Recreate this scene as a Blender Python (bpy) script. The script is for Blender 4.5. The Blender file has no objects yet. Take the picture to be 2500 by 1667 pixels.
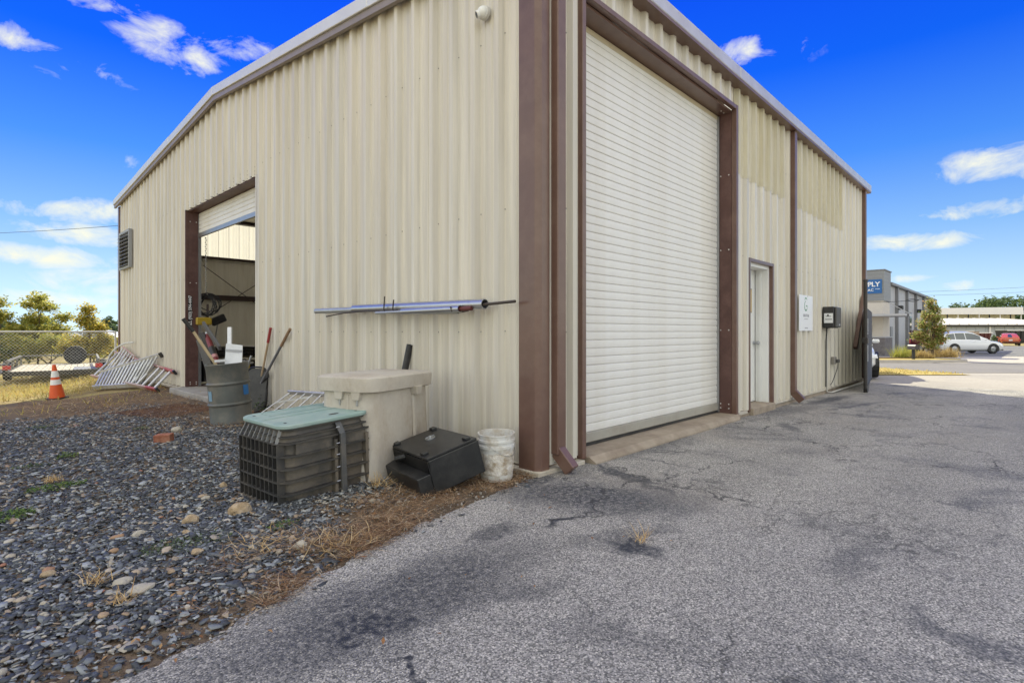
import bpy, bmesh, math, random
import numpy as np
from mathutils import Vector, Matrix, Euler, noise as mnoise

R = math.radians
random.seed(7)
SC = bpy.context.scene
COL = SC.collection

# ------------------------------------------------------------------ camera, sky, sun, exposure
# World axes follow the metal building: its near corner is the origin, +x runs along the wall with the big
# closed door, +y along the gable wall with the open door.
CAM = (-3.465, -3.022, 1.2)
cd = bpy.data.cameras.new('camera')
cd.sensor_width = 36.0
cd.lens = 19.04
cd.shift_y = -0.0096
cd.clip_start = 0.05
cd.clip_end = 3000
cam = bpy.data.objects.new('camera', cd)
COL.objects.link(cam)
cam.location = CAM
YAW = math.atan2(.6923, .7216)
cam.rotation_euler = (R(90), 0, YAW - R(90))
SC.camera = cam

SUN_AZ, SUN_EL = R(58.5), R(36.5)          # direction towards the sun, from +x counter-clockwise
sd = bpy.data.lights.new('sun', 'SUN')
sd.energy = 3.0
sd.angle = R(0.5)
sd.color = (1.0, .93, .82)
sun = bpy.data.objects.new('sun', sd)
COL.objects.link(sun)
dv = Vector((math.cos(SUN_AZ) * math.cos(SUN_EL), math.sin(SUN_AZ) * math.cos(SUN_EL), math.sin(SUN_EL)))
sun.rotation_euler = dv.to_track_quat('Z', 'Y').to_euler()
sun.location = (40, 70, 60)

SC.view_settings.view_transform = 'Standard'
SC.view_settings.look = 'None'
SC.view_settings.gamma = 1.0
SC.view_settings.use_curve_mapping = False
SC.view_settings.exposure = 1.5
SC.view_settings.use_white_balance = True          # balanced for the open shade, like the photograph
SC.view_settings.white_balance_temperature = 7350
SC.view_settings.white_balance_tint = -3

world = bpy.data.worlds.new('World')
SC.world = world
world.use_nodes = True
wn, wl = world.node_tree.nodes, world.node_tree.links
wn.clear()


def wnode(t, **k):
    n = wn.new(t)
    for a, b in k.items():
        setattr(n, a, b)
    return n


def wmath(op, a, b=None, clamp=False):
    n = wnode('ShaderNodeMath', operation=op, use_clamp=clamp)
    for i, v in enumerate((a, b)):
        if v is None:
            continue
        if isinstance(v, (int, float)):
            n.inputs[i].default_value = v
        else:
            wl.new(v, n.inputs[i])
    return n.outputs[0]


SKY_STRENGTH = 0.10
sky = wnode('ShaderNodeTexSky', sky_type='NISHITA')
sky.sun_disc = False
sky.sun_elevation = SUN_EL
sky.sun_rotation = R(90) - SUN_AZ
sky.air_density = 1.0
sky.dust_density = 0.0
sky.ozone_density = 2.0
tc = wnode('ShaderNodeTexCoord')
sep = wnode('ShaderNodeSeparateXYZ')
wl.new(tc.outputs['Generated'], sep.inputs[0])
# clear deep-blue air: white near the horizon, saturated higher up
elev = wmath('MAXIMUM', sep.outputs['Z'], 0.0)
ramp = wnode('ShaderNodeValToRGB')
cr = ramp.color_ramp
cr.elements[0].position = 0.0
cr.elements[0].color = (.42, .54, .72, 1)
cr.elements[1].position = 1.0
cr.elements[1].color = (.0, .045, .85, 1)
for p, c in ((.06, (.33, .47, .72, 1)), (.16, (.17, .34, .74, 1)), (.27, (.05, .21, .82, 1)), (.40, (.002, .10, .86, 1)), (.55, (.0, .06, .86, 1))):
    e = cr.elements.new(p)
    e.color = c
wl.new(elev, ramp.inputs[0])
lum = wnode('ShaderNodeRGBToBW')
wl.new(sky.outputs[0], lum.inputs[0])
# the Nishita brightness, evened out, drives the tinted gradient
ev = wmath('POWER', lum.outputs[0], 0.35)
ev = wmath('MULTIPLY', ev, 3.1)
tint = wnode('ShaderNodeVectorMath', operation='SCALE')
wl.new(ramp.outputs[0], tint.inputs[0])
wl.new(ev, tint.inputs[3])


def skydir(px, py):
    """direction of a cloud, from where the photograph shows it"""
    u, v = (px - 1250) / 1322.3, (809.5 - py) / 1322.3
    d = Vector((.6925 * u + .7216, -.7217 * u + .6923, v))
    return d.normalized()


# clouds: patches in the sky at fixed directions, broken up by noise
mp = wnode('ShaderNodeVectorMath', operation='MULTIPLY')
wl.new(tc.outputs['Generated'], mp.inputs[0])
mp.inputs[1].default_value = (1, 1, 1.7)
nz = wnode('ShaderNodeTexNoise')
nz.inputs['Scale'].default_value = 16.0
nz.inputs['Detail'].default_value = 8
nz.inputs['Roughness'].default_value = .62
nz.inputs['Distortion'].default_value = .4
wl.new(mp.outputs[0], nz.inputs['Vector'])
CLOUDS = [(395, 90, .13, .050, .74), (470, 150, .14, .048, .70), (580, 120, .12, .045, .62), (350, 70, .08, .04, .66), (20, 90, .12, .040, .75),
          (200, 170, .16, .04, .42), (240, 5, .14, .03, .55), (190, 515, .18, .040, .8), (60, 622, .26, .036, .88), (230, 575, .20, .035, .82),
          (255, 690, .18, .045, .78), (120, 730, .22, .030, .66), (335, 400, .06, .03, .5),
          (1800, 125, .08, .045, .85), (1900, 130, .14, .045, .42), (2440, 400, .18, .048, .9), (2430, 505, .18, .030, .85),
          (2225, 588, .20, .030, .9), (2235, 680, .07, .018, .8), (2350, 697, .08, .018, .6), (2100, 600, .1, .03, .5)]
acc = None
for px, py, sw, sh, op in CLOUDS:
    d = skydir(px, py)
    side = Vector((-d.y, d.x, 0)).normalized()
    up = d.cross(side) * -1
    up = side.cross(d) if side.cross(d).z > 0 else -side.cross(d)
    q = []
    for ax, s in ((side, sw), (up, sh)):
        n = wnode('ShaderNodeVectorMath', operation='DOT_PRODUCT')
        wl.new(tc.outputs['Generated'], n.inputs[0])
        n.inputs[1].default_value = ax / (s * .62)
        dd = ax.dot(d) / (s * .62)
        x = wmath('SUBTRACT', n.outputs['Value'], dd)
        q.append(wmath('MULTIPLY', x, x))
    fr = wnode('ShaderNodeVectorMath', operation='DOT_PRODUCT')
    wl.new(tc.outputs['Generated'], fr.inputs[0])
    fr.inputs[1].default_value = d
    front = wmath('GREATER_THAN', fr.outputs['Value'], 0.3)
    r2 = wmath('ADD', q[0], q[1])
    g = wmath('SUBTRACT', 1.0, r2, clamp=True)
    g = wmath('MULTIPLY', wmath('MULTIPLY', g, op), front)
    acc = g if acc is None else wmath('MAXIMUM', acc, g)
# heavier cloud added out of view behind the camera, to fill the shade
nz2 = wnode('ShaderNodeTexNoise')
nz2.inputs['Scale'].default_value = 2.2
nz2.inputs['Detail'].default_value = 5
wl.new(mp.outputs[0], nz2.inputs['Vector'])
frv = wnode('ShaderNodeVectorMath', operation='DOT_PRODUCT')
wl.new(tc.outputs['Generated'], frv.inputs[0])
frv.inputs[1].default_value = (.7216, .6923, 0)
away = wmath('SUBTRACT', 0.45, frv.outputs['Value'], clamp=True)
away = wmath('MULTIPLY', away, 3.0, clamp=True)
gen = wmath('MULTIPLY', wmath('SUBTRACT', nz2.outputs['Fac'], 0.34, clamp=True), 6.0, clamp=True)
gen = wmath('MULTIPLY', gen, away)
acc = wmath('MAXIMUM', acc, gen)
# soft ragged edges: the noise eats into each patch from its rim
dens = wmath('SUBTRACT', wmath('ADD', wmath('MULTIPLY', acc, .95), wmath('MULTIPLY', nz.outputs['Fac'], 2.1)), 1.42, clamp=True)
dens = wmath('MULTIPLY', dens, 1.45, clamp=True)
dens = wmath('MULTIPLY', dens, wmath('MULTIPLY', acc, 2.5, clamp=True))
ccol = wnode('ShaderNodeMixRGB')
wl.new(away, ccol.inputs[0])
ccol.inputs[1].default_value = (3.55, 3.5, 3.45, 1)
ccol.inputs[2].default_value = (8.0, 7.8, 7.6, 1)       # made brighter on that side as fill light, as if front lit
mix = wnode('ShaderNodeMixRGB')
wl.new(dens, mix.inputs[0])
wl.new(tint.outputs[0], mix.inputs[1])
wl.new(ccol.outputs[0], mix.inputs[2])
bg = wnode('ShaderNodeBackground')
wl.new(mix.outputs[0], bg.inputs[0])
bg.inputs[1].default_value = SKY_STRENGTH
wo = wnode('ShaderNodeOutputWorld')
wl.new(bg.outputs[0], wo.inputs[0])


# ------------------------------------------------------------------ positions
def at(px, py, z=0.0):
    """point of the horizontal plane z that the photograph shows at (px, py)"""
    Z = (1.2 - z) * 1322.3 / (py - 809.5)
    X = (px - 1250) / 1322.3 * Z
    return street(X, Z) + (z,)


def street(X, Z):
    """street frame: X metres along the road, Z metres from the photographer towards it"""
    return (CAM[0] + .6925 * X + .7216 * Z, CAM[1] - .7217 * X + .6923 * Z)


def deep(px, Z, py):
    return street((px - 1250) / 1322.3 * Z, Z) + (1.2 - (py - 809.5) / 1322.3 * Z,)


def on_gable(px, py, x0=0.0):
    u = (px - 1250) / 1322.3
    k = (x0 - CAM[0]) / (.6925 * u + .7216)
    return (x0, CAM[1] + (-.7217 * u + .6923) * k, 1.2 - (py - 809.5) / 1322.3 * k)


def on_front(px, py, y0=0.0):
    u = (px - 1250) / 1322.3
    k = (y0 - CAM[1]) / (-.7217 * u + .6923)
    return (CAM[0] + (.6925 * u + .7216) * k, y0, 1.2 - (py - 809.5) / 1322.3 * k)


def sstep(a, b, x):
    t = min(1, max(0, (x - a) / (b - a)))
    return t * t * (3 - 2 * t)


def ground_z(x, y):
    """height of the land"""
    dx, dy = x - CAM[0], y - CAM[1]
    Z = .7216 * dx + .6923 * dy
    h = -.006 * min(max(0, Z - 4), 12)
    zz = min(max(0, Z - 16), 30)
    h -= .0145 * zz
    h -= .02 * min(max(0, y - 6), 12) * sstep(.2, -1.6, x)
    h -= .03 * min(max(0, -x - .9), 3) * sstep(.2, 1.6, y)
    return h


# ------------------------------------------------------------------ materials
def mat(name, col, rough=.6, metal=0.0, var=.18, scale=5.0, col2=None, bump=0.0, bscale=60.0, dirt=None, dscale=2.0, damt=.5, spec=.5, coat=0.0,
        stretch=(1, 1, 1), contrast=.5):
    m = bpy.data.materials.new(name)
    m.use_nodes = True
    nt = m.node_tree
    b = nt.nodes['Principled BSDF']
    b.inputs['Roughness'].default_value = rough
    b.inputs['Metallic'].default_value = metal
    b.inputs['Specular IOR Level'].default_value = spec
    b.inputs['Coat Weight'].default_value = coat
    tcn = nt.nodes.new('ShaderNodeTexCoord')
    mpn = nt.nodes.new('ShaderNodeMapping')
    mpn.inputs['Scale'].default_value = stretch
    nt.links.new(tcn.outputs['Object'], mpn.inputs[0])
    n = nt.nodes.new('ShaderNodeTexNoise')
    n.inputs['Scale'].default_value = scale
    n.inputs['Detail'].default_value = 6
    n.inputs['Roughness'].default_value = .62
    nt.links.new(mpn.outputs[0], n.inputs['Vector'])
    rmp = nt.nodes.new('ShaderNodeValToRGB')
    lo, hi = .5 - contrast * .5, .5 + contrast * .5
    c2 = col2 or tuple(c * (1 - var) for c in col)
    rmp.color_ramp.elements[0].position = lo
    rmp.color_ramp.elements[0].color = (*c2, 1)
    rmp.color_ramp.elements[1].position = hi
    rmp.color_ramp.elements[1].color = (*col, 1)
    nt.links.new(n.outputs['Fac'], rmp.inputs[0])
    out = rmp.outputs[0]
    if dirt:
        n2 = nt.nodes.new('ShaderNodeTexNoise')
        n2.inputs['Scale'].default_value = dscale
        n2.inputs['Detail'].default_value = 8
        n2.inputs['Roughness'].default_value = .7
        nt.links.new(mpn.outputs[0], n2.inputs['Vector'])
        r2 = nt.nodes.new('ShaderNodeValToRGB')
        r2.color_ramp.elements[0].position = .44
        r2.color_ramp.elements[0].color = (0, 0, 0, 1)
        r2.color_ramp.elements[1].position = .64
        r2.color_ramp.elements[1].color = (damt, damt, damt, 1)
        nt.links.new(n2.outputs['Fac'], r2.inputs[0])
        mx = nt.nodes.new('ShaderNodeMixRGB')
        nt.links.new(r2.outputs[0], mx.inputs[0])
        nt.links.new(out, mx.inputs[1])
        mx.inputs[2].default_value = (*dirt, 1)
        out = mx.outputs[0]
    nt.links.new(out, b.inputs['Base Color'])
    if bump:
        n3 = nt.nodes.new('ShaderNodeTexNoise')
        n3.inputs['Scale'].default_value = bscale
        n3.inputs['Detail'].default_value = 4
        nt.links.new(tcn.outputs['Object'], n3.inputs['Vector'])
        bp = nt.nodes.new('ShaderNodeBump')
        bp.inputs['Strength'].default_value = bump
        bp.inputs['Distance'].default_value = .01
        nt.links.new(n3.outputs['Fac'], bp.inputs['Height'])
        nt.links.new(bp.outputs[0], b.inputs['Normal'])
    return m


def island_mat(name, stops, rough=.7, spec=.4, transl=0.0, bump=0.0, bscale=60, varn=.25):
    """one colour per loose piece (random per island), with a little noise"""
    m = bpy.data.materials.new(name)
    m.use_nodes = True
    nt = m.node_tree
    b = nt.nodes['Principled BSDF']
    b.inputs['Roughness'].default_value = rough
    b.inputs['Specular IOR Level'].default_value = spec
    g = nt.nodes.new('ShaderNodeNewGeometry')
    r = nt.nodes.new('ShaderNodeValToRGB')
    r.color_ramp.interpolation = 'LINEAR'
    while len(r.color_ramp.elements) < len(stops):
        r.color_ramp.elements.new(.5)
    for e, (p, c) in zip(r.color_ramp.elements, stops):
        e.position = p
        e.color = (*c, 1)
    nt.links.new(g.outputs['Random Per Island'], r.inputs[0])
    tcn = nt.nodes.new('ShaderNodeTexCoord')
    n = nt.nodes.new('ShaderNodeTexNoise')
    n.inputs['Scale'].default_value = bscale
    n.inputs['Detail'].default_value = 4
    nt.links.new(tcn.outputs['Object'], n.inputs['Vector'])
    mr = nt.nodes.new('ShaderNodeMapRange')
    mr.inputs['To Min'].default_value = 1 - varn
    mr.inputs['To Max'].default_value = 1 + varn
    nt.links.new(n.outputs['Fac'], mr.inputs['Value'])
    sc = nt.nodes.new('ShaderNodeVectorMath')
    sc.operation = 'SCALE'
    nt.links.new(r.outputs[0], sc.inputs[0])
    nt.links.new(mr.outputs[0], sc.inputs[3])
    nt.links.new(sc.outputs[0], b.inputs['Base Color'])
    if bump:
        bp = nt.nodes.new('ShaderNodeBump')
        bp.inputs['Strength'].default_value = bump
        bp.inputs['Distance'].default_value = .01
        nt.links.new(n.outputs['Fac'], bp.inputs['Height'])
        nt.links.new(bp.outputs[0], b.inputs['Normal'])
    if transl:
        t = nt.nodes.new('ShaderNodeBsdfTranslucent')
        nt.links.new(sc.outputs[0], t.inputs[0])
        mx = nt.nodes.new('ShaderNodeMixShader')
        mx.inputs[0].default_value = transl
        nt.links.new(b.outputs[0], mx.inputs[1])
        nt.links.new(t.outputs[0], mx.inputs[2])
        nt.links.new(mx.outputs[0], nt.nodes['Material Output'].inputs[0])
    return m


def glassy(name, col, rough=.06):
    m = mat(name, col, rough=rough, var=.1, spec=.8)
    return m


# ------------------------------------------------------------------ mesh building
class MB:
    def __init__(s):
        s.v, s.f = [], []

    def add(s, verts, faces):
        o = len(s.v)
        s.v += [tuple(v) for v in verts]
        s.f += [tuple(i + o for i in f) for f in faces]
        return s

    def box(s, x0, x1, y0, y1, z0, z1, M=None):
        vs = [(x0, y0, z0), (x1, y0, z0), (x1, y1, z0), (x0, y1, z0), (x0, y0, z1), (x1, y0, z1), (x1, y1, z1), (x0, y1, z1)]
        if M is not None:
            vs = [M @ Vector(v) for v in vs]
        return s.add(vs, [(3, 2, 1, 0), (4, 5, 6, 7), (0, 1, 5, 4), (1, 2, 6, 5), (2, 3, 7, 6), (3, 0, 4, 7)])

    def hexa(s, b, t):
        """solid between a bottom quad and a top quad (both counter-clockwise from above)"""
        return s.add(list(b) + list(t), [(3, 2, 1, 0), (4, 5, 6, 7), (0, 1, 5, 4), (1, 2, 6, 5), (2, 3, 7, 6), (3, 0, 4, 7)])

    def bar(s, a, b, w, h, up=(0, 0, 1)):
        """rectangular beam from a to b; h along up"""
        a, b = Vector(a), Vector(b)
        d = (b - a).normalized()
        u = Vector(up)
        if abs(d.dot(u)) > .98:
            u = Vector((1, 0, 0))
        sd_ = d.cross(u).normalized()
        u = sd_.cross(d)
        c = [(-1, -1), (1, -1), (1, 1), (-1, 1)]
        vs = [p + sd_ * (i * w / 2) + u * (j * h / 2) for p in (a, b) for i, j in c]
        return s.add(vs, [(0, 1, 2, 3), (7, 6, 5, 4), (0, 4, 5, 1), (1, 5, 6, 2), (2, 6, 7, 3), (3, 7, 4, 0)])

    def tube(s, pts, r, n=8, caps=True, r2=None):
        pts = [Vector(p) for p in pts]
        k = len(pts)
        rings = []
        ref = None
        for i, p in enumerate(pts):
            d = (pts[min(i + 1, k - 1)] - pts[max(i - 1, 0)]).normalized()
            if ref is None:
                ref = Vector((0, 0, 1)) if abs(d.z) < .9 else Vector((1, 0, 0))
            a = d.cross(ref).normalized()
            b = a.cross(d).normalized()
            ref = b
            rr = r if r2 is None else r + (r2 - r) * i / max(1, k - 1)
            rings.append([p + (a * math.cos(t) + b * math.sin(t)) * rr for t in [2 * math.pi * j / n for j in range(n)]])
        fs = []
        for i in range(k - 1):
            for j in range(n):
                j2 = (j + 1) % n
                fs.append((i * n + j, i * n + j2, (i + 1) * n + j2, (i + 1) * n + j))
        if caps:
            fs.append(tuple(range(n - 1, -1, -1)))
            fs.append(tuple((k - 1) * n + j for j in range(n)))
        return s.add([v for rg in rings for v in rg], fs)

    def lathe(s, prof, n=24, M=None, cap0=True, cap1=True):
        """profile [(r, z)] turned about z"""
        vs = []
        for r, z in prof:
            for j in range(n):
                t = 2 * math.pi * j / n
                vs.append(Vector((r * math.cos(t), r * math.sin(t), z)))
        if M is not None:
            vs = [M @ v for v in vs]
        fs = []
        for i in range(len(prof) - 1):
            for j in range(n):
                j2 = (j + 1) % n
                fs.append((i * n + j, i * n + j2, (i + 1) * n + j2, (i + 1) * n + j))
        if cap0:
            fs.append(tuple(range(n - 1, -1, -1)))
        if cap1:
            fs.append(tuple((len(prof) - 1) * n + j for j in range(n)))
        return s.add(vs, fs)

    def loft(s, loops, cap0=True, cap1=True, closed=True):
        n = len(loops[0])
        fs = []
        for i in range(len(loops) - 1):
            for j in range(n if closed else n - 1):
                j2 = (j + 1) % n
                fs.append((i * n + j, i * n + j2, (i + 1) * n + j2, (i + 1) * n + j))
        if cap0:
            fs.append(tuple(range(n - 1, -1, -1)))
        if cap1:
            fs.append(tuple((len(loops) - 1) * n + j for j in range(n)))
        return s.add([v for l in loops for v in l], fs)

    def prism(s, poly, z0, z1):
        return s.loft([[(x, y, z0) for x, y in poly], [(x, y, z1) for x, y in poly]])

    def xform(s, M):
        s.v = [tuple(M @ Vector(v)) for v in s.v]
        return s

    def mesh(s, name):
        me = bpy.data.meshes.new(name)
        me.from_pydata(s.v, [], s.f)
        me.update()
        return me


def rrect(w, d, r, n=5, cx=0, cy=0):
    out = []
    for qx, qy, a0 in ((1, 1, 0), (-1, 1, 90), (-1, -1, 180), (1, -1, 270)):
        for i in range(n + 1):
            t = R(a0 + 90 * i / n)
            out.append((cx + qx * (w / 2 - r) + r * math.cos(t), cy + qy * (d / 2 - r) + r * math.sin(t)))
    return out


def obj(name, mb, m, parent=None, bevel=0.0, smooth=None, seg=1):
    me = mb.mesh(name) if isinstance(mb, MB) else mb
    if bevel:
        bm = bmesh.new()
        bm.from_mesh(me)
        es = [e for e in bm.edges if len(e.link_faces) == 2 and e.calc_face_angle(0) > R(35)]
        bmesh.ops.bevel(bm, geom=es, offset=bevel, segments=seg, profile=.5, affect='EDGES', clamp_overlap=True)
        bm.to_mesh(me)
        bm.free()
    if m is not None and not me.materials:
        me.materials.append(m)
    if smooth is not None:
        me.polygons.foreach_set('use_smooth', [True] * len(me.polygons))
        me.update()
        try:
            me.set_sharp_from_angle(angle=R(smooth))
        except Exception:
            pass
    o = bpy.data.objects.new(name, me)
    COL.objects.link(o)
    if parent is not None:
        o.parent = parent
    return o


def tag(o, label=None, cat=None, group=None, kind=None):
    if label:
        o['label'] = label
    if cat:
        o['category'] = cat
    if group:
        o['group'] = group
    if kind:
        o['kind'] = kind
    return o


def thing(name, label, cat, loc=(0, 0, 0), rz=0.0, group=None, rot=None):
    o = bpy.data.objects.new(name, None)
    o.empty_display_size = .2
    COL.objects.link(o)
    o.location = loc
    o.rotation_euler = rot if rot else (0, 0, rz)
    return tag(o, label, cat, group)


def solo(name, mb, m, label, cat, group=None, **k):
    """a thing that is one mesh: origin moved to its base"""
    if isinstance(mb, MB):
        a = np.array(mb.v)
        c = ((a[:, 0].min() + a[:, 0].max()) / 2, (a[:, 1].min() + a[:, 1].max()) / 2, a[:, 2].min())
        mb.v = [(x - c[0], y - c[1], z - c[2]) for x, y, z in mb.v]
    else:
        c = (0, 0, 0)
    o = obj(name, mb, m, **k)
    o.location = c
    return tag(o, label, cat, group)


def setting(name, mb, m, **k):
    return tag(obj(name, mb, m, **k), kind='structure')


def fast_mesh(name, V, F3=None, F4=None):
    """mesh from numpy arrays of vertices, triangles and quads"""
    me = bpy.data.meshes.new(name)
    V = np.asarray(V, np.float32)
    me.vertices.add(len(V))
    me.vertices.foreach_set('co', V.ravel())
    n3 = 0 if F3 is None else len(F3)
    n4 = 0 if F4 is None else len(F4)
    idx = []
    if n3:
        idx.append(np.asarray(F3, np.int32).ravel())
    if n4:
        idx.append(np.asarray(F4, np.int32).ravel())
    idx = np.concatenate(idx)
    me.loops.add(len(idx))
    me.loops.foreach_set('vertex_index', idx)
    me.polygons.add(n3 + n4)
    st = np.concatenate([np.arange(n3) * 3, n3 * 3 + np.arange(n4) * 4]).astype(np.int32)
    me.polygons.foreach_set('loop_start', st)
    me.update(calc_edges=True)
    me.validate()
    return me


def text_mb(body, size, M, align='CENTER', space=1.0, ext=.0008, bold=0.0):
    """flat lettering as a mesh, placed by matrix M (text runs along local x, up along local y)"""
    cu = bpy.data.curves.new('lettering', 'FONT')
    cu.body = body
    cu.size = size
    cu.align_x = align
    cu.align_y = 'CENTER'
    cu.space_character = space
    cu.extrude = ext
    cu.offset = bold
    cu.resolution_u = 3
    o = bpy.data.objects.new('lettering', cu)
    COL.objects.link(o)
    dg = bpy.context.evaluated_depsgraph_get()
    me = bpy.data.meshes.new_from_object(o.evaluated_get(dg))
    bpy.data.objects.remove(o)
    me.transform(M)
    me.materials.clear()
    return me


def frame_mat(origin, xdir, ydir):
    x, y = Vector(xdir).normalized(), Vector(ydir).normalized()
    z = x.cross(y)
    m = Matrix((x, y, z)).transposed().to_4x4()
    m.translation = Vector(origin)
    return m


def copy_tree(o, parent=None, depth=0):
    c = o.copy()
    COL.objects.link(c)
    if parent is not None:
        c.parent = parent
    for ch in list(o.children):
        copy_tree(ch, c, depth + 1)
    return c
# ------------------------------------------------------------------ the land
EDGE = [(-9.0, -1.75), (-5.0, -1.1), (-3.6, -.86), (-3.07, -.77), (-2.67, -.67), (-2.22, -.5), (-1.51, -.285), (-.94, -.2), (-.13, -.05), (.02, -.012), (12.2, -.012)]


def edge_y(x):
    """where the asphalt meets the gravel bed"""
    for (a, ya), (b, yb) in zip(EDGE, EDGE[1:]):
        if a <= x <= b:
            return ya + (yb - ya) * (x - a) / (b - a)
    return EDGE[0][1]


def sheet(xs, yfun, ny, off, noise_amp=0.0, nscale=1.0, eb=0.0):
    """grid over xs; yfun(x) -> list of y; follows the land"""
    vs, fs = [], []
    for x in xs:
        ys = yfun(x)
        for y in ys:
            z = ground_z(x, y) + off
            if noise_amp:
                z += noise_amp * mnoise.noise((x * nscale, y * nscale, 3.1))
            vs.append((x, y, z))
    n = len(vs) // len(xs)
    for i in range(len(xs) - 1):
        for j in range(n - 1):
            a = i * n + j
            fs.append((a, a + n, a + n + 1, a + 1))
    return MB().add(vs, fs)


def spread(a, b, n, p=1.0):
    return [a + (b - a) * (i / (n - 1)) ** p for i in range(n)]


def lines(*segs):
    out = []
    for a, b, n in segs:
        out += [a + (b - a) * i / n for i in range(n)]
    return out + [segs[-1][1]]


m_earth = mat('earth_and_dry_turf', (.36, .27, .14), rough=.95, col2=(.20, .155, .09), scale=1.6, dirt=(.33, .32, .10), dscale=.8, damt=.6, bump=.5, bscale=25, spec=.1, contrast=.4)
gx = lines((-300, -60, 8), (-60, -12, 12), (-12, 2, 28), (2, 70, 40), (70, 420, 10))
gy = lines((-300, -40, 8), (-40, -6, 10), (-6, 40, 60), (40, 80, 12), (80, 420, 10))
setting('ground', sheet(gx, lambda x: gy, 0, -.05), m_earth)


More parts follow.
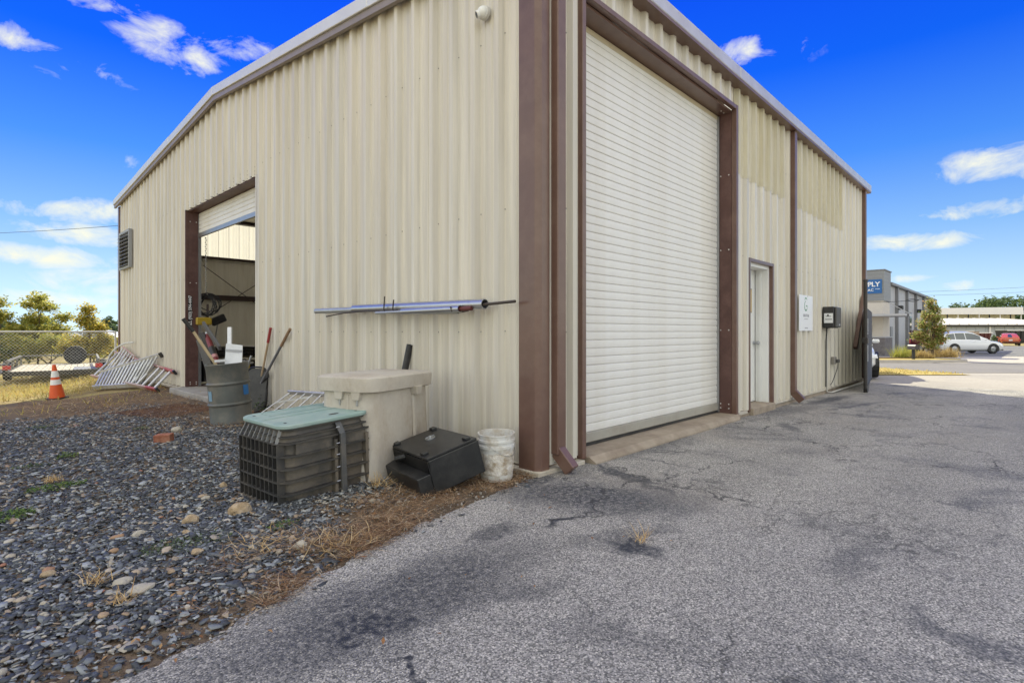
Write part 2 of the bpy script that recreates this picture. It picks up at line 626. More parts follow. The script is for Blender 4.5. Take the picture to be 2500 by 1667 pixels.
def asphalt_material():
    m = bpy.data.materials.new('worn_asphalt')
    m.use_nodes = True
    nt = m.node_tree
    N, L = nt.nodes, nt.links
    b = N['Principled BSDF']
    b.inputs['Specular IOR Level'].default_value = .35

    def nd(t, **k):
        n = N.new(t)
        for a, c in k.items():
            setattr(n, a, c)
        return n

    def mt(op, a, c=None, clamp=False):
        n = nd('ShaderNodeMath', operation=op, use_clamp=clamp)
        for i, v in enumerate((a, c)):
            if v is None:
                continue
            if isinstance(v, (int, float)):
                n.inputs[i].default_value = v
            else:
                L.new(v, n.inputs[i])
        return n.outputs[0]

    co = nd('ShaderNodeTexCoord').outputs['Object']

    def noise(scale, detail=4, rough=.6, dist=0):
        n = nd('ShaderNodeTexNoise')
        n.inputs['Scale'].default_value = scale
        n.inputs['Detail'].default_value = detail
        n.inputs['Roughness'].default_value = rough
        n.inputs['Distortion'].default_value = dist
        L.new(co, n.inputs['Vector'])
        return n.outputs['Fac']

    # stones of the worn surface
    v = nd('ShaderNodeTexVoronoi', feature='F1')
    v.inputs['Scale'].default_value = 150
    L.new(co, v.inputs['Vector'])
    sp = nd('ShaderNodeSeparateColor')
    L.new(v.outputs['Color'], sp.inputs[0])
    r = nd('ShaderNodeValToRGB')
    e = r.color_ramp.elements
    e[0].position, e[0].color = 0, (.11, .104, .095, 1)
    e[1].position, e[1].color = 1, (.74, .685, .61, 1)
    for p, c in ((.20, (.18, .170, .156, 1)), (.42, (.35, .33, .30, 1)), (.80, (.47, .44, .395, 1))):
        q = e.new(p)
        q.color = c
    L.new(sp.outputs[0], r.inputs[0])
    # tar between the stones
    gap = nd('ShaderNodeMapRange')
    gap.inputs['From Min'].default_value = .35
    gap.inputs['From Max'].default_value = .75
    gap.inputs['To Min'].default_value = 0
    gap.inputs['To Max'].default_value = .5
    gap.clamp = True
    L.new(v.outputs['Distance'], gap.inputs['Value'])
    mx = nd('ShaderNodeMixRGB')
    L.new(gap.outputs[0], mx.inputs[0])
    L.new(r.outputs[0], mx.inputs[1])
    mx.inputs[2].default_value = (.09, .092, .097, 1)
    out = mx.outputs[0]
    # where seal coat is left: broad soft patches
    big = noise(.9, 6, .68, .6)
    seal = nd('ShaderNodeMapRange')
    seal.inputs['From Min'].default_value = .52
    seal.inputs['From Max'].default_value = .70
    seal.inputs['To Max'].default_value = .62
    seal.clamp = True
    L.new(big, seal.inputs['Value'])
    seal = seal.outputs[0]
    # single tar stains and skid marks with shapes of their own
    wob = nd('ShaderNodeTexNoise')
    wob.inputs['Scale'].default_value = 6
    wob.inputs['Detail'].default_value = 5
    L.new(co, wob.inputs['Vector'])
    wv = nd('ShaderNodeVectorMath', operation='MULTIPLY_ADD')
    L.new(wob.outputs['Color'], wv.inputs[0])
    wv.inputs[1].default_value = (.36, .36, 0)
    ad = nd('ShaderNodeVectorMath', operation='ADD')
    L.new(co, ad.inputs[0])
    ad.inputs[1].default_value = (-.18, -.18, 0)
    L.new(ad.outputs[0], wv.inputs[2])
    wco = wv.outputs[0]
    stains = [((1425, 1122), (1668, 1218), .11, .95), ((1500, 1325), (1590, 1345), .13, .9), ((1325, 1285), (1400, 1262), .06, .9),
              ((800, 1560), (1000, 1500), .16, .8), ((930, 1585), (1050, 1690), .025, .8), ((1240, 1280), (1170, 1320), .12, .6),
              ((1340, 1150), (1270, 1190), .16, .7), ((1100, 1470), (1330, 1430), .14, .45), ((1520, 1108), (1720, 1145), .035, .6),
              ((1960, 985), (2075, 960), .22, .8), ((2000, 1000), (2160, 975), .10, .7), ((1900, 985), (1990, 1010), .12, .55),
              ((2260, 1215), (2480, 1265), .03, .55), ((2220, 1480), (2330, 1560), .10, .5), ((1640, 1120), (1600, 1300), .06, .3),
              ((1905, 1030), (1945, 1050), .12, .6), ((1275, 1195), (1620, 1225), .48, .72), ((560, 1620), (1250, 1350), .36, .62), ((1400, 1130), (1700, 1060), .30, .5), ((1330, 1190), (1480, 1240), .28, .5), ((1420, 1120), (1300, 1240), .30, .4), ((620, 1640), (1050, 1480), .22, .5), ((1400, 1330), (1640, 1290), .12, .45), ((1850, 1010), (2000, 985), .30, .5), ((2040, 1400), (2140, 1330), .12, .4), ((2330, 1560), (2480, 1600), .12, .5), ((2080, 1010), (2180, 1015), .22, .4)]
    for a, c, w, op in stains:
        A, B = Vector(at(*a)), Vector(at(*c))
        mid, d = (A + B) / 2, B - A
        ln = d.length / 2 + w
        d.normalize()
        s2 = Vector((-d.y, d.x, 0))
        qs = []
        for ax, sz in ((d, ln), (s2, w)):
            n = nd('ShaderNodeVectorMath', operation='DOT_PRODUCT')
            L.new(wco, n.inputs[0])
            n.inputs[1].default_value = ax / sz
            x = mt('SUBTRACT', n.outputs['Value'], ax.dot(mid) / sz)
            qs.append(mt('MULTIPLY', x, x))
        g = mt('SUBTRACT', 1.0, mt('ADD', qs[0], qs[1]), clamp=True)
        g = mt('MULTIPLY', mt('MULTIPLY', g, 1.15, clamp=True), op)
        seal = mt('MAXIMUM', seal, g)
    fine = noise(30, 3)
    seal = mt('MULTIPLY', seal, mt('ADD', mt('MULTIPLY', mt('SUBTRACT', fine, .5), 2.6), 1.0), clamp=True)
    m2 = nd('ShaderNodeMixRGB')
    L.new(seal, m2.inputs[0])
    L.new(out, m2.inputs[1])
    m2.inputs[2].default_value = (.030, .034, .044, 1)
    out = m2.outputs[0]
    # rusty and dusty bloom
    du = nd('ShaderNodeMapRange')
    du.inputs['From Min'].default_value = .55
    du.inputs['From Max'].default_value = .8
    du.inputs['To Max'].default_value = .45
    du.clamp = True
    L.new(noise(.55, 5, .6, .3), du.inputs['Value'])
    m3 = nd('ShaderNodeMixRGB')
    L.new(du.outputs[0], m3.inputs[0])
    L.new(out, m3.inputs[1])
    m3.inputs[2].default_value = (.30, .26, .215, 1)
    out = m3.outputs[0]
    # cracks
    vv = nd('ShaderNodeTexVoronoi', feature='DISTANCE_TO_EDGE')
    vv.inputs['Scale'].default_value = .8
    cw = nd('ShaderNodeVectorMath', operation='MULTIPLY_ADD')
    L.new(wob.outputs['Color'], cw.inputs[0])
    cw.inputs[1].default_value = (.5, .5, 0)
    L.new(co, cw.inputs[2])
    L.new(cw.outputs[0], vv.inputs['Vector'])
    ck = nd('ShaderNodeMapRange')
    ck.inputs['From Min'].default_value = .004
    ck.inputs['From Max'].default_value = .011
    ck.inputs['To Min'].default_value = 1
    ck.inputs['To Max'].default_value = 0
    ck.clamp = True
    L.new(vv.outputs['Distance'], ck.inputs['Value'])
    cm = nd('ShaderNodeMapRange')
    cm.inputs['From Min'].default_value = .5
    cm.inputs['From Max'].default_value = .58
    cm.clamp = True
    L.new(noise(.45, 3), cm.inputs['Value'])
    crack = mt('MULTIPLY', ck.outputs[0], mt('MULTIPLY', cm.outputs[0], .8))
    v3 = nd('ShaderNodeTexVoronoi', feature='DISTANCE_TO_EDGE')
    v3.inputs['Scale'].default_value = 4.2
    L.new(cw.outputs[0], v3.inputs['Vector'])
    c3 = nd('ShaderNodeMapRange')
    c3.inputs['From Min'].default_value = .010
    c3.inputs['From Max'].default_value = .05
    c3.inputs['To Min'].default_value = 1
    c3.inputs['To Max'].default_value = 0
    c3.clamp = True
    L.new(v3.outputs['Distance'], c3.inputs['Value'])
    c4 = nd('ShaderNodeMapRange')
    c4.inputs['From Min'].default_value = .56
    c4.inputs['From Max'].default_value = .66
    c4.clamp = True
    L.new(noise(.32, 4, .6, .4), c4.inputs['Value'])
    crack = mt('MAXIMUM', crack, mt('MULTIPLY', c3.outputs[0], mt('MULTIPLY', c4.outputs[0], .6)))
    # worn, polished lanes along the drive: paler, running with the front wall
    sx_ = nd('ShaderNodeMapping')
    sx_.inputs['Scale'].default_value = (.10, 1.1, 1)
    L.new(co, sx_.inputs[0])
    ln_ = nd('ShaderNodeTexNoise')
    ln_.inputs['Scale'].default_value = 1.0
    ln_.inputs['Detail'].default_value = 4
    L.new(sx_.outputs[0], ln_.inputs['Vector'])
    lm_ = nd('ShaderNodeMapRange')
    lm_.inputs['To Min'].default_value = .72
    lm_.inputs['To Max'].default_value = 1.28
    L.new(ln_.outputs['Fac'], lm_.inputs['Value'])
    lsc = nd('ShaderNodeVectorMath', operation='SCALE')
    L.new(out, lsc.inputs[0])
    L.new(lm_.outputs[0], lsc.inputs[3])
    out = lsc.outputs[0]
    m4 = nd('ShaderNodeMixRGB')
    L.new(crack, m4.inputs[0])
    L.new(out, m4.inputs[1])
    m4.inputs[2].default_value = (.03, .03, .033, 1)
    L.new(m4.outputs[0], b.inputs['Base Color'])
    rr = nd('ShaderNodeMapRange')
    rr.inputs['To Min'].default_value = .85
    rr.inputs['To Max'].default_value = .6
    L.new(seal, rr.inputs['Value'])
    L.new(rr.outputs[0], b.inputs['Roughness'])
    hgt = mt('SUBTRACT', mt('SUBTRACT', mt('MULTIPLY', sp.outputs[1], .4), mt('MULTIPLY', v.outputs['Distance'], .8)), mt('MULTIPLY', crack, 2.0))
    bp = nd('ShaderNodeBump')
    bp.inputs['Strength'].default_value = .55
    bp.inputs['Distance'].default_value = .006
    L.new(hgt, bp.inputs['Height'])
    L.new(bp.outputs[0], b.inputs['Normal'])
    return m


m_asphalt = asphalt_material()
ax = lines((-9, -4, 30), (-4, .05, 160), (.05, 12.19, 30))


def asphalt_rows(x):
    e = edge_y(x)
    if x < -.05:
        e += .045 * mnoise.noise((x * 6, 0, 0)) + .02 * mnoise.noise((x * 25, 4, 0))
    return [e - d for d in (0, .03, .1, .3, .6, 1, 1.6, 2.4, 3.4, 5, 8, 14, 26)]


setting('driveway', sheet(ax, asphalt_rows, 0, 0.0, .006, 1.5), m_asphalt)
m_apron = mat('sunlit_pale_asphalt', (.42, .385, .345), rough=.9, scale=14, var=.3, dirt=(.27, .25, .23), dscale=.5, damt=.6, bump=.3, bscale=120, spec=.2)  # paler copy of the asphalt, sunlight put into its colour


def street_sheet(name, X0, X1, Z0, Z1, off, m, nx=12, nz=8, corner=0.0, kind='structure'):
    vs, fs = [], []
    for i in range(nx + 1):
        for j in range(nz + 1):
            X = X0 + (X1 - X0) * i / nx
            Z = Z0 + (Z1 - Z0) * j / nz
            x, y = street(X, Z)
            vs.append((x, y, ground_z(x, y) + off))
    n = nz + 1
    for i in range(nx):
        for j in range(nz):
            a = i * n + j
            fs.append((a, a + n, a + n + 1, a + 1))
    return tag(obj(name, MB().add(vs, fs), m), kind=kind)


# yard between the building's far end and the road
yx = lines((12.19, 40, 40))
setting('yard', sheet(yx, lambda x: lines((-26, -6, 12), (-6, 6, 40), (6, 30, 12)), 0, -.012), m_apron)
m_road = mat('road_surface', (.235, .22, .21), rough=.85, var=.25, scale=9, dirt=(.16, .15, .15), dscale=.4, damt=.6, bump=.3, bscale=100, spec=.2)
m_verge = mat('dry_yellow_turf', (.46, .37, .15), rough=1, col2=(.34, .26, .10), scale=3, bump=.8, bscale=60, spec=.05)
m_conc = mat('pale_concrete', (.46, .425, .38), rough=.85, var=.15, scale=5, dirt=(.3, .27, .23), dscale=2.5, damt=.5, bump=.2, bscale=80, spec=.2)
street_sheet('road', -3, 120, 17.0, 23.8, -.003, m_road, 40, 10)
street_sheet('concrete_drive', -3, 120, 23.8, 33.0, .006, m_conc, 40, 10)
street_sheet('car_park', -3, 150, 33.0, 64, .015, mat('car_park_surface', (.20, .195, .195), rough=.85, var=.2, scale=6, dirt=(.13, .13, .13), dscale=.3, damt=.5, spec=.2), 40, 16)
street_sheet('field_lane', -45, -6, 21.2, 23.6, -.005, m_road, 30, 4)
# yellow verge between yard and road
street_sheet('verge', -6, 13.5, 15.9, 20.2, .006, m_verge, 40, 10)

# ------------------------------------------------------------------ gravel bed of slate chips
m_bed = mat('dark_gravel_soil', (.12, .10, .082), rough=.95, col2=(.17, .125, .085), scale=5, dirt=(.25, .175, .11), dscale=1.1, damt=.8, bump=.9, bscale=70, spec=.1)
bx = lines((-9, -4.6, 12), (-4.6, .02, 110))


def bed_rows(x):
    e = edge_y(x) - .12
    top = 11.5 + .8 * mnoise.noise((x, 9, 0))
    return [e + (top - e) * (i / 90) ** 1.5 for i in range(91)]


setting('gravel_bed', sheet(bx, bed_rows, 0, -.014, .016, 2.2), m_bed)


def rng_chips(n, seed, keep, size, thick, lift=.012, aspect=(.45, .95), tilt=.3, xr=(-4.5, -.02), yr=(-1.2, 10.5), yp=1.6):
    g = np.random.default_rng(seed)
    xs = g.uniform(*xr, n * 2)
    ys = yr[0] + (yr[1] - yr[0]) * g.uniform(0, 1, n * 2) ** yp
    pr = np.array([keep(x, y) for x, y in zip(xs, ys)])
    ok = g.uniform(0, 1, n * 2) < pr
    xs, ys = xs[ok][:n], ys[ok][:n]
    n = len(xs)
    K = 6
    ang = np.sort(g.uniform(0, 1, (n, K)) * 1.25 + np.arange(K) * 1.0, axis=1) * (2 * np.pi / K)
    rad = np.clip(g.lognormal(np.log(size), .42, n), size * .4, size * 2.6)
    asp = g.uniform(*aspect, n)
    rr = rad[:, None] * g.uniform(.62, 1.12, (n, K))
    lx, ly = rr * np.cos(ang), rr * np.sin(ang) * asp[:, None]
    th = rad * thick * g.uniform(.6, 1.4, n)
    P = np.zeros((n, 2 * K, 3))
    P[:, :K, 0], P[:, :K, 1], P[:, :K, 2] = lx, ly, th[:, None] / 2
    P[:, K:, 0], P[:, K:, 1], P[:, K:, 2] = lx * 1.08, ly * 1.08, -th[:, None] / 2
    a, b, c = g.normal(0, tilt, n), g.normal(0, tilt, n), g.uniform(0, 2 * np.pi, n)
    ca, sa, cb, sb, cc, sc_ = np.cos(a), np.sin(a), np.cos(b), np.sin(b), np.cos(c), np.sin(c)
    y1, z1 = P[..., 1] * ca[:, None] - P[..., 2] * sa[:, None], P[..., 1] * sa[:, None] + P[..., 2] * ca[:, None]
    x2, z2 = P[..., 0] * cb[:, None] + z1 * sb[:, None], -P[..., 0] * sb[:, None] + z1 * cb[:, None]
    x3, y3 = x2 * cc[:, None] - y1 * sc_[:, None], x2 * sc_[:, None] + y1 * cc[:, None]
    hz = np.array([ground_z(x, y) for x, y in zip(xs, ys)])
    hz = hz + .016 * np.array([mnoise.noise((x * 2.2, y * 2.2, 3.1)) for x, y in zip(xs, ys)]) - .010 + g.uniform(0, lift, n)
    V = np.stack([x3 + xs[:, None], y3 + ys[:, None], z2 + hz[:, None]], -1).reshape(-1, 3)
    base = (np.arange(n) * 2 * K)[:, None]
    top = np.concatenate([base + np.array([[0, 1, 2, 3]]), base + np.array([[0, 3, 4, 5]])])
    sides = [base + np.array([[j, K + j, K + (j + 1) % K, (j + 1) % K]]) for j in range(K)]
    return V, np.concatenate([top] + sides)


def bed_edge_dist(x, y):
    return y - edge_y(x)


def chip_keep(x, y):
    d = bed_edge_dist(x, y)
    if d < .02:
        return .03 if d > -.12 else 0
    k = 1.0
    nn = mnoise.noise((x * .9, y * .9, 7.7))
    # straw and soil in front of the black box, along the asphalt and by the drum
    if x > -1.75:
        k *= sstep(.15, 1.0, d + .35 * nn - .2 * (x + 1.75))
    else:
        k *= .22 + .78 * sstep(.12, .62, d + .30 * nn + .05 * mnoise.noise((x * 5, y * 5, 2)))
    k *= sstep(8.6, 7.0, y + 1.2 * nn)
    k *= 1 - .85 * sstep(-1.3, -.7, x + .25 * nn) * sstep(2.6, 4.2, y)
    return max(0, k) * (1 if x > -3.7 else .6)


SLATE = [(0, (.034, .038, .043)), (.35, (.056, .062, .070)), (.58, (.092, .102, .113)), (.74, (.17, .185, .195)), (.87, (.33, .35, .355)), (.94, (.36, .34, .29)), (1, (.30, .21, .13))]
m_slate = island_mat('slate_chips', SLATE, rough=.58, spec=.5, bump=.35, bscale=45)
V, F = rng_chips(52000, 11, chip_keep, .0160, .17, lift=.018, tilt=.24, aspect=(.38, .8))
tag(obj('slate_gravel', fast_mesh('slate_gravel', V, None, F), m_slate), 'blue grey slate chips covering the bed beside the asphalt', 'gravel', kind='stuff')
V, F = rng_chips(24000, 12, lambda x, y: chip_keep(x, y) * (1 if y < 2.2 else .25), .010, .40, lift=.016, tilt=.4, yr=(-1.2, 7), yp=1.9)
tag(obj('slate_grit', fast_mesh('slate_grit', V, None, F), m_slate), 'small broken slate between the larger chips', 'gravel', kind='stuff')


def grit_keep(x, y):
    d = bed_edge_dist(x, y)
    return (.9 if -.06 < d < .75 else .0) * (1 if y < 1.0 else .3)


V, F = rng_chips(9000, 14, grit_keep, .0062, .55, lift=.012, tilt=.5, xr=(-4.0, .0), yr=(-1.3, 1.3), yp=1.0)
m_grit = island_mat('soil_grit', [(0, (.07, .055, .042)), (.5, (.16, .12, .085)), (.85, (.26, .22, .18)), (1, (.42, .40, .36))], rough=.9, spec=.2)
tag(obj('soil_grit', fast_mesh('soil_grit', V, None, F), m_grit), 'brown grit and crumbs along the broken asphalt edge', 'grit', kind='stuff')


def peb_keep(x, y):
    d = bed_edge_dist(x, y)
    if d < .05 or y > 6.5:
        return 0
    return (.95 if y < 1.6 and x < -1.2 else .18) * sstep(.02, .35, d)


def pebble_mesh(n, seed, keep, size):
    """rounded stones: squashed eight-sided pebbles"""
    g = np.random.default_rng(seed)
    ico = bmesh.new()
    bmesh.ops.create_icosphere(ico, subdivisions=2, radius=1)
    vb_ = np.array([v.co[:] for v in ico.verts])
    fb_ = np.array([[v.index for v in f.verts] for f in ico.faces])
    ico.free()
    Vs, Fs, o = [], [], 0
    cnt = 0
    while cnt < n:
        x, y = g.uniform(-4.2, -.1), -1 + 7.5 * g.uniform() ** 1.9
        if g.uniform() > keep(x, y):
            continue
        r = float(np.clip(g.lognormal(math.log(size), .45), size * .4, size * 2.4))
        s_ = np.array([r * g.uniform(.8, 1.35), r * g.uniform(.7, 1.0), r * g.uniform(.45, .75)])
        ph = g.uniform(0, 9)
        w = 1 + .16 * np.sin(vb_ @ g.normal(0, 2.2, 3) + ph) + .08 * np.sin(vb_ @ g.normal(0, 4.5, 3))
        q = vb_ * w[:, None] * s_
        t = g.uniform(0, 6.28)
        q = np.stack([q[:, 0] * math.cos(t) - q[:, 1] * math.sin(t), q[:, 0] * math.sin(t) + q[:, 1] * math.cos(t), q[:, 2]], -1)
        q += np.array([x, y, ground_z(x, y) + s_[2] * .35])
        Vs.append(q)
        Fs.append(fb_ + o)
        o += len(q)
        cnt += 1
    return fast_mesh('pebbles', np.concatenate(Vs), np.concatenate(Fs))


m_pebble = island_mat('river_pebbles', [(0, (.23, .19, .14)), (.3, (.38, .34, .27)), (.6, (.46, .43, .37)), (.85, (.36, .25, .15)), (1, (.30, .14, .09))], rough=.7, bump=.4, bscale=60)
me = pebble_mesh(400, 5, peb_keep, .0115)
tag(obj('pebbles', me, m_pebble, smooth=60), 'scattered tan and white pebbles lying among the slate chips', 'pebbles', kind='stuff')


# ------------------------------------------------------------------ straw and weeds
def blades(n, seed, place, length, width, flat, curl=.5, segs=3):
    """thin curved stalks; place(g) -> (x, y); flat 0..1 lays them down"""
    g = np.random.default_rng(seed)
    Vs, Fs, o = [], [], 0
    k = 0
    tries = 0
    while k < n and tries < n * 30:
        tries += 1
        p = place(g)
        if p is None:
            continue
        x, y = p
        z = ground_z(x, y)
        ln = length * g.uniform(.45, 1.5)
        az = g.uniform(0, 6.283)
        el = (1 - flat) * g.uniform(.5, 1.4) + flat * g.uniform(0, .22)
        w = width * g.uniform(.6, 1.3)
        d = np.array([math.cos(az) * math.cos(el), math.sin(az) * math.cos(el), math.sin(el)])
        s_ = np.array([-math.sin(az), math.cos(az), 0])
        pos = np.array([x, y, z + .004 + flat * g.uniform(0, .02)])
        cz = g.normal(0, curl)
        for i in range(segs + 1):
            ww = w * (1 - .75 * i / segs)
            Vs += [pos - s_ * ww / 2, pos + s_ * ww / 2]
            pos = pos + d * ln / segs
            pos[2] = max(pos[2], z + .003)
            ca, sa = math.cos(cz / segs), math.sin(cz / segs)
            d = np.array([d[0] * ca - d[1] * sa, d[0] * sa + d[1] * ca, d[2] - (1 - flat) * .35 / segs])
        for i in range(segs):
            a = o + 2 * i
            Fs.append((a, a + 1, a + 3, a + 2))
        o += 2 * (segs + 1)
        k += 1
    return np.array(Vs), np.array(Fs)


STRAW = [(0, (.10, .055, .030)), (.35, (.22, .12, .062)), (.65, (.36, .22, .12)), (.88, (.50, .36, .22)), (1, (.66, .54, .38))]
m_straw = island_mat('straw', STRAW, rough=.8, spec=.2, transl=.15)


def straw_place(g):
    x = -g.uniform(.0, 2.75)
    d = abs(g.normal(0, .30)) - .04
    y = edge_y(x) + d
    if x > -1.5:
        y = edge_y(x) + g.uniform(-.03, .75)
    if mnoise.noise((x * 2.6, y * 2.6, 1)) < -.1 + (.15 if x < -2.2 else -.2):
        return None
    return x, y


def straw_place_far(g):
    x = -g.uniform(.0, 2.6)
    y = g.uniform(4.2, 11)
    k = sstep(-2.6, -1.0, x) * .9 + sstep(7, 8.5, y)
    return (x, y) if g.uniform() < k else None


V, F = blades(4200, 3, straw_place, .13, .0034, .97, 1.8, 4)
tag(obj('straw_litter', fast_mesh('straw_litter', V, None, F), m_straw), 'dead brown straw lying along the edge of the asphalt', 'straw', kind='stuff')
V, F = blades(6500, 4, straw_place_far, .12, .006, .9, 1.0)
tag(obj('dry_grass', fast_mesh('dry_grass', V, None, F), m_straw), 'dead grass and straw along the foot of the gable wall', 'dry grass', kind='stuff')
m_field = island_mat('field_grass', [(0, (.34, .25, .09)), (.4, (.50, .38, .14)), (.75, (.56, .45, .19)), (1, (.36, .38, .10))], rough=.9, spec=.1, transl=.35)


def field_place(g):
    y = 8.5 + 15 * g.uniform() ** 1.3
    x = -6 + g.uniform() * 7.5
    if y < 16.6 and x > -.05:
        return None
    if y < 13.6 + .55 * x + 1.5 * mnoise.noise((x * .6, y * .6, 2)) and g.uniform() < .93:
        return None
    return x, y


V, F = blades(15000, 8, field_place, .13, .016, .35, .8, 2)
tag(obj('field_grass', fast_mesh('field_grass', V, None, F), m_field), 'sunlit yellow grass in the field around the wire fence', 'grass', kind='stuff')


def verge_place(g):
    X, Z = g.uniform(4, 13.6), g.uniform(16.0, 20.0)
    return street(X, Z)


V, F = blades(3500, 9, verge_place, .06, .03, .4, .8, 2)
V[:, 2] += .006
tag(obj('verge_grass', fast_mesh('verge_grass', V, None, F), m_field), 'short yellow grass on the roadside verge', 'grass', kind='stuff')


def leaf_litter(n, seed):
    g = np.random.default_rng(seed)
    Vs, Fs = [], []
    k = 0
    while k < n:
        x = -g.uniform(.1, 3.4)
        y = edge_y(x) + abs(g.normal(.1, .35)) if g.uniform() < .75 else edge_y(x) - g.uniform(0, 1.2) ** 2
        if x > -.5 and y > .25:
            continue
        z = ground_z(x, y) + g.uniform(.008, .022)
        a, s_ = g.uniform(0, 6.28), g.uniform(.009, .021)
        u = np.array([math.cos(a), math.sin(a), g.uniform(-.15, .35)]) * s_
        v = np.array([-math.sin(a), math.cos(a), g.uniform(-.2, .3)]) * s_ * .42
        p = np.array([x, y, z])
        o = len(Vs)
        c = np.array([0, 0, s_ * g.uniform(.1, .3)])
        Vs += [p - u, p - u * .2 + v + c, p + u, p - u * .2 - v + c, p - u * .2]
        Fs += [(o, o + 4, o + 1), (o + 4, o + 2, o + 1), (o, o + 3, o + 4), (o + 4, o + 3, o + 2)]
        k += 1
    return fast_mesh('leaf_litter', np.array(Vs), np.array(Fs))


tag(obj('leaf_litter', leaf_litter(150, 6), island_mat('dead_leaves', [(0, (.16, .07, .03)), (.5, (.30, .15, .06)), (1, (.44, .28, .13))], rough=.8, transl=.15)),
    'dead curled brown leaves blown along the asphalt edge', 'leaves', kind='stuff')


def tuft(name, label, cat, x, y, n, ln, w, spread_, m, seed, flat=.15, zoff=0.0, group=None):
    V, F = blades(n, seed, lambda g: (x + g.normal(0, spread_), y + g.normal(0, spread_)), ln, w, flat, .8)
    c = np.array([x, y, ground_z(x, y)])
    o = obj(name, fast_mesh(name, V - c, None, F), m)
    o.location = tuple(c + np.array([0, 0, zoff]))
    return tag(o, label, cat, group)


def leafy(name, label, cat, x, y, n, sx, sy, h, leaf, m, seed, group=None):
    """low weed: many small leaves on a mound"""
    g = np.random.default_rng(seed)
    Vs, Fs = [], []
    z0 = ground_z(x, y)
    for i in range(n):
        r, t = math.sqrt(g.uniform()), g.uniform(0, 6.283)
        px, py = r * math.cos(t) * sx, r * math.sin(t) * sy
        pz = h * g.uniform(.1, 1) * (1 - .6 * r)
        az, el = g.uniform(0, 6.283), g.uniform(-.4, .9)
        d = np.array([math.cos(az) * math.cos(el), math.sin(az) * math.cos(el), math.sin(el)])
        s_ = np.array([-math.sin(az), math.cos(az), g.uniform(-.4, .4)])
        l_, w_ = leaf * g.uniform(.6, 1.3), leaf * g.uniform(.25, .5)
        p = np.array([px, py, pz])
        o = len(Vs)
        Vs += [p, p + d * l_ * .5 + s_ * w_, p + d * l_, p + d * l_ * .5 - s_ * w_]
        Fs.append((o, o + 1, o + 2, o + 3))
    o = obj(name, fast_mesh(name, np.array(Vs), None, np.array(Fs)), m)
    o.location = (x, y, z0)
    return tag(o, label, cat, group)


m_weed = island_mat('weed_leaves', [(0, (.05, .10, .025)), (.5, (.10, .17, .04)), (1, (.20, .24, .07))], rough=.7, transl=.3)
m_weed2 = island_mat('grey_green_leaves', [(0, (.06, .09, .045)), (.5, (.10, .14, .07)), (1, (.16, .18, .09))], rough=.8, transl=.25)
W = [((20, 1240), 420, .16, .13, .05, .022, m_weed, 'bright green clover patch among slate at the left edge'),
     ((135, 1172), 380, .20, .10, .035, .020, m_weed, 'low green weed patch topped by a pale straw tuft'),
     ((165, 1102), 160, .09, .07, .06, .022, m_weed, 'small upright green weed behind the straw topped patch'),
     ((455, 1325), 700, .24, .13, .018, .014, m_weed2, 'flat grey green mat of weed near the tan pebbles'),
     ((75, 1122), 150, .14, .08, .02, .02, m_weed2, 'thin dull green weed patch far up the slate bed'),
     ((105, 1033), 170, .18, .08, .07, .025, m_weed2, 'dark green weed tuft at the top of the slate bed'),
     ((345, 1040), 90, .1, .06, .05, .02, m_weed2, 'tiny weed sprouting beside the red brick'),
     ((690, 1282), 140, .10, .06, .03, .014, m_weed, 'little green weed in the straw below the plastic crate'),
     ((640, 1000), 120, .10, .1, .26, .045, m_weed2, 'pale leafy weed growing against the black tub')]
for i, (p, n, sx, sy, h, lf, m, lab) in enumerate(W):
    x, y, _ = at(*p)
    leafy('weed', lab, 'weed', x, y, n, sx, sy, h, lf, m, 30 + i, 'weeds growing through the gravel bed')
m_tuft = island_mat('straw_tuft', [(0, (.40, .24, .10)), (.5, (.58, .40, .18)), (1, (.70, .55, .32))], rough=.8, transl=.2)
TF = [((1565, 1322), 34, .09, .03, .25, 'wisp of straw blown onto the dark stain of the asphalt'),
      ((238, 1425), 55, .085, .02, .45, 'golden straw tuft standing in the slate chips'),
      ((302, 1470), 50, .07, .02, .45, 'pale straw tuft nearest the lower left corner'),
      ((655, 1335), 90, .12, .08, .75, 'rusty brown grass tuft between slate and asphalt'),
      ((835, 1335), 120, .12, .08, .7, 'brown grass tuft at the very edge of the asphalt'),
      ((928, 1185), 60, .15, .05, .5, 'dead grass tuft at the foot of the tan pedestal'),
      ((1165, 1045), 60, .24, .02, .02, 'dry stalk standing behind the white bucket'),
      ((130, 1158), 90, .07, .03, .3, 'pale straw tuft on top of the green weed patch'),
      ((1700, 1000), 70, .10, .08, .3, 'dead weeds along the concrete sill of the closed door'),
      ((1760, 1012), 70, .12, .06, .3, 'dead weeds in the corner of the brown door jamb')]
for i, (p, n, ln, sp, fl, lab) in enumerate(TF):
    x, y, _ = at(*p)
    tuft('straw_tuft', lab, 'straw tuft', x, y, n, ln, .004, sp, m_tuft, 60 + i, fl, group='straw tufts around the building')
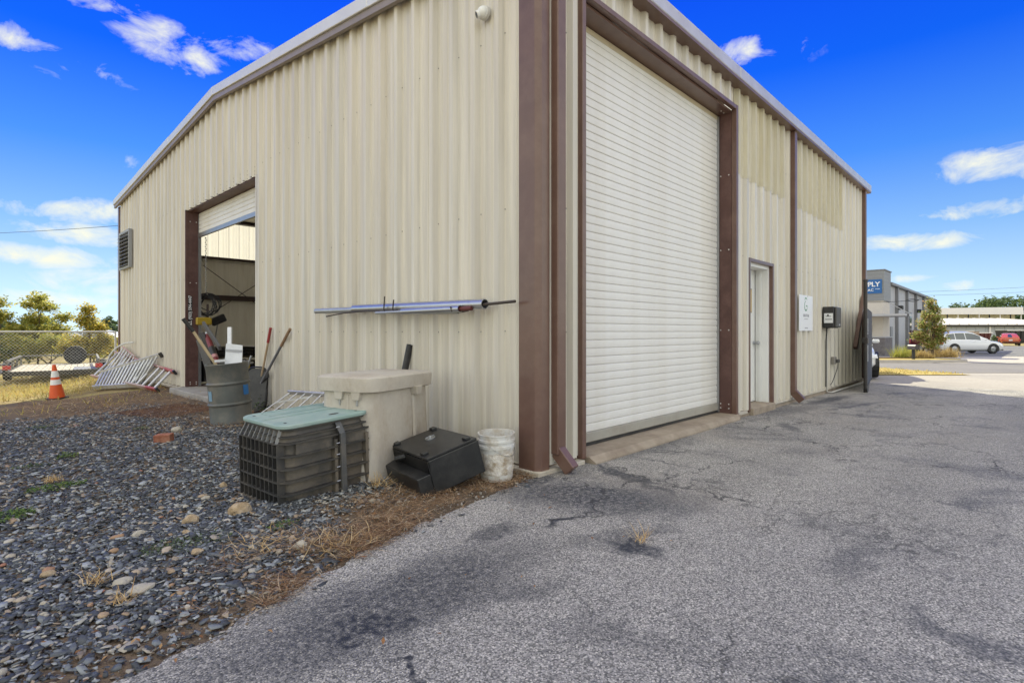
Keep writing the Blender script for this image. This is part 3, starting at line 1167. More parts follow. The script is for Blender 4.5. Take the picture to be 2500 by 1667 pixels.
# ------------------------------------------------------------------ the metal building
m_cream = mat('cream_panel_paint', (.68, .64, .55), rough=.34, col2=(.52, .49, .425), scale=7.5, dirt=(.50, .42, .30), dscale=1.3, damt=.3, spec=.5, stretch=(1.6, 1.6, .05), contrast=.30, bump=.35, bscale=3.2)  # vertical streaks painted in to imitate light and dark along the ribs
m_brown = mat('brown_trim_paint', (.150, .085, .066), rough=.30, var=.22, scale=3, dirt=(.20, .13, .10), dscale=4, damt=.4, spec=.5)
m_brown_old = mat('rusty_brown_jamb_paint', (.105, .050, .042), rough=.5, var=.3, scale=2.5, dirt=(.18, .10, .085), dscale=3, damt=.5, spec=.45)
m_silver = mat('pale_galvanised_trim', (.55, .55, .57), rough=.35, metal=.35, var=.15, scale=4, dirt=(.4, .38, .36), dscale=3)
m_curtain = mat('white_door_slats', (.76, .75, .715), rough=.4, var=.06, scale=2, dirt=(.58, .53, .43), dscale=1.4, damt=.4, spec=.45, bump=.3, bscale=3.5)
m_whitepaint = mat('white_door_paint', (.78, .78, .75), rough=.4, var=.05)
m_found = mat('stained_concrete', (.40, .335, .26), rough=.9, var=.25, scale=4, dirt=(.22, .17, .13), dscale=3, damt=.7, bump=.3, bscale=60, spec=.15)
m_black = mat('black_plastic', (.018, .018, .02), rough=.45, var=.3, scale=8, dirt=(.10, .095, .085), dscale=4, damt=.3)
m_steel = mat('grey_steel', (.42, .43, .44), rough=.35, metal=.8, var=.2, scale=6)
m_screw = mat('screw_heads', (.30, .29, .27), rough=.4, metal=.6)


def skylight_material():
    m = mat('yellowed_translucent_sheet', (.72, .67, .52), rough=.5, var=.18, scale=3, dirt=(.56, .49, .30), dscale=2, damt=.6, stretch=(2.5, 2.5, .3))
    nt = m.node_tree
    t = nt.nodes.new('ShaderNodeBsdfTranslucent')
    src = nt.nodes['Principled BSDF'].inputs['Base Color'].links[0].from_socket
    nt.links.new(src, t.inputs[0])
    mx = nt.nodes.new('ShaderNodeMixShader')
    mx.inputs[0].default_value = .22
    nt.links.new(nt.nodes['Principled BSDF'].outputs[0], mx.inputs[1])
    nt.links.new(t.outputs[0], mx.inputs[2])
    nt.links.new(mx.outputs[0], nt.nodes['Material Output'].inputs[0])
    return m


m_skylight = skylight_material()
m_skylight_back = mat('white_translucent_sheet', (.88, .84, .74), rough=.5, var=.08)
_nt = m_skylight_back.node_tree
_t = _nt.nodes.new('ShaderNodeBsdfTranslucent')
_t.inputs[0].default_value = (.62, .60, .54, 1)
_m = _nt.nodes.new('ShaderNodeMixShader')
_m.inputs[0].default_value = .62
_nt.links.new(_nt.nodes['Principled BSDF'].outputs[0], _m.inputs[1])
_nt.links.new(_t.outputs[0], _m.inputs[2])
_nt.links.new(_m.outputs[0], _nt.nodes['Material Output'].inputs[0])

LEN, WID = 12.2, 16.0           # along the front wall, along the gable wall
RIDGE_Y, RIDGE_Z, EAVE0, EAVE1 = 7.7, 5.55, 4.70, 4.93


def roof_z(y):
    return EAVE0 + (RIDGE_Z - EAVE0) * y / RIDGE_Y if y < RIDGE_Y else RIDGE_Z + (EAVE1 - RIDGE_Z) * (y - RIDGE_Y) / (WID - RIDGE_Y)


bld = thing('metal_building', 'large cream ribbed metal workshop with brown trim and two roller doors', 'building', (0, 0, 0))
PIT = .3175


def rib_profile(s0, s1, ph=.45):
    """points (s, out) of the sheet profile between s0 and s1: a tall rib every PIT, two low ones between"""
    pts = []
    k0 = int((s0 - ph) / PIT) - 2
    k1 = int((s1 - ph) / PIT) + 2
    base = []
    for k in range(k0, k1 + 1):
        c = ph + k * PIT
        base += [(c - .056, 0), (c - .028, .050), (c + .028, .050), (c + .056, 0),
                 (c + .098, 0), (c + .106, .006), (c + .122, .006), (c + .130, 0),
                 (c + .188, 0), (c + .196, .006), (c + .212, .006), (c + .220, 0)]

    def val(s):
        for (a, va), (b, vb_) in zip(base, base[1:]):
            if a <= s <= b:
                return va + (vb_ - va) * (s - a) / (b - a)
        return 0
    pts = [(s0, val(s0))] + [(s, o) for s, o in base if s0 + 1e-4 < s < s1 - 1e-4] + [(s1, val(s1))]
    return pts


def wall_panels(S0, S1, place, spans, m=m_cream, name='wall_panel', start=None, pw=3 * PIT, proud=0.0, ph=.45, parent=bld):
    """sheets three ribs wide; spans(s) -> list of (z0, z1 function) valid around s; cuts = breakpoints"""
    cuts, fn = spans
    st = S0 if start is None else start
    br = sorted(set([S0, S1] + [c for c in cuts if S0 < c < S1] + [st + i * pw for i in range(200) if S0 < st + i * pw < S1]))
    n = 0
    for a, b in zip(br, br[1:]):
        if b - a < .004:
            continue
        for z0, z1 in fn((a + b) / 2):
            lap = .004 if (n % 2) else 0.0
            mb = MB()
            prof = rib_profile(a, b, ph)
            vs = []
            for s, o in prof:
                o += proud + (.0015 if n % 2 else 0)
                vs.append(place(s, o, z0(s) if callable(z0) else z0))
                vs.append(place(s, o, z1(s) if callable(z1) else z1))
            fs = [(2 * i, 2 * i + 2, 2 * i + 3, 2 * i + 1) for i in range(len(prof) - 1)]
            mb.add(vs, fs)
            obj(name, mb, m, parent)
            n += 1


gable = lambda s, o, z: (-o, s, z)
front = lambda s, o, z: (s, -o, z)
DY0, DY1, DZ = 5.96, 9.705, 3.72           # open roller door in the gable wall
FX0, FX1, FZ = .61, 4.165, 4.31            # closed roller door in the front wall
WX0, WX1, WZ = 4.625, 5.655, 2.25          # small door
TOP = lambda s: roof_z(s) - .06


def gspan(s):
    if DY0 < s < DY1:
        return [(DZ, TOP)]
    return [(.045, TOP)]


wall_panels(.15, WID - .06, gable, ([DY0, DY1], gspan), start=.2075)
FT = EAVE0 - .02


def fspan(s):
    if FX0 < s < FX1:
        return [(FZ, FT)]
    if WX0 < s < WX1:
        return [(WZ, 3.50)]
    if FX1 < s < 6.36 or 7.02 < s < 10.0:
        return [(.06, 3.50)]
    return [(.06, FT)]


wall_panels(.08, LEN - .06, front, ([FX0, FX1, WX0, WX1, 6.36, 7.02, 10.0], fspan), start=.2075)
# yellowed translucent sheets let into the front wall, lapped over the lower panels
wall_panels(FX1 + .004, 6.355, front, ([], lambda s: [(3.42, FT)]), m=m_skylight, name='skylight_panel', start=FX1, pw=.9525, proud=.006)
wall_panels(7.02, 10.03, front, ([], lambda s: [(3.40, FT)]), m=m_skylight, name='skylight_panel', start=7.02, pw=.9525, proud=.006)
# far walls
def back_panels():
    mb = MB()
    y = WID
    for a, b, z0, z1 in ((0.05, LEN, .05, 3.60),):
        pr = rib_profile(a, b)
        mb.add([v for s, o in pr for v in ((s, y + o, z0), (s, y + o, z1))], [(2 * i, 2 * i + 1, 2 * i + 3, 2 * i + 2) for i in range(len(pr) - 1)])
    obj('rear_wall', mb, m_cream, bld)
    n = 0
    s = .06
    while s < LEN - .1:
        e = min(LEN - .06, s + .9525)
        pr = rib_profile(s, e)
        mb = MB().add([v for q, o in pr for v in ((q, y + o + .004 * (n % 2), 3.56), (q, y + o + .004 * (n % 2), 4.9))], [(2 * i, 2 * i + 1, 2 * i + 3, 2 * i + 2) for i in range(len(pr) - 1)])
        obj('skylight_panel', mb, m_skylight_back, bld)
        s = e
        n += 1
    mb = MB()
    pr = rib_profile(.05, WID - .05)
    mb.add([v for q, o in pr for v in ((LEN + o, q, .05), (LEN + o, q, roof_z(q) - .06))], [(2 * i, 2 * i + 2, 2 * i + 3, 2 * i + 1) for i in range(len(pr) - 1)])
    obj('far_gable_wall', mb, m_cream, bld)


back_panels()
# white faced insulation, girts, purlins and bracing seen through the open door
m_insul = mat('white_insulation_facing', (.80, .77, .69), rough=.7, var=.12, scale=3, stretch=(4, 1, .4), dirt=(.62, .57, .48), dscale=2, damt=.5, bump=.6, bscale=8)
obj('rear_insulation', MB().box(.1, LEN - .1, WID - .24, WID - .20, .05, 3.50), m_insul, bld)
obj('side_insulation', MB().box(LEN - .24, LEN - .2, .3, WID - .3, .05, 4.7), m_insul, bld)
m_red = mat('dark_red_steel_primer', (.055, .032, .028), rough=.6, var=.2)
obj('girt', MB().box(.1, LEN - .25, WID - .34, WID - .245, 2.20, 2.36), m_red, bld)
obj('girt', MB().box(.1, LEN - .25, WID - .34, WID - .02, 3.50, 3.57), m_red, bld)
obj('girt', MB().box(.1, LEN - .25, WID - .30, WID - .06, 4.72, 4.86), m_red, bld)
m_purl = mat('yellow_ceiling_insulation', (.78, .68, .45), rough=.8, var=.1)
for y in (1.6, 3.2, 4.8, 6.4, 8.6, 10.2, 11.8, 13.4):
    obj('purlin', MB().box(.05, LEN - .05, y - .03, y + .03, roof_z(y) - .32, roof_z(y) - .14), m_red, bld)
for x in (4.1, 8.2):
    mb = MB()
    for a, b in ((.3, RIDGE_Y), (RIDGE_Y, WID - .4)):
        mb.bar((x, a, roof_z(a) - .5), (x, b, roof_z(b) - .5), .16, .34)
    obj('rafter', mb, m_red, bld)
m_cable = mat('brace_cable', (.08, .06, .05), rough=.5, metal=.5)
for a, b in (((2.05, 3.27), (4.6, 1.45)), ((4.6, 3.45), (2.0, 1.56))):
    obj('brace_cable', MB().tube([(a[0], WID - .37, a[1]), (b[0], WID - .37, b[1])], .012, 6), m_cable, bld)
obj('slab', MB().box(.02, LEN - .02, .02, WID - .02, -.3, .04), mat('workshop_floor', (.56, .54, .50), rough=.6, var=.15, dirt=(.36, .33, .3)), bld)
# roof, with unseen translucent strips added to brighten the interior
m_roof = mat('galvalume_roof', (.55, .55, .55), rough=.4, metal=.5, var=.1)
m_ceil = mat('white_ceiling_insulation', (.82, .76, .62), rough=.8, var=.08)
strips = [1.6, 2.55, 4.6, 5.55, 7.6, 8.55, 10.4, 11.35]
xs_ = [-.10] + strips + [LEN + .1]
for i, (xa, xb) in enumerate(zip(xs_, xs_[1:])):
    clear = i % 2 == 1
    for a, b in ((-.12, RIDGE_Y), (RIDGE_Y, WID + .12)):
        za, zb = roof_z(a), roof_z(b)
        if clear:
            obj('added_roof_skylight', MB().add([(xa, a, za + .02), (xb, a, za + .02), (xb, b, zb + .02), (xa, b, zb + .02)], [(0, 1, 2, 3)]), m_skylight_back, bld)
        else:
            obj('roof', MB().hexa([(xa, a, za - .03), (xb, a, za - .03), (xb, b, zb - .03), (xa, b, zb - .03)], [(xa, a, za + .03), (xb, a, za + .03), (xb, b, zb + .03), (xa, b, zb + .03)]), m_roof, bld)
            ya, yb = max(a, .05), min(b, WID - .05)
            p, q = max(xa, .05), min(xb, LEN - .05)
            obj('ceiling_insulation', MB().add([(p, ya, roof_z(ya) - .13), (q, ya, roof_z(ya) - .13), (q, yb, roof_z(yb) - .13), (p, yb, roof_z(yb) - .13)], [(0, 1, 2, 3)]), m_ceil, bld)
# rake trim along the gable, white cap over a grey brown lower leg
m_rakecap = mat('white_rake_cap', (.66, .67, .67), rough=.35, var=.1, metal=.2, scale=3)
m_rakeleg = mat('grey_brown_rake_leg', (.26, .22, .20), rough=.4, var=.2)
for a, b in ((-.16, RIDGE_Y), (RIDGE_Y, WID + .16)):
    n = 3
    for i in range(n):
        p, q = a + (b - a) * i / n, a + (b - a) * (i + 1) / n
        zp, zq = roof_z(p), roof_z(q)
        e = .004 * (i % 2)
        obj('rake_trim', MB().hexa([(-.15 - e, p, zp - .07), (.02, p, zp - .07), (.02, q, zq - .07), (-.15 - e, q, zq - .07)],
                                   [(-.15 - e, p, zp + .085 + e), (.02, p, zp + .085 + e), (.02, q, zq + .085 + e), (-.15 - e, q, zq + .085 + e)]), m_rakecap, bld, bevel=.006)
        obj('rake_flashing', MB().hexa([(-.125, p, zp - .155), (-.075, p, zp - .155), (-.075, q, zq - .155), (-.125, q, zq - .155)],
                                     [(-.125, p, zp - .072), (-.05, p, zp - .072), (-.05, q, zq - .072), (-.125, q, zq - .072)]), m_rakeleg, bld)
# eave gutter on the front wall
for i in range(3):
    a, b = -.16 + 12.52 * i / 3, -.16 + 12.52 * (i + 1) / 3
    e = .003 * (i % 2)
    gut = obj('gutter', MB().box(a, b, -.165 - e, -.03, EAVE0 - .05, EAVE0 + .105 + e), m_silver, bld, bevel=.008)
    obj('soffit_strip', MB().box(a, b, -.158, -.004, EAVE0 - .085, EAVE0 - .053), m_brown, bld)
# corner trims
mb = MB()
mb.prism([(-.062, .165), (-.062, -.02), (-.02, -.062), (.085, -.062), (.085, -.02), (-.01, -.01), (-.04, .0), (-.04, .165)][::-1], .012, EAVE0 - .06)
obj('corner_trim', mb, m_brown, bld, bevel=.004)
obj('corner_trim', MB().box(LEN - .12, LEN + .05, -.055, .12, .07, EAVE0 - .06), m_brown, bld, bevel=.006)
obj('corner_trim', MB().box(-.055, .12, WID - .1, WID + .05, .03, EAVE1 - .14), m_brown, bld, bevel=.006)
# base: concrete edge and cream base flashing
obj('foundation', MB().box(.002, LEN, .002, WID, -.34, .035), m_found, bld)
mb = MB().box(-.085, -.003, .0, 5.9, -.02, .03).box(-.085, -.003, 9.75, WID, -.02, .03)
obj('base_flashing', mb, mat('cream_base_flashing', (.60, .55, .45), rough=.5, var=.2, dirt=(.3, .25, .2), damt=.6), bld, bevel=.004)
mb = MB().box(-.085, .56, -.085, -.003, -.03, .03)
obj('base_flashing', mb, bpy.data.materials['cream_base_flashing'], bld, bevel=.004)
mb = MB().box(4.22, 4.55, -.06, -.003, .02, .055).box(5.73, LEN, -.06, -.003, .03, .058)
obj('base_flashing', mb, bpy.data.materials['cream_base_flashing'], bld, bevel=.004)
obj('footing', MB().box(4.22, LEN + .05, -.04, -.002, -.30, .018), m_found, bld)
# downspouts
def downspout(x, w, z0, z1, elbow):
    d = obj('downspout', MB().box(x, x + w, -.125, -.036, z0, z1), m_brown, bld, bevel=.008)
    if elbow:
        a, b = Vector((x + w / 2, -.075, z0 + .03)), Vector((x + w / 2 + .02, -.215, z0 - .125))
        obj('downspout_elbow', MB().bar(a, b, w + .004, .088, up=(0, -.66, -.75)), m_brown, bld, bevel=.006)
    for z in (z0 + .35, 3.45):
        if z > z0 + .3 and w < .1:
            obj('strap', MB().box(x - .022, x + w + .022, -.130, -.034, z, z + .03), m_brown, bld)
    return d


downspout(.118, .115, .15, EAVE0 - .09, True)
downspout(6.50, .115, .15, EAVE0 - .09, True)
downspout(11.93, .11, 2.12, EAVE0 - .09, False)
obj('broken_downspout', MB().bar((11.98, -.085, 2.16), (10.96, -.10, .82), .10, .085, up=(0, -1, 0)), m_brown, bld, bevel=.008)
bpy.data.objects['broken_downspout']['label'] = 'broken brown downspout swung out from the far corner'


# roller doors
def slat_curtain(parent, place, s0, s1, z0, z1, pitch, m):
    """interlocking slats: each a shallow convex strip with a groove under it"""
    prof = [(0, -.003), (.05, .005), (.14, .0075), (.5, .009), (.87, .0075), (.945, .003), (.97, -.004), (1.0, -.004)]
    base = None
    n = int(round((z1 - z0) / pitch))
    for k in range(n):
        za = z0 + k * pitch
        if base is None:
            vs = []
            for t, o in prof:
                vs += [place(s0, o, t * pitch), place(s1, o, t * pitch)]
            fs = [(2 * i, 2 * i + 1, 2 * i + 3, 2 * i + 2) for i in range(len(prof) - 1)]
            base = obj('slat', MB().add(vs, fs), m, parent)
            base.location.z = za
        else:
            c = base.copy()
            COL.objects.link(c)
            c.location.z = za


REC = .215
d1 = obj('roller_door', MB().box(FX0 + .02, FX1 - .03, REC - .02, REC + .02, .085, .185), mat('grey_bottom_bar', (.38, .36, .31), rough=.5, var=.15, dirt=(.25, .21, .16), damt=.5), bld, bevel=.006)
tag(d1, 'closed white roller door of many slats')
slat_curtain(d1, lambda s, o, z: (s, REC - o, z), FX0 + .02, FX1 - .055, .185, 4.20, .0845, m_curtain)
obj('door_seal', MB().box(FX0 + .02, FX1 - .03, REC - .015, REC + .015, .055, .082), m_black, d1)
obj('curtain_top', MB().box(FX0 + .02, FX1 - .03, REC - .012, REC + .03, 4.205, 4.262), mat('yellowed_top_slat', (.60, .52, .36), rough=.5, var=.15), d1)
d2 = obj('roller_door', MB().box(REC - .02, REC + .02, DY0 + .03, DY1 - .02, 3.18, 3.27), m_steel, bld, bevel=.006)
tag(d2, 'rolled up roller door hanging a little below the header')
slat_curtain(d2, lambda s, o, z: (REC - o, s, z), DY0 + .03, DY1 - .05, 3.27, 3.70, .0845, m_curtain)
obj('leak_blocker', MB().box(FX0 - .1, FX1 + .1, REC + .051, REC + .45, 3.95, 4.60), m_black, bld)  # added black box, blocks interior light leaking past the header
# jambs, header and trim of the closed door
J = .014
obj('door_jamb', MB().box(FX1 - .025, FX1 - .005, .012, REC + .1, .02, FZ - .0395), m_brown_old, bld)
obj('door_jamb', MB().box(FX0 + .001, FX0 + .018, .012, REC + .1, .02, FZ - .0395), m_brown_old, bld)
obj('door_header', MB().box(FX0, FX1, .012, REC + .02, FZ - .04, FZ - .012), m_brown, bld)
obj('door_header', MB().box(FX0, FX1, REC + .03, REC + .05, FZ - .25, FZ - .05), m_black, bld)
mb = MB().box(FX1 - .028, FX1 + .035, -.060, .01, .03, FZ + .05)
obj('door_trim', mb, m_brown, bld, bevel=.005)
mb = MB().box(FX0 - .055, FX0 + .004, -.060, .01, .03, FZ + .05)
obj('door_trim', mb, m_brown, bld, bevel=.005)
obj('door_trim', MB().box(FX0 + .006, FX1 - .03, -.058, .01, FZ - .01, FZ + .048), m_brown, bld, bevel=.005)
obj('guide_rail', MB().box(FX1 - .052, FX1 - .028, REC - .035, REC + .03, .06, FZ - .06), m_steel, bld)
bm_bolt = MB()
for z in (.12, .18, 1.22, 2.35, 3.4):
    for y in (.05, .165):
        bm_bolt.add([], [])
        M_ = Matrix.Translation((FX1 - .026, y, z)) @ Matrix.Rotation(R(-90), 4, 'Y')
        bm_bolt.lathe([(.011, 0), (.009, .006), (.004, .009)], 6, M_)
for x in (FX1 - .08, FX1 - .17):
    bm_bolt.lathe([(.011, 0), (.009, .006)], 6, Matrix.Translation((x, .1, FZ - .041)) @ Matrix.Rotation(R(180), 4, 'X'))
for z in (.10, .14, 2.22, 3.5):
    for x in (.05, .165):
        bm_bolt.lathe([(.012, 0), (.010, .006), (.004, .009)], 6, Matrix.Translation((x, DY1 - .026, z)) @ Matrix.Rotation(R(90), 4, 'X'))
m_bolt = mat('bright_bolt_heads', (.75, .73, .70), rough=.35, metal=.5)
o = obj('bolts', bm_bolt, m_bolt, bld)
tag(o, kind='stuff')
obj('door_sill', MB().box(FX0 + .005, FX1 + .03, -.10, REC + .4, -.2, .05).add([], []), m_found, bld, bevel=.01)
mb = MB().hexa([(FX0 - .0, -.17, -.03), (FX1 - .05, -.12, -.05), (FX1 - .05, -.09, -.05), (FX0, -.09, -.03)], [(FX0, -.17, .006), (FX1 - .05, -.12, .0), (FX1 - .05, -.09, .049), (FX0, -.09, .049)])
obj('door_apron', mb, m_found, bld)
# jambs of the open gable door
obj('door_jamb', MB().box(.012, REC + .02, DY1 - .025, DY1 - .004, .05, DZ - .02), m_brown_old, bld)
obj('door_jamb', MB().box(.012, REC + .1, DY0 + .002, DY0 + .02, .05, DZ - .02), m_brown_old, bld)
obj('guide_rail', MB().box(REC - .015, REC + .035, DY1 - .06, DY1 - .028, .05, DZ - .05), m_steel, bld)
obj('door_header', MB().box(.012, REC + .04, DY0, DY1, DZ - .02, DZ + .02), m_brown_old, bld)
mb = MB().box(-.04, .01, DY1 - .03, DY1 + .004, .05, DZ + .0)
obj('door_trim', mb, m_brown_old, bld)
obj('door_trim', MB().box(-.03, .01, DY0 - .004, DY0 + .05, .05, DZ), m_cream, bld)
obj('door_sill', MB().box(-.30, .5, DY0 + .0, DY1 + .1, -.2, .046), mat('grey_sill_concrete', (.36, .34, .31), rough=.9, var=.2, dirt=(.2, .17, .14), damt=.6), bld, bevel=.012)
ch = MB()
for i in range(26):
    z = 3.16 - i * .045
    ch.lathe([(.010, 0), (.014, .012), (.010, .03)], 6, Matrix.Translation((REC + .10 + .01 * (i % 2), DY1 - .12, z - 0)))
obj('hoist_chain', ch, m_steel, bld)
# small white door in its frame
wd = obj('walk_door', MB().box(WX0 + .05, WX1 - .05, .20, .245, .09, WZ - .05), m_whitepaint, bld)
tag(wd, 'white flush door set deep in a brown edged opening')
obj('door_frame', MB().box(WX1 - .10, WX1 - .045, .0, .19, .08, WZ - .02).box(WX1 - .12, WX1 - .045, .10, .135, .08, WZ - .02).box(WX0 + .045, WX0 + .09, .0, .19, .08, WZ - .02)
    .box(WX0 + .09, WX1 - .10, .0, .19, WZ - .07, WZ - .02), m_whitepaint, bld)
mb = MB().box(WX0 - .005, WX0 + .045, -.058, .01, .03, WZ + .03).box(WX1 - .045, WX1 + .01, -.058, .01, .03, WZ + .03).box(WX0 + .046, WX1 - .046, -.057, .01, WZ - .02, WZ + .029)
obj('door_trim', mb, m_brown, bld, bevel=.004)
obj('door_sill', MB().box(WX0 + .046, WX1 - .046, -.10, .3, -.2, .078), m_found, bld, bevel=.008)
mb = MB().lathe([(.028, 0), (.028, .02), (.014, .03), (.014, .05), (.03, .06), (.03, .085), (.01, .095)], 12, Matrix.Translation((WX1 - .17, .2, 1.02)) @ Matrix.Rotation(R(90), 4, 'X'))
obj('door_knob', mb, m_steel, wd)
# notice on the door
nt_ = obj('notice', MB().box(WX0 + .45, WX0 + .775, .194, .2, 1.50, 1.88), mat('black_notice_border', (.03, .025, .02), rough=.5), wd)
obj('notice_face', MB().box(WX0 + .457, WX0 + .760, .191, .1939, 1.512, 1.868), mat('yellow_notice', (.62, .40, .10), rough=.5, var=.1), nt_)
for tx, z in (('EI &', 1.76), ('3EG', 1.61)):
    me = text_mb(tx, .105, frame_mat((WX0 + .62, .1905, z), (1, 0, 0), (0, 0, 1)), space=.95, bold=.002)
    obj('notice_lettering', me, m_black, nt_)
# louvre vent high on the gable
VY0, VY1, VZ0, VZ1 = 14.33, 15.55, 2.92, 3.95
lv = obj('louvre_vent', MB().box(-.125, -.052, VY0, VY0 + .07, VZ0, VZ1).box(-.125, -.052, VY1 - .07, VY1, VZ0, VZ1).box(-.125, -.052, VY0 + .07, VY1 - .07, VZ0, VZ0 + .06)
         .box(-.125, -.052, VY0 + .07, VY1 - .07, VZ1 - .06, VZ1), mat('grey_vent_frame', (.30, .31, .32), rough=.5, var=.15), bld)
obj('vent_back', MB().box(-.060, -.053, VY0 + .07, VY1 - .07, VZ0 + .06, VZ1 - .06), m_black, lv)
m_lv = mat('pale_vent_blades', (.55, .56, .56), rough=.4, metal=.3, var=.1)
for i in range(9):
    z = VZ0 + .10 + i * .098
    obj('louvre_blade', MB().hexa([(-.185, VY0 + .072, z - .035), (-.18, VY0 + .072, z - .028), (-.18, VY1 - .072, z - .028), (-.185, VY1 - .072, z - .035)][::1],
                                  [(-.075, VY0 + .072, z + .01), (-.07, VY0 + .072, z + .017), (-.07, VY1 - .072, z + .017), (-.075, VY1 - .072, z + .01)]), m_lv, lv)
# screws: rows along the girts
sb = MB()
hexp = [(.0075, 0), (.006, .005)]


def screw_row(place, s0, s1, z, rot, skip):
    k = 0
    s = .45 + math.ceil((s0 - .45) / PIT) * PIT
    while s < s1:
        for ds in (-.065, .06):
            q = s + ds
            if not skip(q, z):
                dz = random.uniform(-.006, .006)
                M_ = Matrix.Translation(place(q, .001, z + dz)) @ rot
                sb.lathe(hexp, 6, M_, cap0=False)
        s += PIT


rg, rf = Matrix.Rotation(R(-90), 4, 'Y'), Matrix.Rotation(R(90), 4, 'X')
for z in (.09, 1.2, 2.30, 3.88):
    screw_row(gable, .2, WID - .1, z, rg, lambda s, z: DY0 - .05 < s < DY1 + .05 and z < DZ)
    screw_row(front, .3, LEN - .1, z, rf, lambda s, z: (FX0 - .1 < s < FX1 + .1 and z < FZ) or (WX0 - .05 < s < WX1 + .05 and z < WZ))
screw_row(gable, DY0, DY1, DZ + .09, rg, lambda s, z: False)
screw_row(gable, DY0, DY1, DZ + .03, rg, lambda s, z: False)
tag(obj('screws', sb, m_screw, bld), kind='stuff')
# ------------------------------------------------------------------ things lying by the gable wall
# plastic utility vault box with a green lid, standing upside its strap side towards the asphalt
m_vault = mat('dusty_black_plastic', (.115, .105, .09), rough=.55, var=.35, scale=6, col2=(.05, .047, .043), dirt=(.26, .21, .15), dscale=2.6, damt=.62, bump=.15, bscale=60, spec=.4)
m_vaultrib = mat('black_plastic_ribs', (.05, .049, .048), rough=.45, var=.3, scale=6, dirt=(.14, .12, .095), dscale=4, damt=.45, spec=.45)
m_lid = mat('weathered_green_lid', (.27, .38, .345), rough=.6, var=.22, scale=4, col2=(.22, .32, .295), dirt=(.42, .46, .42), dscale=3, damt=.55, bump=.12, bscale=200)
VX, VY = -1.535, 1.095
vt = thing('utility_vault', 'ribbed black plastic underground box with pale green lid and a strap', 'utility box', (VX, VY, -.012), R(6), rot=(R(1.5), R(-2.4), R(6)))
vt.scale = (1.06, 1.06, 1.06)
vt.location = (VX + .035, VY - .01, -.022)
W2, D2 = .76, .64


def ring(w, d, r, z, t, inner=.05):
    a, b = rrect(w, d, r, 5), rrect(w - inner * 2, d - inner * 2, max(.02, r - inner * .6), 5)
    n = len(a)
    vs = [(x, y, z) for x, y in a] + [(x, y, z + t) for x, y in a] + [(x, y, z) for x, y in b] + [(x, y, z + t) for x, y in b]
    fs = []
    for i in range(n):
        j = (i + 1) % n
        fs += [(i, j, n + j, n + i), (n + i, n + j, 3 * n + j, 3 * n + i), (2 * n + j, 2 * n + i, 3 * n + i, 3 * n + j), (2 * n + i, 2 * n + j, j, i)]
    return MB().add(vs, fs)


core = MB().loft([[(x, y, 0) for x, y in rrect(W2 - .05, D2 - .07, .09, 5, .012, .01)], [(x, y, .435) for x, y in rrect(W2 - .07, D2 - .08, .09, 5, .012, .01)]])
# scooped wall panels with buttresses on the long side
obj('body', core, m_vault, vt, smooth=40)
mb = MB()
for u in (.035, .30):
    mb.box(u - .012, u + .012, -D2 / 2 + .006, -D2 / 2 + .05, .012, .40)
mb.box(-.26, .02, -D2 / 2 + .026, -D2 / 2 + .06, .34, .43)
mb.box(.08, .30, -D2 / 2 + .026, -D2 / 2 + .06, .34, .43)
obj('buttress', mb, m_vault, vt)
for z, s in ((0, .0), (.085, .0), (.17, -.004), (.255, -.008), (.34, -.012), (.425, -.016)):
    obj('flange', ring(W2 + s, D2 + s, .10, z, .011), m_vaultrib if z else m_vault, vt, smooth=40)
for i in range(10):
    v = -D2 / 2 + .065 + i * (D2 - .13) / 9
    obj('grid_rib', MB().box(-W2 / 2 + .004, -W2 / 2 + .055, v - .004, v + .004, .011, .425), m_vaultrib, vt)
# sloping shoulder
sh = MB().loft([[(x, y, .436) for x, y in rrect(W2 - .085, D2 - .085, .08, 5)], [(x, y, .522) for x, y in rrect(W2 - .145, D2 - .145, .07, 5)]])
obj('shoulder', sh, m_vault, vt, smooth=40)
obj('flange', ring(W2 - .045, D2 - .045, .095, .468, .008, .03), m_vaultrib, vt, smooth=40)
obj('flange', ring(W2 - .075, D2 - .075, .09, .512, .012, .04), m_vaultrib, vt, smooth=40)
m_edge = mat('worn_grey_edges', (.22, .22, .21), rough=.5, var=.2)
for i in range(9):
    v = -D2 / 2 + .08 + i * (D2 - .16) / 8
    obj('shoulder_bar', MB().bar((-W2 / 2 + .012, v, .434), (-W2 / 2 + .052, v * .93, .520), .006, .02, up=(1, 0, .4)), m_edge, vt)
lid = MB().loft([[(x, y, z) for x, y in rrect(w, d, .09, 8)] for w, d, z in ((.70, .585, .526), (.71, .595, .532), (.71, .595, .548), (.70, .585, .554))])
lo = obj('lid', lid, m_lid, vt, smooth=30)
mb = MB().box(-.33, .33, -.003, .003, .5545, .5575)
mb.box(-.22, .24, .10, .104, .5545, .557).box(-.22, .24, .24, .244, .5545, .557).box(-.222, -.218, .1, .244, .5545, .557).box(.238, .242, .1, .244, .5545, .557)
obj('lid_moulding', mb, m_lid, lo)
mb = MB().lathe([(.034, 0), (.034, .001)], 16, Matrix.Translation((.10, -.19, .5545)) @ Matrix.Diagonal((1.2, .55, 1, 1)))
for x, y in ((-.29, .2), (-.28, -.2), (.28, .2), (.27, -.22)):
    mb.lathe([(.011, 0), (.011, .001)], 10, Matrix.Translation((x, y, .5545)))
obj('lid_holes', mb, m_black, lo)
st = MB()
m_strap = mat('grey_strap', (.095, .10, .105), rough=.5, var=.25, dirt=(.2, .17, .13), dscale=5, damt=.4)
sx = .075
st.bar((sx, -D2 / 2 + .060, .530), (sx + .004, -D2 / 2 - .004, .436), .046, .006, up=(0, -.8, .6))
st.bar((sx + .004, -D2 / 2 - .006, .438), (sx + .01, -D2 / 2 - .010, .0), .044, .008, up=(0, -1, 0))
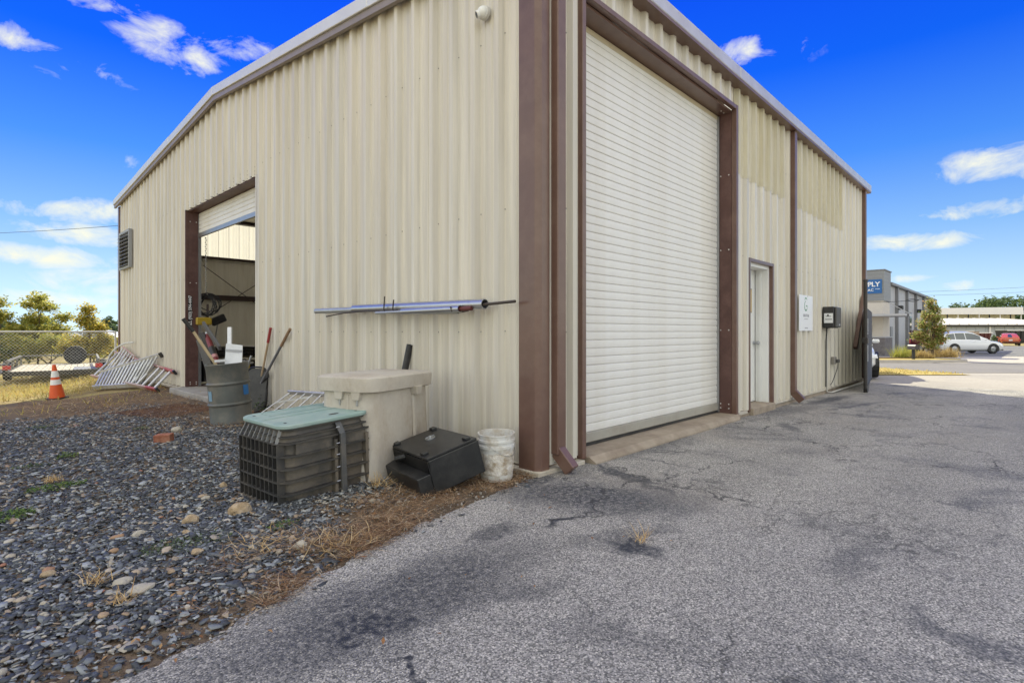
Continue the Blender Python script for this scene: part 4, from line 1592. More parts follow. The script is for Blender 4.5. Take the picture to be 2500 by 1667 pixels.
st.bar((sx - .012, -D2 / 2 - .012, .436), (sx - .006, -D2 / 2 - .014, .0), .010, .012, up=(0, -1, 0))
obj('strap', st, m_strap, vt)
mb = MB()
for z in (.10, .20, .29, .37, .485):
    mb.tube([(sx - .045, -D2 / 2 - .002, z), (sx - .020, -D2 / 2 - .006, z + .002)], .0045, 6)
obj('strap_buckle', mb, m_steel, vt)

# tan polymer pedestal
m_ped = mat('tan_polymer_concrete', (.56, .515, .44), rough=.8, var=.22, scale=5, dirt=(.30, .235, .17), dscale=2.6, damt=.6, bump=.35, bscale=140, spec=.25, stretch=(1, 1, .6))
pd = thing('utility_pedestal', 'tall tan polymer pedestal with an overhanging lid between crate and wall', 'pedestal', (-.83, 1.165, -.005), R(18))


def bulged(w, d, r, n, bulge, z, dx=0):
    out = []
    for x, y in rrect(w, d, r, n):
        y2 = y - bulge * (1 - min(1, abs(x) / (w / 2)) ** 2) if y < 0 else y
        out.append((x + dx, y2, z))
    return out


body = MB().loft([bulged(w, d, .13, 7, .035, z) for w, d, z in ((.93, .58, 0), (.90, .565, .2), (.87, .55, .5), (.855, .54, .76))])
pb = obj('body', body, m_ped, pd, smooth=50)
lid = MB().loft([bulged(w, d, .13, 7, .03, z) for w, d, z in ((.90, .60, .715), (.925, .625, .722), (.935, .635, .80), (.93, .63, .83), (.89, .59, .842), (.5, .3, .848))])
pl = obj('lid', lid, m_ped, pd, smooth=45)
for u0, v0, rz in ((.14, -.352, 0), (-.452, .02, -90), (-.452, -.16, -90)):
    M_ = Matrix.Translation((u0, v0, .655)) @ Matrix.Rotation(R(rz), 4, 'Z')
    mb = MB().hexa([(-.032, -.004, 0), (.032, -.004, 0), (.032, .07, 0), (-.032, .07, 0)], [(-.05, -.006, .075), (.05, -.006, .075), (.05, .07, .075), (-.05, .07, .075)]).xform(M_)
    obj('lid_tab', mb, m_ped, pl, bevel=.005)
for v in (.02, -.16):
    obj('lid_bolt', MB().lathe([(.009, 0), (.009, .045)], 8, Matrix.Translation((-.435, v, .61))), m_steel, pl)
obj('seam_rib', MB().bar((.14, -.292, .66), (.14, -.318, .02), .05, .03, up=(0, -1, 0)), m_ped, pb, bevel=.012)
obj('seam_rib', MB().bar((-.424, -.06, .70), (-.455, -.06, .02), .03, .02, up=(-1, 0, 0)), m_ped, pb, bevel=.006)
# tipped black steel box
m_safe = mat('black_powder_coat', (.011, .012, .014), rough=.33, var=.3, scale=5, dirt=(.06, .058, .055), dscale=9, damt=.28, bump=.12, bscale=120, spec=.5)
sf = thing('steel_safe', 'black steel safe lying tipped on its back beside the white bucket', 'safe', (-.735, .47, .028), rot=(R(-2), R(-14.7), R(-12)))
sf.scale = (1.09, 1.05, 1.12)
w, d, h = .51, .70, .25
mb = MB().box(-w / 2 + .10, w / 2, -d / 2, d / 2, 0, h - .02).box(-w / 2, -w / 2 + .101, -d / 2, d / 2, 0, h * .58)
obj('body', mb, m_safe, sf, bevel=.004)
dr = obj('door', MB().box(-w / 2 + .104, w / 2 - .006, -d / 2 + .006, d / 2 - .006, h - .018, h), m_safe, sf, bevel=.003)
for u, v in ((-w / 2 + .14, -d / 2 + .12), (w / 2 - .06, -d / 2 + .06), (-w / 2 + .14, d / 2 - .06), (w / 2 - .05, d / 2 - .05)):
    obj('hinge_block', MB().box(u - .022, u + .022, v - .03, v + .03, h, h + .016), m_safe, dr, bevel=.003)
kb = MB().lathe([(.040, 0), (.040, .004), (.012, .006), (.010, .022), (.0, .023)], 18, Matrix.Translation((.08, .09, h)))
kb.bar((.045, .095, h + .014), (.115, .085, h + .016), .008, .006)
obj('lock', kb, m_steel, dr)
for v in (-.28, .05):
    obj('foot', MB().tube([(-w / 2 + .12, v + .35, h * .80), (-w / 2 + .05, v + .41, h * .78)], .022, 12), m_safe, sf)
obj('frame_lip', MB().box(-w / 2 + .10, -w / 2 + .112, -d / 2, d / 2, h * .58, h - .02), m_safe, sf)

# plaster splashed bucket
m_bkt = mat('white_bucket_plastic', (.66, .66, .63), rough=.5, var=.08, scale=5, dirt=(.40, .33, .24), dscale=9, damt=.75, bump=.3, bscale=30)
m_plas = mat('dried_plaster', (.55, .50, .42), rough=.95, var=.35, scale=18, col2=(.30, .23, .15), dirt=(.72, .70, .66), dscale=14, damt=.9, bump=1.0, bscale=45, contrast=.35)
bk = thing('bucket', 'white plaster splashed plastic bucket without lid by the building corner', 'bucket', (-.335, .155, .0), 0, rot=(R(1), R(-2), 0))
prof = [(.128, 0), (.131, .01), (.143, .26), (.150, .262), (.150, .285), (.145, .288), (.1455, .31), (.153, .313), (.153, .33), (.146, .333), (.148, .366), (.153, .367), (.153, .375), (.144, .375), (.139, .30), (.124, .012)]
obj('bucket_body', MB().lathe(prof, 36), m_bkt, bk, smooth=35)
mb = MB()
g_ = np.random.default_rng(3)
n = 36
vs, fs = [], []
rows = 12
for j in range(rows + 1):
    for i in range(n + 1):
        t = R(165 + 200 * i / n)
        z = .045 + .185 * j / rows
        e = 1 - max(abs(i / n * 2 - 1), abs(j / rows * 2 - 1)) ** 2
        rr_ = .1312 + (z - .01) * .048 + .0005 + (.007 * max(0, mnoise.noise((i * .5, j * .55, 2)) + .25) if e > .05 else -.003)
        vs.append((rr_ * math.cos(t), rr_ * math.sin(t), z))
for j in range(rows):
    for i in range(n):
        a = j * (n + 1) + i
        fs.append((a, a + 1, a + n + 2, a + n + 1))
obj('dried_plaster', MB().add(vs, fs), m_plas, bk, smooth=60)
mb = MB().tube([(.151 * math.cos(t), .151 * math.sin(t), .30 - .10 * math.sin((t - R(200)) / R(160) * math.pi)) for t in [R(200 + 160 * i / 14) for i in range(15)]], .002, 6)
obj('handle', mb, m_steel, bk)

# loose stones and the brick
m_tan = mat('tan_rock', (.40, .29, .17), rough=.9, var=.3, scale=14, dirt=(.56, .47, .36), dscale=8, damt=.7, bump=.8, bscale=60)
m_pale = mat('pale_rock', (.46, .42, .35), rough=.9, var=.25, scale=14, bump=.6, bscale=60)
m_brick = mat('red_clay_brick', (.34, .12, .07), rough=.9, var=.35, scale=16, dirt=(.42, .25, .17), dscale=9, damt=.5, bump=.6, bscale=90)


def rock(p, r, m, label, seed, sq=(1.2, .95, .7), group=None, cat='rock', rz=0.0):
    bm = bmesh.new()
    bmesh.ops.create_icosphere(bm, subdivisions=3, radius=1)
    for v in bm.verts:
        c = v.co
        k = 1 + .30 * mnoise.noise(c * 1.1 + Vector((seed * 3.1, 0, 0))) + .12 * mnoise.noise(c * 3.2 + Vector((0, seed, 0))) + .05 * mnoise.noise(c * 8 + Vector((0, seed, 0)))
        v.co = Vector((c.x * sq[0], c.y * sq[1], max(c.z, -.45) * sq[2])) * r * k
    zmin = min(v.co.z for v in bm.verts)
    for v in bm.verts:
        v.co.z -= zmin
    me = bpy.data.meshes.new('rock')
    bm.to_mesh(me)
    bm.free()
    o = obj('rock', me, m, smooth=28)
    x, y, _ = at(*p)
    o.location = (x, y, ground_z(x, y) - r * .12)
    o.rotation_euler = (0, 0, rz)
    return tag(o, label, cat, group)


rock((587, 1246), .062, m_tan, 'largest tan rock lying at the front corner of the plastic crate', 2, (1.25, .9, .85), rz=.4)
rock((465, 1268), .040, m_tan, 'orange tan rock standing alone left of the largest rock', 5, (1.1, .8, .9))
rock((430, 1047), .048, m_pale, 'sandy rock right behind the red brick', 8, (1.2, .9, .9))
rock((545, 1180), .030, m_tan, 'round brown stone left of the crate grid', 12, (.9, .9, 1))
rock((480, 1350), .026, m_tan, 'ochre stone at the edge of the grey green weed mat', 14)
rock((340, 1298), .036, m_pale, 'pale stone nearest the middle of the slate bed', 17)
rock((736, 1336), .028, m_pale, 'light grey stone in the rusty grass by the asphalt', 21, (1, 1, 1))
rock((503, 1206), .026, m_pale, 'cream stone up the slope from the orange tan rock', 23)
rock((298, 1425), .032, m_pale, 'white stone beside the golden straw tuft', 26)
rock((345, 1440), .040, m_pale, 'broad whitish stone right of the golden straw tuft', 29, (1.3, .9, .5))
rock((455, 1297), .022, m_tan, 'small pinkish stone below the orange tan rock', 31)
rock((118, 1400), .026, m_tan, 'lone tan pebble far left among blue slate', 34)
bx_, by_, _ = at(401, 1069)
br = solo('brick', MB().box(-.085, .085, -.055, .055, 0, .088), m_brick, 'broken red brick lying on the slate chips', 'brick', bevel=.004)
br.location = (bx_, by_, ground_z(bx_, by_) - .004)
br.rotation_euler = (R(4), R(-3), R(-38))

# ------------------------------------------------------------------ steel drum and what stands in and by it
m_drum = mat('faded_green_drum_paint', (.115, .122, .112), rough=.5, var=.3, scale=4, col2=(.08, .086, .082), dirt=(.22, .19, .15), dscale=3, damt=.55, bump=.1, bscale=50, metal=.1)
m_blue = mat('blue_spray_paint', (.02, .16, .42), rough=.6, var=.2)
DX, DYY = -.78, 4.85
dz = ground_z(DX, DYY)
drum_rot = Euler((R(-1.5), R(-4.0), R(0)))
dm = thing('oil_drum', 'dented grey green steel drum with blue paint marks leaning outwards', 'drum', (DX, DYY, dz - .02), rot=drum_rot)
rp = .286
prof = [(.27, .0), (rp, .004), (rp + .006, .012), (rp, .022), (rp, .27), (rp + .014, .283), (rp + .018, .295), (rp + .014, .307), (rp, .320), (rp, .565), (rp + .014, .578), (rp + .018, .59), (rp + .014, .602), (rp, .615), (rp, .858), (rp + .008, .868), (rp + .005, .880),
        (rp - .006, .878), (rp - .008, .85), (rp - .010, .03), (.0, .02)]
mbd = MB().lathe(prof, 48, cap1=False)
mbd.v = [(x * (1 + .022 * mnoise.noise((x * 3, y * 3, z * 3))), y * (1 + .022 * mnoise.noise((x * 3, y * 3, z * 3 + 5))), z) for x, y, z in mbd.v]
obj('drum_body', mbd, m_drum, dm, smooth=40)


def patch(a0, a1, z0, z1, r, m, name):
    n = 8
    vs, fs = [], []
    for i in range(n + 1):
        t = R(a0 + (a1 - a0) * i / n)
        vs += [(r * math.cos(t), r * math.sin(t), z0 + .006 * math.sin(i * 2.1)), (r * math.cos(t), r * math.sin(t), z1 + .006 * math.sin(i * 1.3))]
        if i:
            a = 2 * (i - 1)
            fs.append((a, a + 2, a + 3, a + 1))
    return obj(name, MB().add(vs, fs), m, dm)


patch(-68, -46, .41, .55, rp + .007, m_blue, 'paint_mark')
patch(184, 200, .36, .50, rp + .007, mat('pale_blue_paint', (.20, .34, .46), rough=.6, var=.3, scale=20), 'paint_mark')
dm.scale = (.90, .90, .93)
DM = Matrix.Translation((DX, DYY, dz - .02)) @ drum_rot.to_matrix().to_4x4()
m_wood = mat('pale_wood_handle', (.52, .41, .25), rough=.6, var=.2, scale=6, stretch=(1, 1, .1))
m_woodd = mat('brown_wood_handle', (.30, .19, .11), rough=.6, var=.25, scale=6)
Zd = 7.30
A = Vector(deep(460, Zd, 795))
B = Vector(deep(450, Zd, 780))
top = Vector(deep(447, 7.05, 778))
mid = Vector(deep(470, 7.12, 806))
low = Vector(deep(523, 7.26, 884))
dirv = (low - mid).normalized()
end = low + dirv * .62
sv = thing('shovel', 'pale wooden shovel handle with black grip sticking out of the drum', 'shovel', tuple(end))
obj('handle', MB().tube([mid - Vector(end), low - Vector(end), Vector((0, 0, 0))], .019, 10), m_wood, sv, smooth=50)
obj('grip', MB().tube([top - end, mid - end + dirv * .02], .025, 10), m_black, sv, smooth=50)
# white things in the drum
m_white = mat('white_coated_metal', (.70, .72, .74), rough=.45, var=.06, dirt=(.5, .5, .48), dscale=4, damt=.3)
c0 = DM @ Vector((.02, -.02, .5))
pbm = thing('bent_sheet', 'bent white sheet metal panel standing in the drum', 'panel', (c0.x, c0.y, c0.z))
P0, P1, P2, P3 = [Vector(deep(px, Z, py)) - c0 for px, py, Z in ((548, 900, 7.25), (590, 896, 7.32), (592, 843, 7.42), (552, 838, 7.34))]
back = Vector((.03, .03, 0))
pnl = MB().hexa([P0, P1, P1 + back * .3, P0 + back * .3], [P3, P2, P2 + back * .3, P3 + back * .3])
obj('sheet', pnl, m_white, pbm)
fld = MB()
q0, q1 = P3.lerp(P0, .28), P2.lerp(P1, .28)
nrm = Vector((-.72, -.69, 0)) * .006
fld.bar(q0 + nrm, q1 + nrm, .004, .035, up=(0, 0, 1))
obj('fold', fld, mat('grey_fold', (.45, .46, .48), rough=.5), pbm)
a_, b_ = Vector(deep(561, 7.45, 799)), Vector(deep(561, 7.30, 905))
solo('post', MB().bar(b_, a_, .05, .03, up=(.7, .7, 0)), m_white, 'thin white upright post sticking up out of the drum', 'post')
a_, b_ = Vector(deep(524, 7.12, 878)), Vector(deep(552, 7.2, 876))
solo('trim_strip', MB().bar(a_ - Vector((0, 0, .02)), b_ - Vector((0, 0, .02)), .03, .03), m_white, 'short white trim strip lying across the drum rim', 'strip')
# long handled tools leaning at the wall
m_redgrip = mat('red_rubber_grip', (.30, .03, .03), rough=.5, var=.2)
m_rust = mat('rusty_blade', (.16, .065, .035), rough=.8, var=.4, scale=12, dirt=(.24, .12, .06), dscale=6)
m_greyrod = mat('grey_fibreglass_handle', (.16, .16, .17), rough=.5, var=.2)
t0 = Vector(on_gable(661, 800, -.05))
foot = Vector(at(624, 997))
foot.z = ground_z(foot.x, foot.y) + .02
sp = thing('spade', 'worn wooden spade with red grip leaning on the wall by the drum', 'spade', tuple(foot))
v = t0 - foot
obj('handle', MB().tube([v * .1, v * .82], .016, 10), mat('weathered_handle', (.42, .30, .18), rough=.7, var=.3, scale=5), sp, smooth=50)
obj('grip', MB().tube([v * .82, v], .021, 10), m_redgrip, sp, smooth=50)
obj('blade', MB().hexa([(-.01, -.09, 0), (.01, -.09, 0), (.02, .09, 0), (0, .09, 0)], [v * .17 + Vector((-.01, -.10, 0)), v * .17 + Vector((.01, -.10, 0)), v * .17 + Vector((.02, .10, 0)), v * .17 + Vector((0, .10, 0))]), m_rust, sp, bevel=.004)
t1 = Vector(on_gable(708.5, 803, -.05))
foot2 = Vector(at(620, 992))
foot2.z = ground_z(foot2.x, foot2.y) + .015
foot2 += Vector((-.08, .02, 0))
rk = thing('digging_fork', 'grey handled digging tool with rusty foot crossing the spade', 'digging tool', tuple(foot2))
v = t1 - foot2
obj('handle', MB().tube([v * .20, v * .80], .019, 10), m_greyrod, rk, smooth=50)
obj('handle_end', MB().tube([v * .80, v], .021, 10), m_woodd, rk, smooth=50)
obj('ferrule', MB().tube([v * .15, v * .21], .024, 10), mat('green_tape', (.24, .33, .16), rough=.6), rk, smooth=50)
obj('blade', MB().bar((0, 0, 0), v * .16, .13, .014, up=(-.7, -.5, 0)), m_rust, rk, bevel=.004)
# black tub standing on edge by the wall
tb = thing('plastic_tub', 'black plastic tub standing on edge between drum and wall', 'tub', (-.20, 5.62, ground_z(-.2, 5.62)), R(-62), rot=(R(-8), 0, R(-62)))
mb = MB().loft([[(x, y, z) for x, z in rrect(.40, .66, .15, 6, 0, .33)] for y in (-.02, .0)] + [[(x, .14, z) for x, z in rrect(.32, .56, .12, 6, 0, .33)]])
obj('tub_shell', mb, m_black, tb, smooth=40, bevel=0)
obj('tub_rim', MB().tube([(x, -.01, z) for x, z in rrect(.42, .68, .16, 6, 0, .34)] + [(.21, -.01, .34)], .014, 6, caps=False), m_black, tb, smooth=60)
solo('paint_tin', MB().lathe([(.09, 0), (.09, .18), (.085, .18), (.085, .02)], 18, Matrix.Translation((-.02, 6.05, .05)), cap1=False), m_steel, 'small shiny metal tin on the door sill behind the drum', 'tin')


# ------------------------------------------------------------------ ladders
m_alu = mat('worn_aluminium', (.68, .69, .70), rough=.42, metal=.55, var=.18, scale=6, dirt=(.42, .41, .40), dscale=5)
m_orange = mat('red_fibreglass_rail', (.40, .06, .04), rough=.5, var=.3, scale=5, dirt=(.45, .20, .15), dscale=4)
m_pinkgrey = mat('faded_fibreglass_rail', (.50, .40, .37), rough=.6, var=.25, scale=4, dirt=(.40, .12, .09), dscale=1.5, damt=.8)


def ladder(name, label, a0, a1, b0, b1, n, m_rail, m_rung, rail=(.025, .075), rung=.016, inset=(.04, .96), feet=True, flat=False):
    """rails a0-a1 and b0-b1, n rungs between them"""
    a0, a1, b0, b1 = map(Vector, (a0, a1, b0, b1))
    base = (a0 + a1 + b0 + b1) / 4
    base.z = min(p.z for p in (a0, a1, b0, b1))
    t = thing(name, label, 'ladder', tuple(base))
    nrm = (a1 - a0).cross(b0 - a0).normalized()
    for p, q in ((a0, a1), (b0, b1)):
        obj('rail', MB().bar(p - base, q - base, rail[0], rail[1], up=nrm), m_rail, t, bevel=.002)
    for i in range(n):
        k = inset[0] + (inset[1] - inset[0]) * i / (n - 1)
        p, q = a0.lerp(a1, k) - base, b0.lerp(b1, k) - base
        if flat:
            obj('rung', MB().bar(p, q, .075, .022, up=nrm), m_rung, t, bevel=.003)
        else:
            obj('rung', MB().tube([p, q], rung, 8), m_rung, t, smooth=60)
    if feet:
        for p, q in ((a0, a1), (b0, b1)):
            obj('foot', MB().bar(q - base, q + (q - p).normalized() * .07 - base, rail[0] + .012, rail[1] + .02, up=nrm), m_black, t)
    return t


gz = ground_z
LA, LB = (-1.08, 13.0, gz(-1.08, 13.0) + .05), (-.36, 11.75, gz(-.36, 11.75) + .06)
UA, UB = (-.80, 13.85, .17), (-.10, 11.35, .66)
ladder('extension_ladder', 'silver aluminium extension ladder leaning on its side against the gable wall', LA, LB, UA, UB, 15, m_alu, m_alu, rail=(.034, .10), rung=.024)
o_ = Vector((.045, .035, -.015))
ladder('extension_ladder_section', 'second aluminium ladder section nested behind the silver one', Vector(LA) + o_, Vector(LB) + o_ * .9, Vector(UA) + o_, Vector(UB).lerp(Vector(UA), .06) + o_ * .3, 14, m_alu, m_alu, rail=(.03, .07), feet=False)
ladder('step_ladder', 'red ended stepladder lying underneath the aluminium ladders', (-.80, 15.1, .02), (-.43, 10.2, gz(-.43, 10.2) + .05), (-.13, 15.9, .60), (-.10, 10.25, .33), 13, m_pinkgrey, m_alu, rail=(.035, .085), rung=.03)
ladder('step_ladder', 'pale stepladder frame propped up behind the pile of ladders', (-.62, 14.6, .04), (-.52, 13.2, .02), (-.12, 15.0, .78), (-.12, 13.6, .55), 6, m_pinkgrey, m_alu, rail=(.03, .07), rung=.02, feet=False)
sl = bpy.data.objects['step_ladder']
for a, b in ((Vector((-.43, 10.2, gz(-.43, 10.2) + .05)), Vector((-.80, 15.1, .02))), (Vector((-.10, 10.25, .33)), Vector((-.13, 15.9, .60)))):
    d = (b - a).normalized()
    mb = MB().bar(a - d * .004 - sl.location, a + d * .62 - sl.location, .045, .095, up=Vector((.63, .1, -.75)))
    obj('rail_sleeve', mb, m_orange, sl, bevel=.003)
pts = [deep(px, 14.2, py) for px, py in ((262, 885), (268, 868), (276, 857), (286, 848), (298, 841), (310, 837), (326, 836))]
solo('hose', MB().tube(pts, .022, 8), mat('milky_tube', (.62, .63, .62), rough=.4, var=.1), 'whitish bent tube arching up behind the ladders', 'tube', smooth=60)
# ladder behind the pedestal
a0, a1 = Vector(on_gable(705, 957, -.16)), Vector(on_gable(835, 966, -.12))
a1 = a0 + (a1 - a0)
b0, b1 = Vector((-.62, a0.y + .12, .03)), Vector((-.55, a1.y - .05, .03))
ladder('folding_ladder', 'low aluminium ladder lying on its side behind the pedestal', b0, b1, a0, a1, 7, m_alu, m_alu, rail=(.025, .06), rung=.009, feet=False)
obj('spreader', MB().bar(Vector((-.38, a0.y - .1, .24)) - bpy.data.objects['folding_ladder'].location, Vector((-.12, a0.y - .75, .36)) - bpy.data.objects['folding_ladder'].location, .012, .02), m_alu, bpy.data.objects['folding_ladder'])
# rusty wire mesh lying on the soil by the open door
gm = MB()
c = Vector((-1.05, 6.7, 0))
for i in range(22):
    for (dx, dy) in ((1, .25), (-.25, 1)):
        L_ = .55 if dy == .25 else .75
        k = -.72 + i * .066 if dy == .25 else -.52 + i * .048
        off = Vector((-.25, 1, 0)).normalized() * k if dy == .25 else Vector((1, .25, 0)).normalized() * k
        d = Vector((dx, dy, 0)).normalized()
        p, q = c + off - d * L_, c + off + d * L_
        n = 5
        gm.tube([Vector((p.lerp(q, j / n).x, p.lerp(q, j / n).y, gz(p.lerp(q, j / n).x, p.lerp(q, j / n).y) + .02 + .012 * mnoise.noise(p.lerp(q, j / n) * 3))) for j in range(n + 1)], .0018, 4)
solo('wire_mesh', gm, m_rust, 'rusty wire mesh sheet lying on the soil before the open door', 'wire mesh')

# traffic cone
cx_, cy_, _ = at(140, 967, -.14)
cz_ = ground_z(cx_, cy_)
m_cone = mat('orange_cone_rubber', (.72, .10, .02), rough=.5, var=.12, scale=6)
m_refl = mat('white_reflective_collar', (.78, .78, .76), rough=.4, var=.08)
cn = thing('traffic_cone', 'orange traffic cone with two white bands at the edge of the field', 'cone', (cx_, cy_, cz_ - .004), R(20), rot=(R(1.5), R(-5.5), R(20)))
Hc = .71


def cr_(z):
    return .135 - (.135 - .028) * (z - .03) / (Hc - .03)


obj('cone_body', MB().lathe([(cr_(.03), .03), (cr_(Hc), Hc), (cr_(Hc) - .006, Hc + .002)], 24), m_cone, cn, smooth=40)
obj('base', MB().prism(rrect(.31, .31, .05, 4), 0, .022), mat('dark_cone_base', (.05, .03, .025), rough=.6), cn, bevel=.004)
for z0, z1 in ((.30, .405), (.455, .585)):
    obj('reflective_band', MB().lathe([(cr_(z0) + .002, z0), (cr_(z1) + .002, z1)], 24, cap0=False, cap1=False), m_refl, cn, smooth=40)
# ------------------------------------------------------------------ things fixed to or hung on the walls
# dome camera
cp = Vector(on_gable(1186, 35, -.034))
sc_ = thing('security_camera', 'white dome security camera high on the gable wall near the corner', 'camera', tuple(cp))
M_ = Matrix.Rotation(R(-90), 4, 'Y')
obj('mount', MB().lathe([(.062, 0), (.062, .03), (.056, .036)], 24, M_), mat('camera_mount_white', (.62, .61, .57), rough=.5, var=.1), sc_, smooth=35)
obj('dome', MB().lathe([(.055 * math.cos(t), .036 + .050 * math.sin(t)) for t in [R(a) for a in range(0, 90, 10)]] + [(.001, .0865)], 24, M_), m_whitepaint, sc_, smooth=60)
eye = Matrix.Translation((-.062, .022, -.018)) @ Vector((-.75, .5, -.38)).to_track_quat('Z', 'Y').to_matrix().to_4x4()
obj('eye', MB().lathe([(.036, 0), (.036, .022), (.030, .028)], 20, eye), m_whitepaint, sc_, smooth=35)
obj('lens', MB().lathe([(.029, .0285), (.012, .0295), (.010, .026), (.001, .026)], 20, eye), glassy('camera_lens', (.01, .01, .012)), sc_, smooth=35)
# rack of pipes on hooks
m_galv = mat('galvanised_pipe', (.52, .54, .57), rough=.30, metal=.85, var=.15, scale=8)
m_galv2 = mat('dull_conduit', (.50, .52, .53), rough=.42, metal=.7, var=.2, scale=8)
m_darkrod = mat('dark_rod', (.07, .055, .045), rough=.6, var=.3, metal=.2)


def pipe(name, label, a, b, x0, x1, r, m, n=14, inner=True):
    A, B = Vector(on_gable(*a, x0)), Vector(on_gable(*b, x1))
    mb = MB().tube([A, B], r, n, caps=False)
    mb.tube([B, A], r * .86, n, caps=False)
    d = (B - A).normalized()
    for P_ in (A, B):
        s_ = len(mb.v)
        ref = Vector((0, 0, 1))
        u = d.cross(ref).normalized()
        w_ = u.cross(d)
        for rr_ in (r, r * .86):
            mb.v += [tuple(P_ + (u * math.cos(2 * math.pi * j / n) + w_ * math.sin(2 * math.pi * j / n)) * rr_) for j in range(n)]
        mb.f += [(s_ + j, s_ + (j + 1) % n, s_ + n + (j + 1) % n, s_ + n + j) for j in range(n)]
    return solo(name, mb, m, label, 'pipe', 'pipes on the wall hooks', smooth=50)


pipe('pipe', 'thickest silver pipe on the wall hooks, upper right of the bundle', (865, 754), (1184, 742), -.15, -.15, .047, m_galv)
pipe('pipe', 'thinner silver pipe at the left end, sleeved in the thickest one', (772, 759.5), (1010, 751), -.15, -.15, .034, m_galv2)
pipe('pipe', 'lower silver pipe under the thickest one', (983, 760.5), (1124, 753.5), -.21, -.21, .034, m_galv)
pipe('pipe', 'slim short conduit at the bottom left of the lower pipe', (918, 764), (1000, 760), -.205, -.21, .016, m_galv2)
pipe('pipe', 'second slim conduit beside the lower pipe, dipping to the right', (985, 762), (1119, 760), -.17, -.16, .024, m_galv2)


def rod(name, label, pts, r, m):
    return solo(name, MB().tube([on_gable(px, py, x) for px, py, x in pts], r, 8), m, label, 'rod', smooth=60)


rod('rod', 'long dark bar poking out at the right end of the pipes', [(1130, 751, -.175), (1185, 743, -.16), (1258, 735.5, -.14)], .013, m_darkrod)
rod('rod', 'thin bent dark bar drooping at the left end of the pipes', [(797, 772.5, -.19), (840, 764, -.19), (880, 760.5, -.19), (970, 757, -.19)], .008, m_darkrod)
rod('rod', 'red painted bar showing right of the lower pipe', [(1100, 756, -.20), (1128, 754, -.20), (1152, 752, -.19)], .022, mat('dark_red_bar', (.13, .03, .025), rough=.5, var=.3))
rod('rod', 'red bar barely showing below the pipes near their left end', [(880, 760.5, -.17), (925, 757, -.17), (985, 757, -.17)], .009, bpy.data.materials['dark_red_bar'])
rod('rod', 'black angle bar lying along the top of the pipes', [(862, 747.5, -.10), (935, 745.5, -.10), (1012, 743, -.10)], .012, m_darkrod)
for i, (px, pt, lab) in enumerate(((944, 724, 'left wall hook, taller of the two hooks holding the pipes'), (966, 732, 'short wall hook just right of the taller one'))):
    y, z = on_gable(px, pt, -.2)[1:]
    b = on_gable(px - 3, 750, -.2)
    hk = MB().tube([(-.03, b[1], 1.415), (-.12, b[1], 1.40), (-.205, b[1], 1.405), (-.22, b[1], 1.44), (-.225, y, z)], .007, 8)
    o = solo('wall_hook', hk, m_darkrod, lab, 'hook', 'hooks under the pipes', smooth=60)
y = on_gable(1110, 752, -.2)[1]
hk = MB().tube([(-.03, y, 1.40), (-.12, y, 1.385), (-.235, y, 1.39), (-.25, y, 1.43)], .007, 8)
solo('wall_hook', hk, m_darkrod, 'low wall hook under the right end of the lower pipe', 'hook', 'hooks under the pipes', smooth=60)
# black pipe leaning behind the pedestal
a_, b_ = Vector(on_gable(1001, 841, -.06)), Vector((-.20, 1.90, .02))
mb = MB().tube([b_, a_], .036, 16, caps=False).tube([a_, b_], .031, 16, caps=False)
solo('pipe', mb, m_black, 'black plastic pipe leaning on the wall behind the tan pedestal', 'pipe', smooth=60)
# telephone sticker on the brown jamb
s0, s1 = on_gable(463, 723, .0), on_gable(472, 806, .0)
zc_ = (1.255 + 1.935) / 2
stk = thing('phone_sticker', 'black sticker with white phone number running up the brown jamb', 'sticker', (.06, DY1 - .027, 1.25))
obj('backing', MB().box(-.05, .028, -.001, .0012, .0, .69), m_black, stk)
me = text_mb('CALL (903) 594-4447', .082, frame_mat((-.010, -.0018, .345), (0, 0, 1), (-1, 0, 0)), space=.98, bold=.0015)
obj('lettering', me, mat('white_vinyl', (.8, .8, .8), rough=.5), stk)

# white company sign on the front wall
m_sign = mat('white_sign_board', (.76, .77, .78), rough=.4, var=.04, scale=2)
m_green = mat('green_logo', (.12, .30, .16), rough=.5, var=.2)
m_greytxt = mat('grey_sign_print', (.10, .10, .11), rough=.5)
m_palegrey = mat('pale_grey_sign_print', (.42, .43, .45), rough=.5)
SX0, SX1, SZ0, SZ1 = 6.99, 7.80, 1.215, 1.86
sg = thing('company_sign', 'white board sign with green letter G logo beside the middle downspout', 'sign', ((SX0 + SX1) / 2, -.045, SZ0))
hw = (SX1 - SX0) / 2
obj('board', MB().box(-hw, hw, -.006, .004, 0, SZ1 - SZ0), m_sign, sg)
lg = MB()


def arcband(cx, cz, rx, rz, a0, a1, w0, w1, n=24, y=-.0072):
    vs, fs = [], []
    for i in range(n + 1):
        k = i / n
        t = R(a0 + (a1 - a0) * k)
        w = w0 + (w1 - w0) * math.sin(k * math.pi)
        vs += [(cx + (rx - w / 2) * math.cos(t), y, cz + (rz - w / 2) * math.sin(t)), (cx + (rx + w / 2) * math.cos(t), y, cz + (rz + w / 2) * math.sin(t))]
        if i:
            a = 2 * (i - 1)
            fs.append((a, a + 1, a + 3, a + 2))
    lg.add(vs, fs)


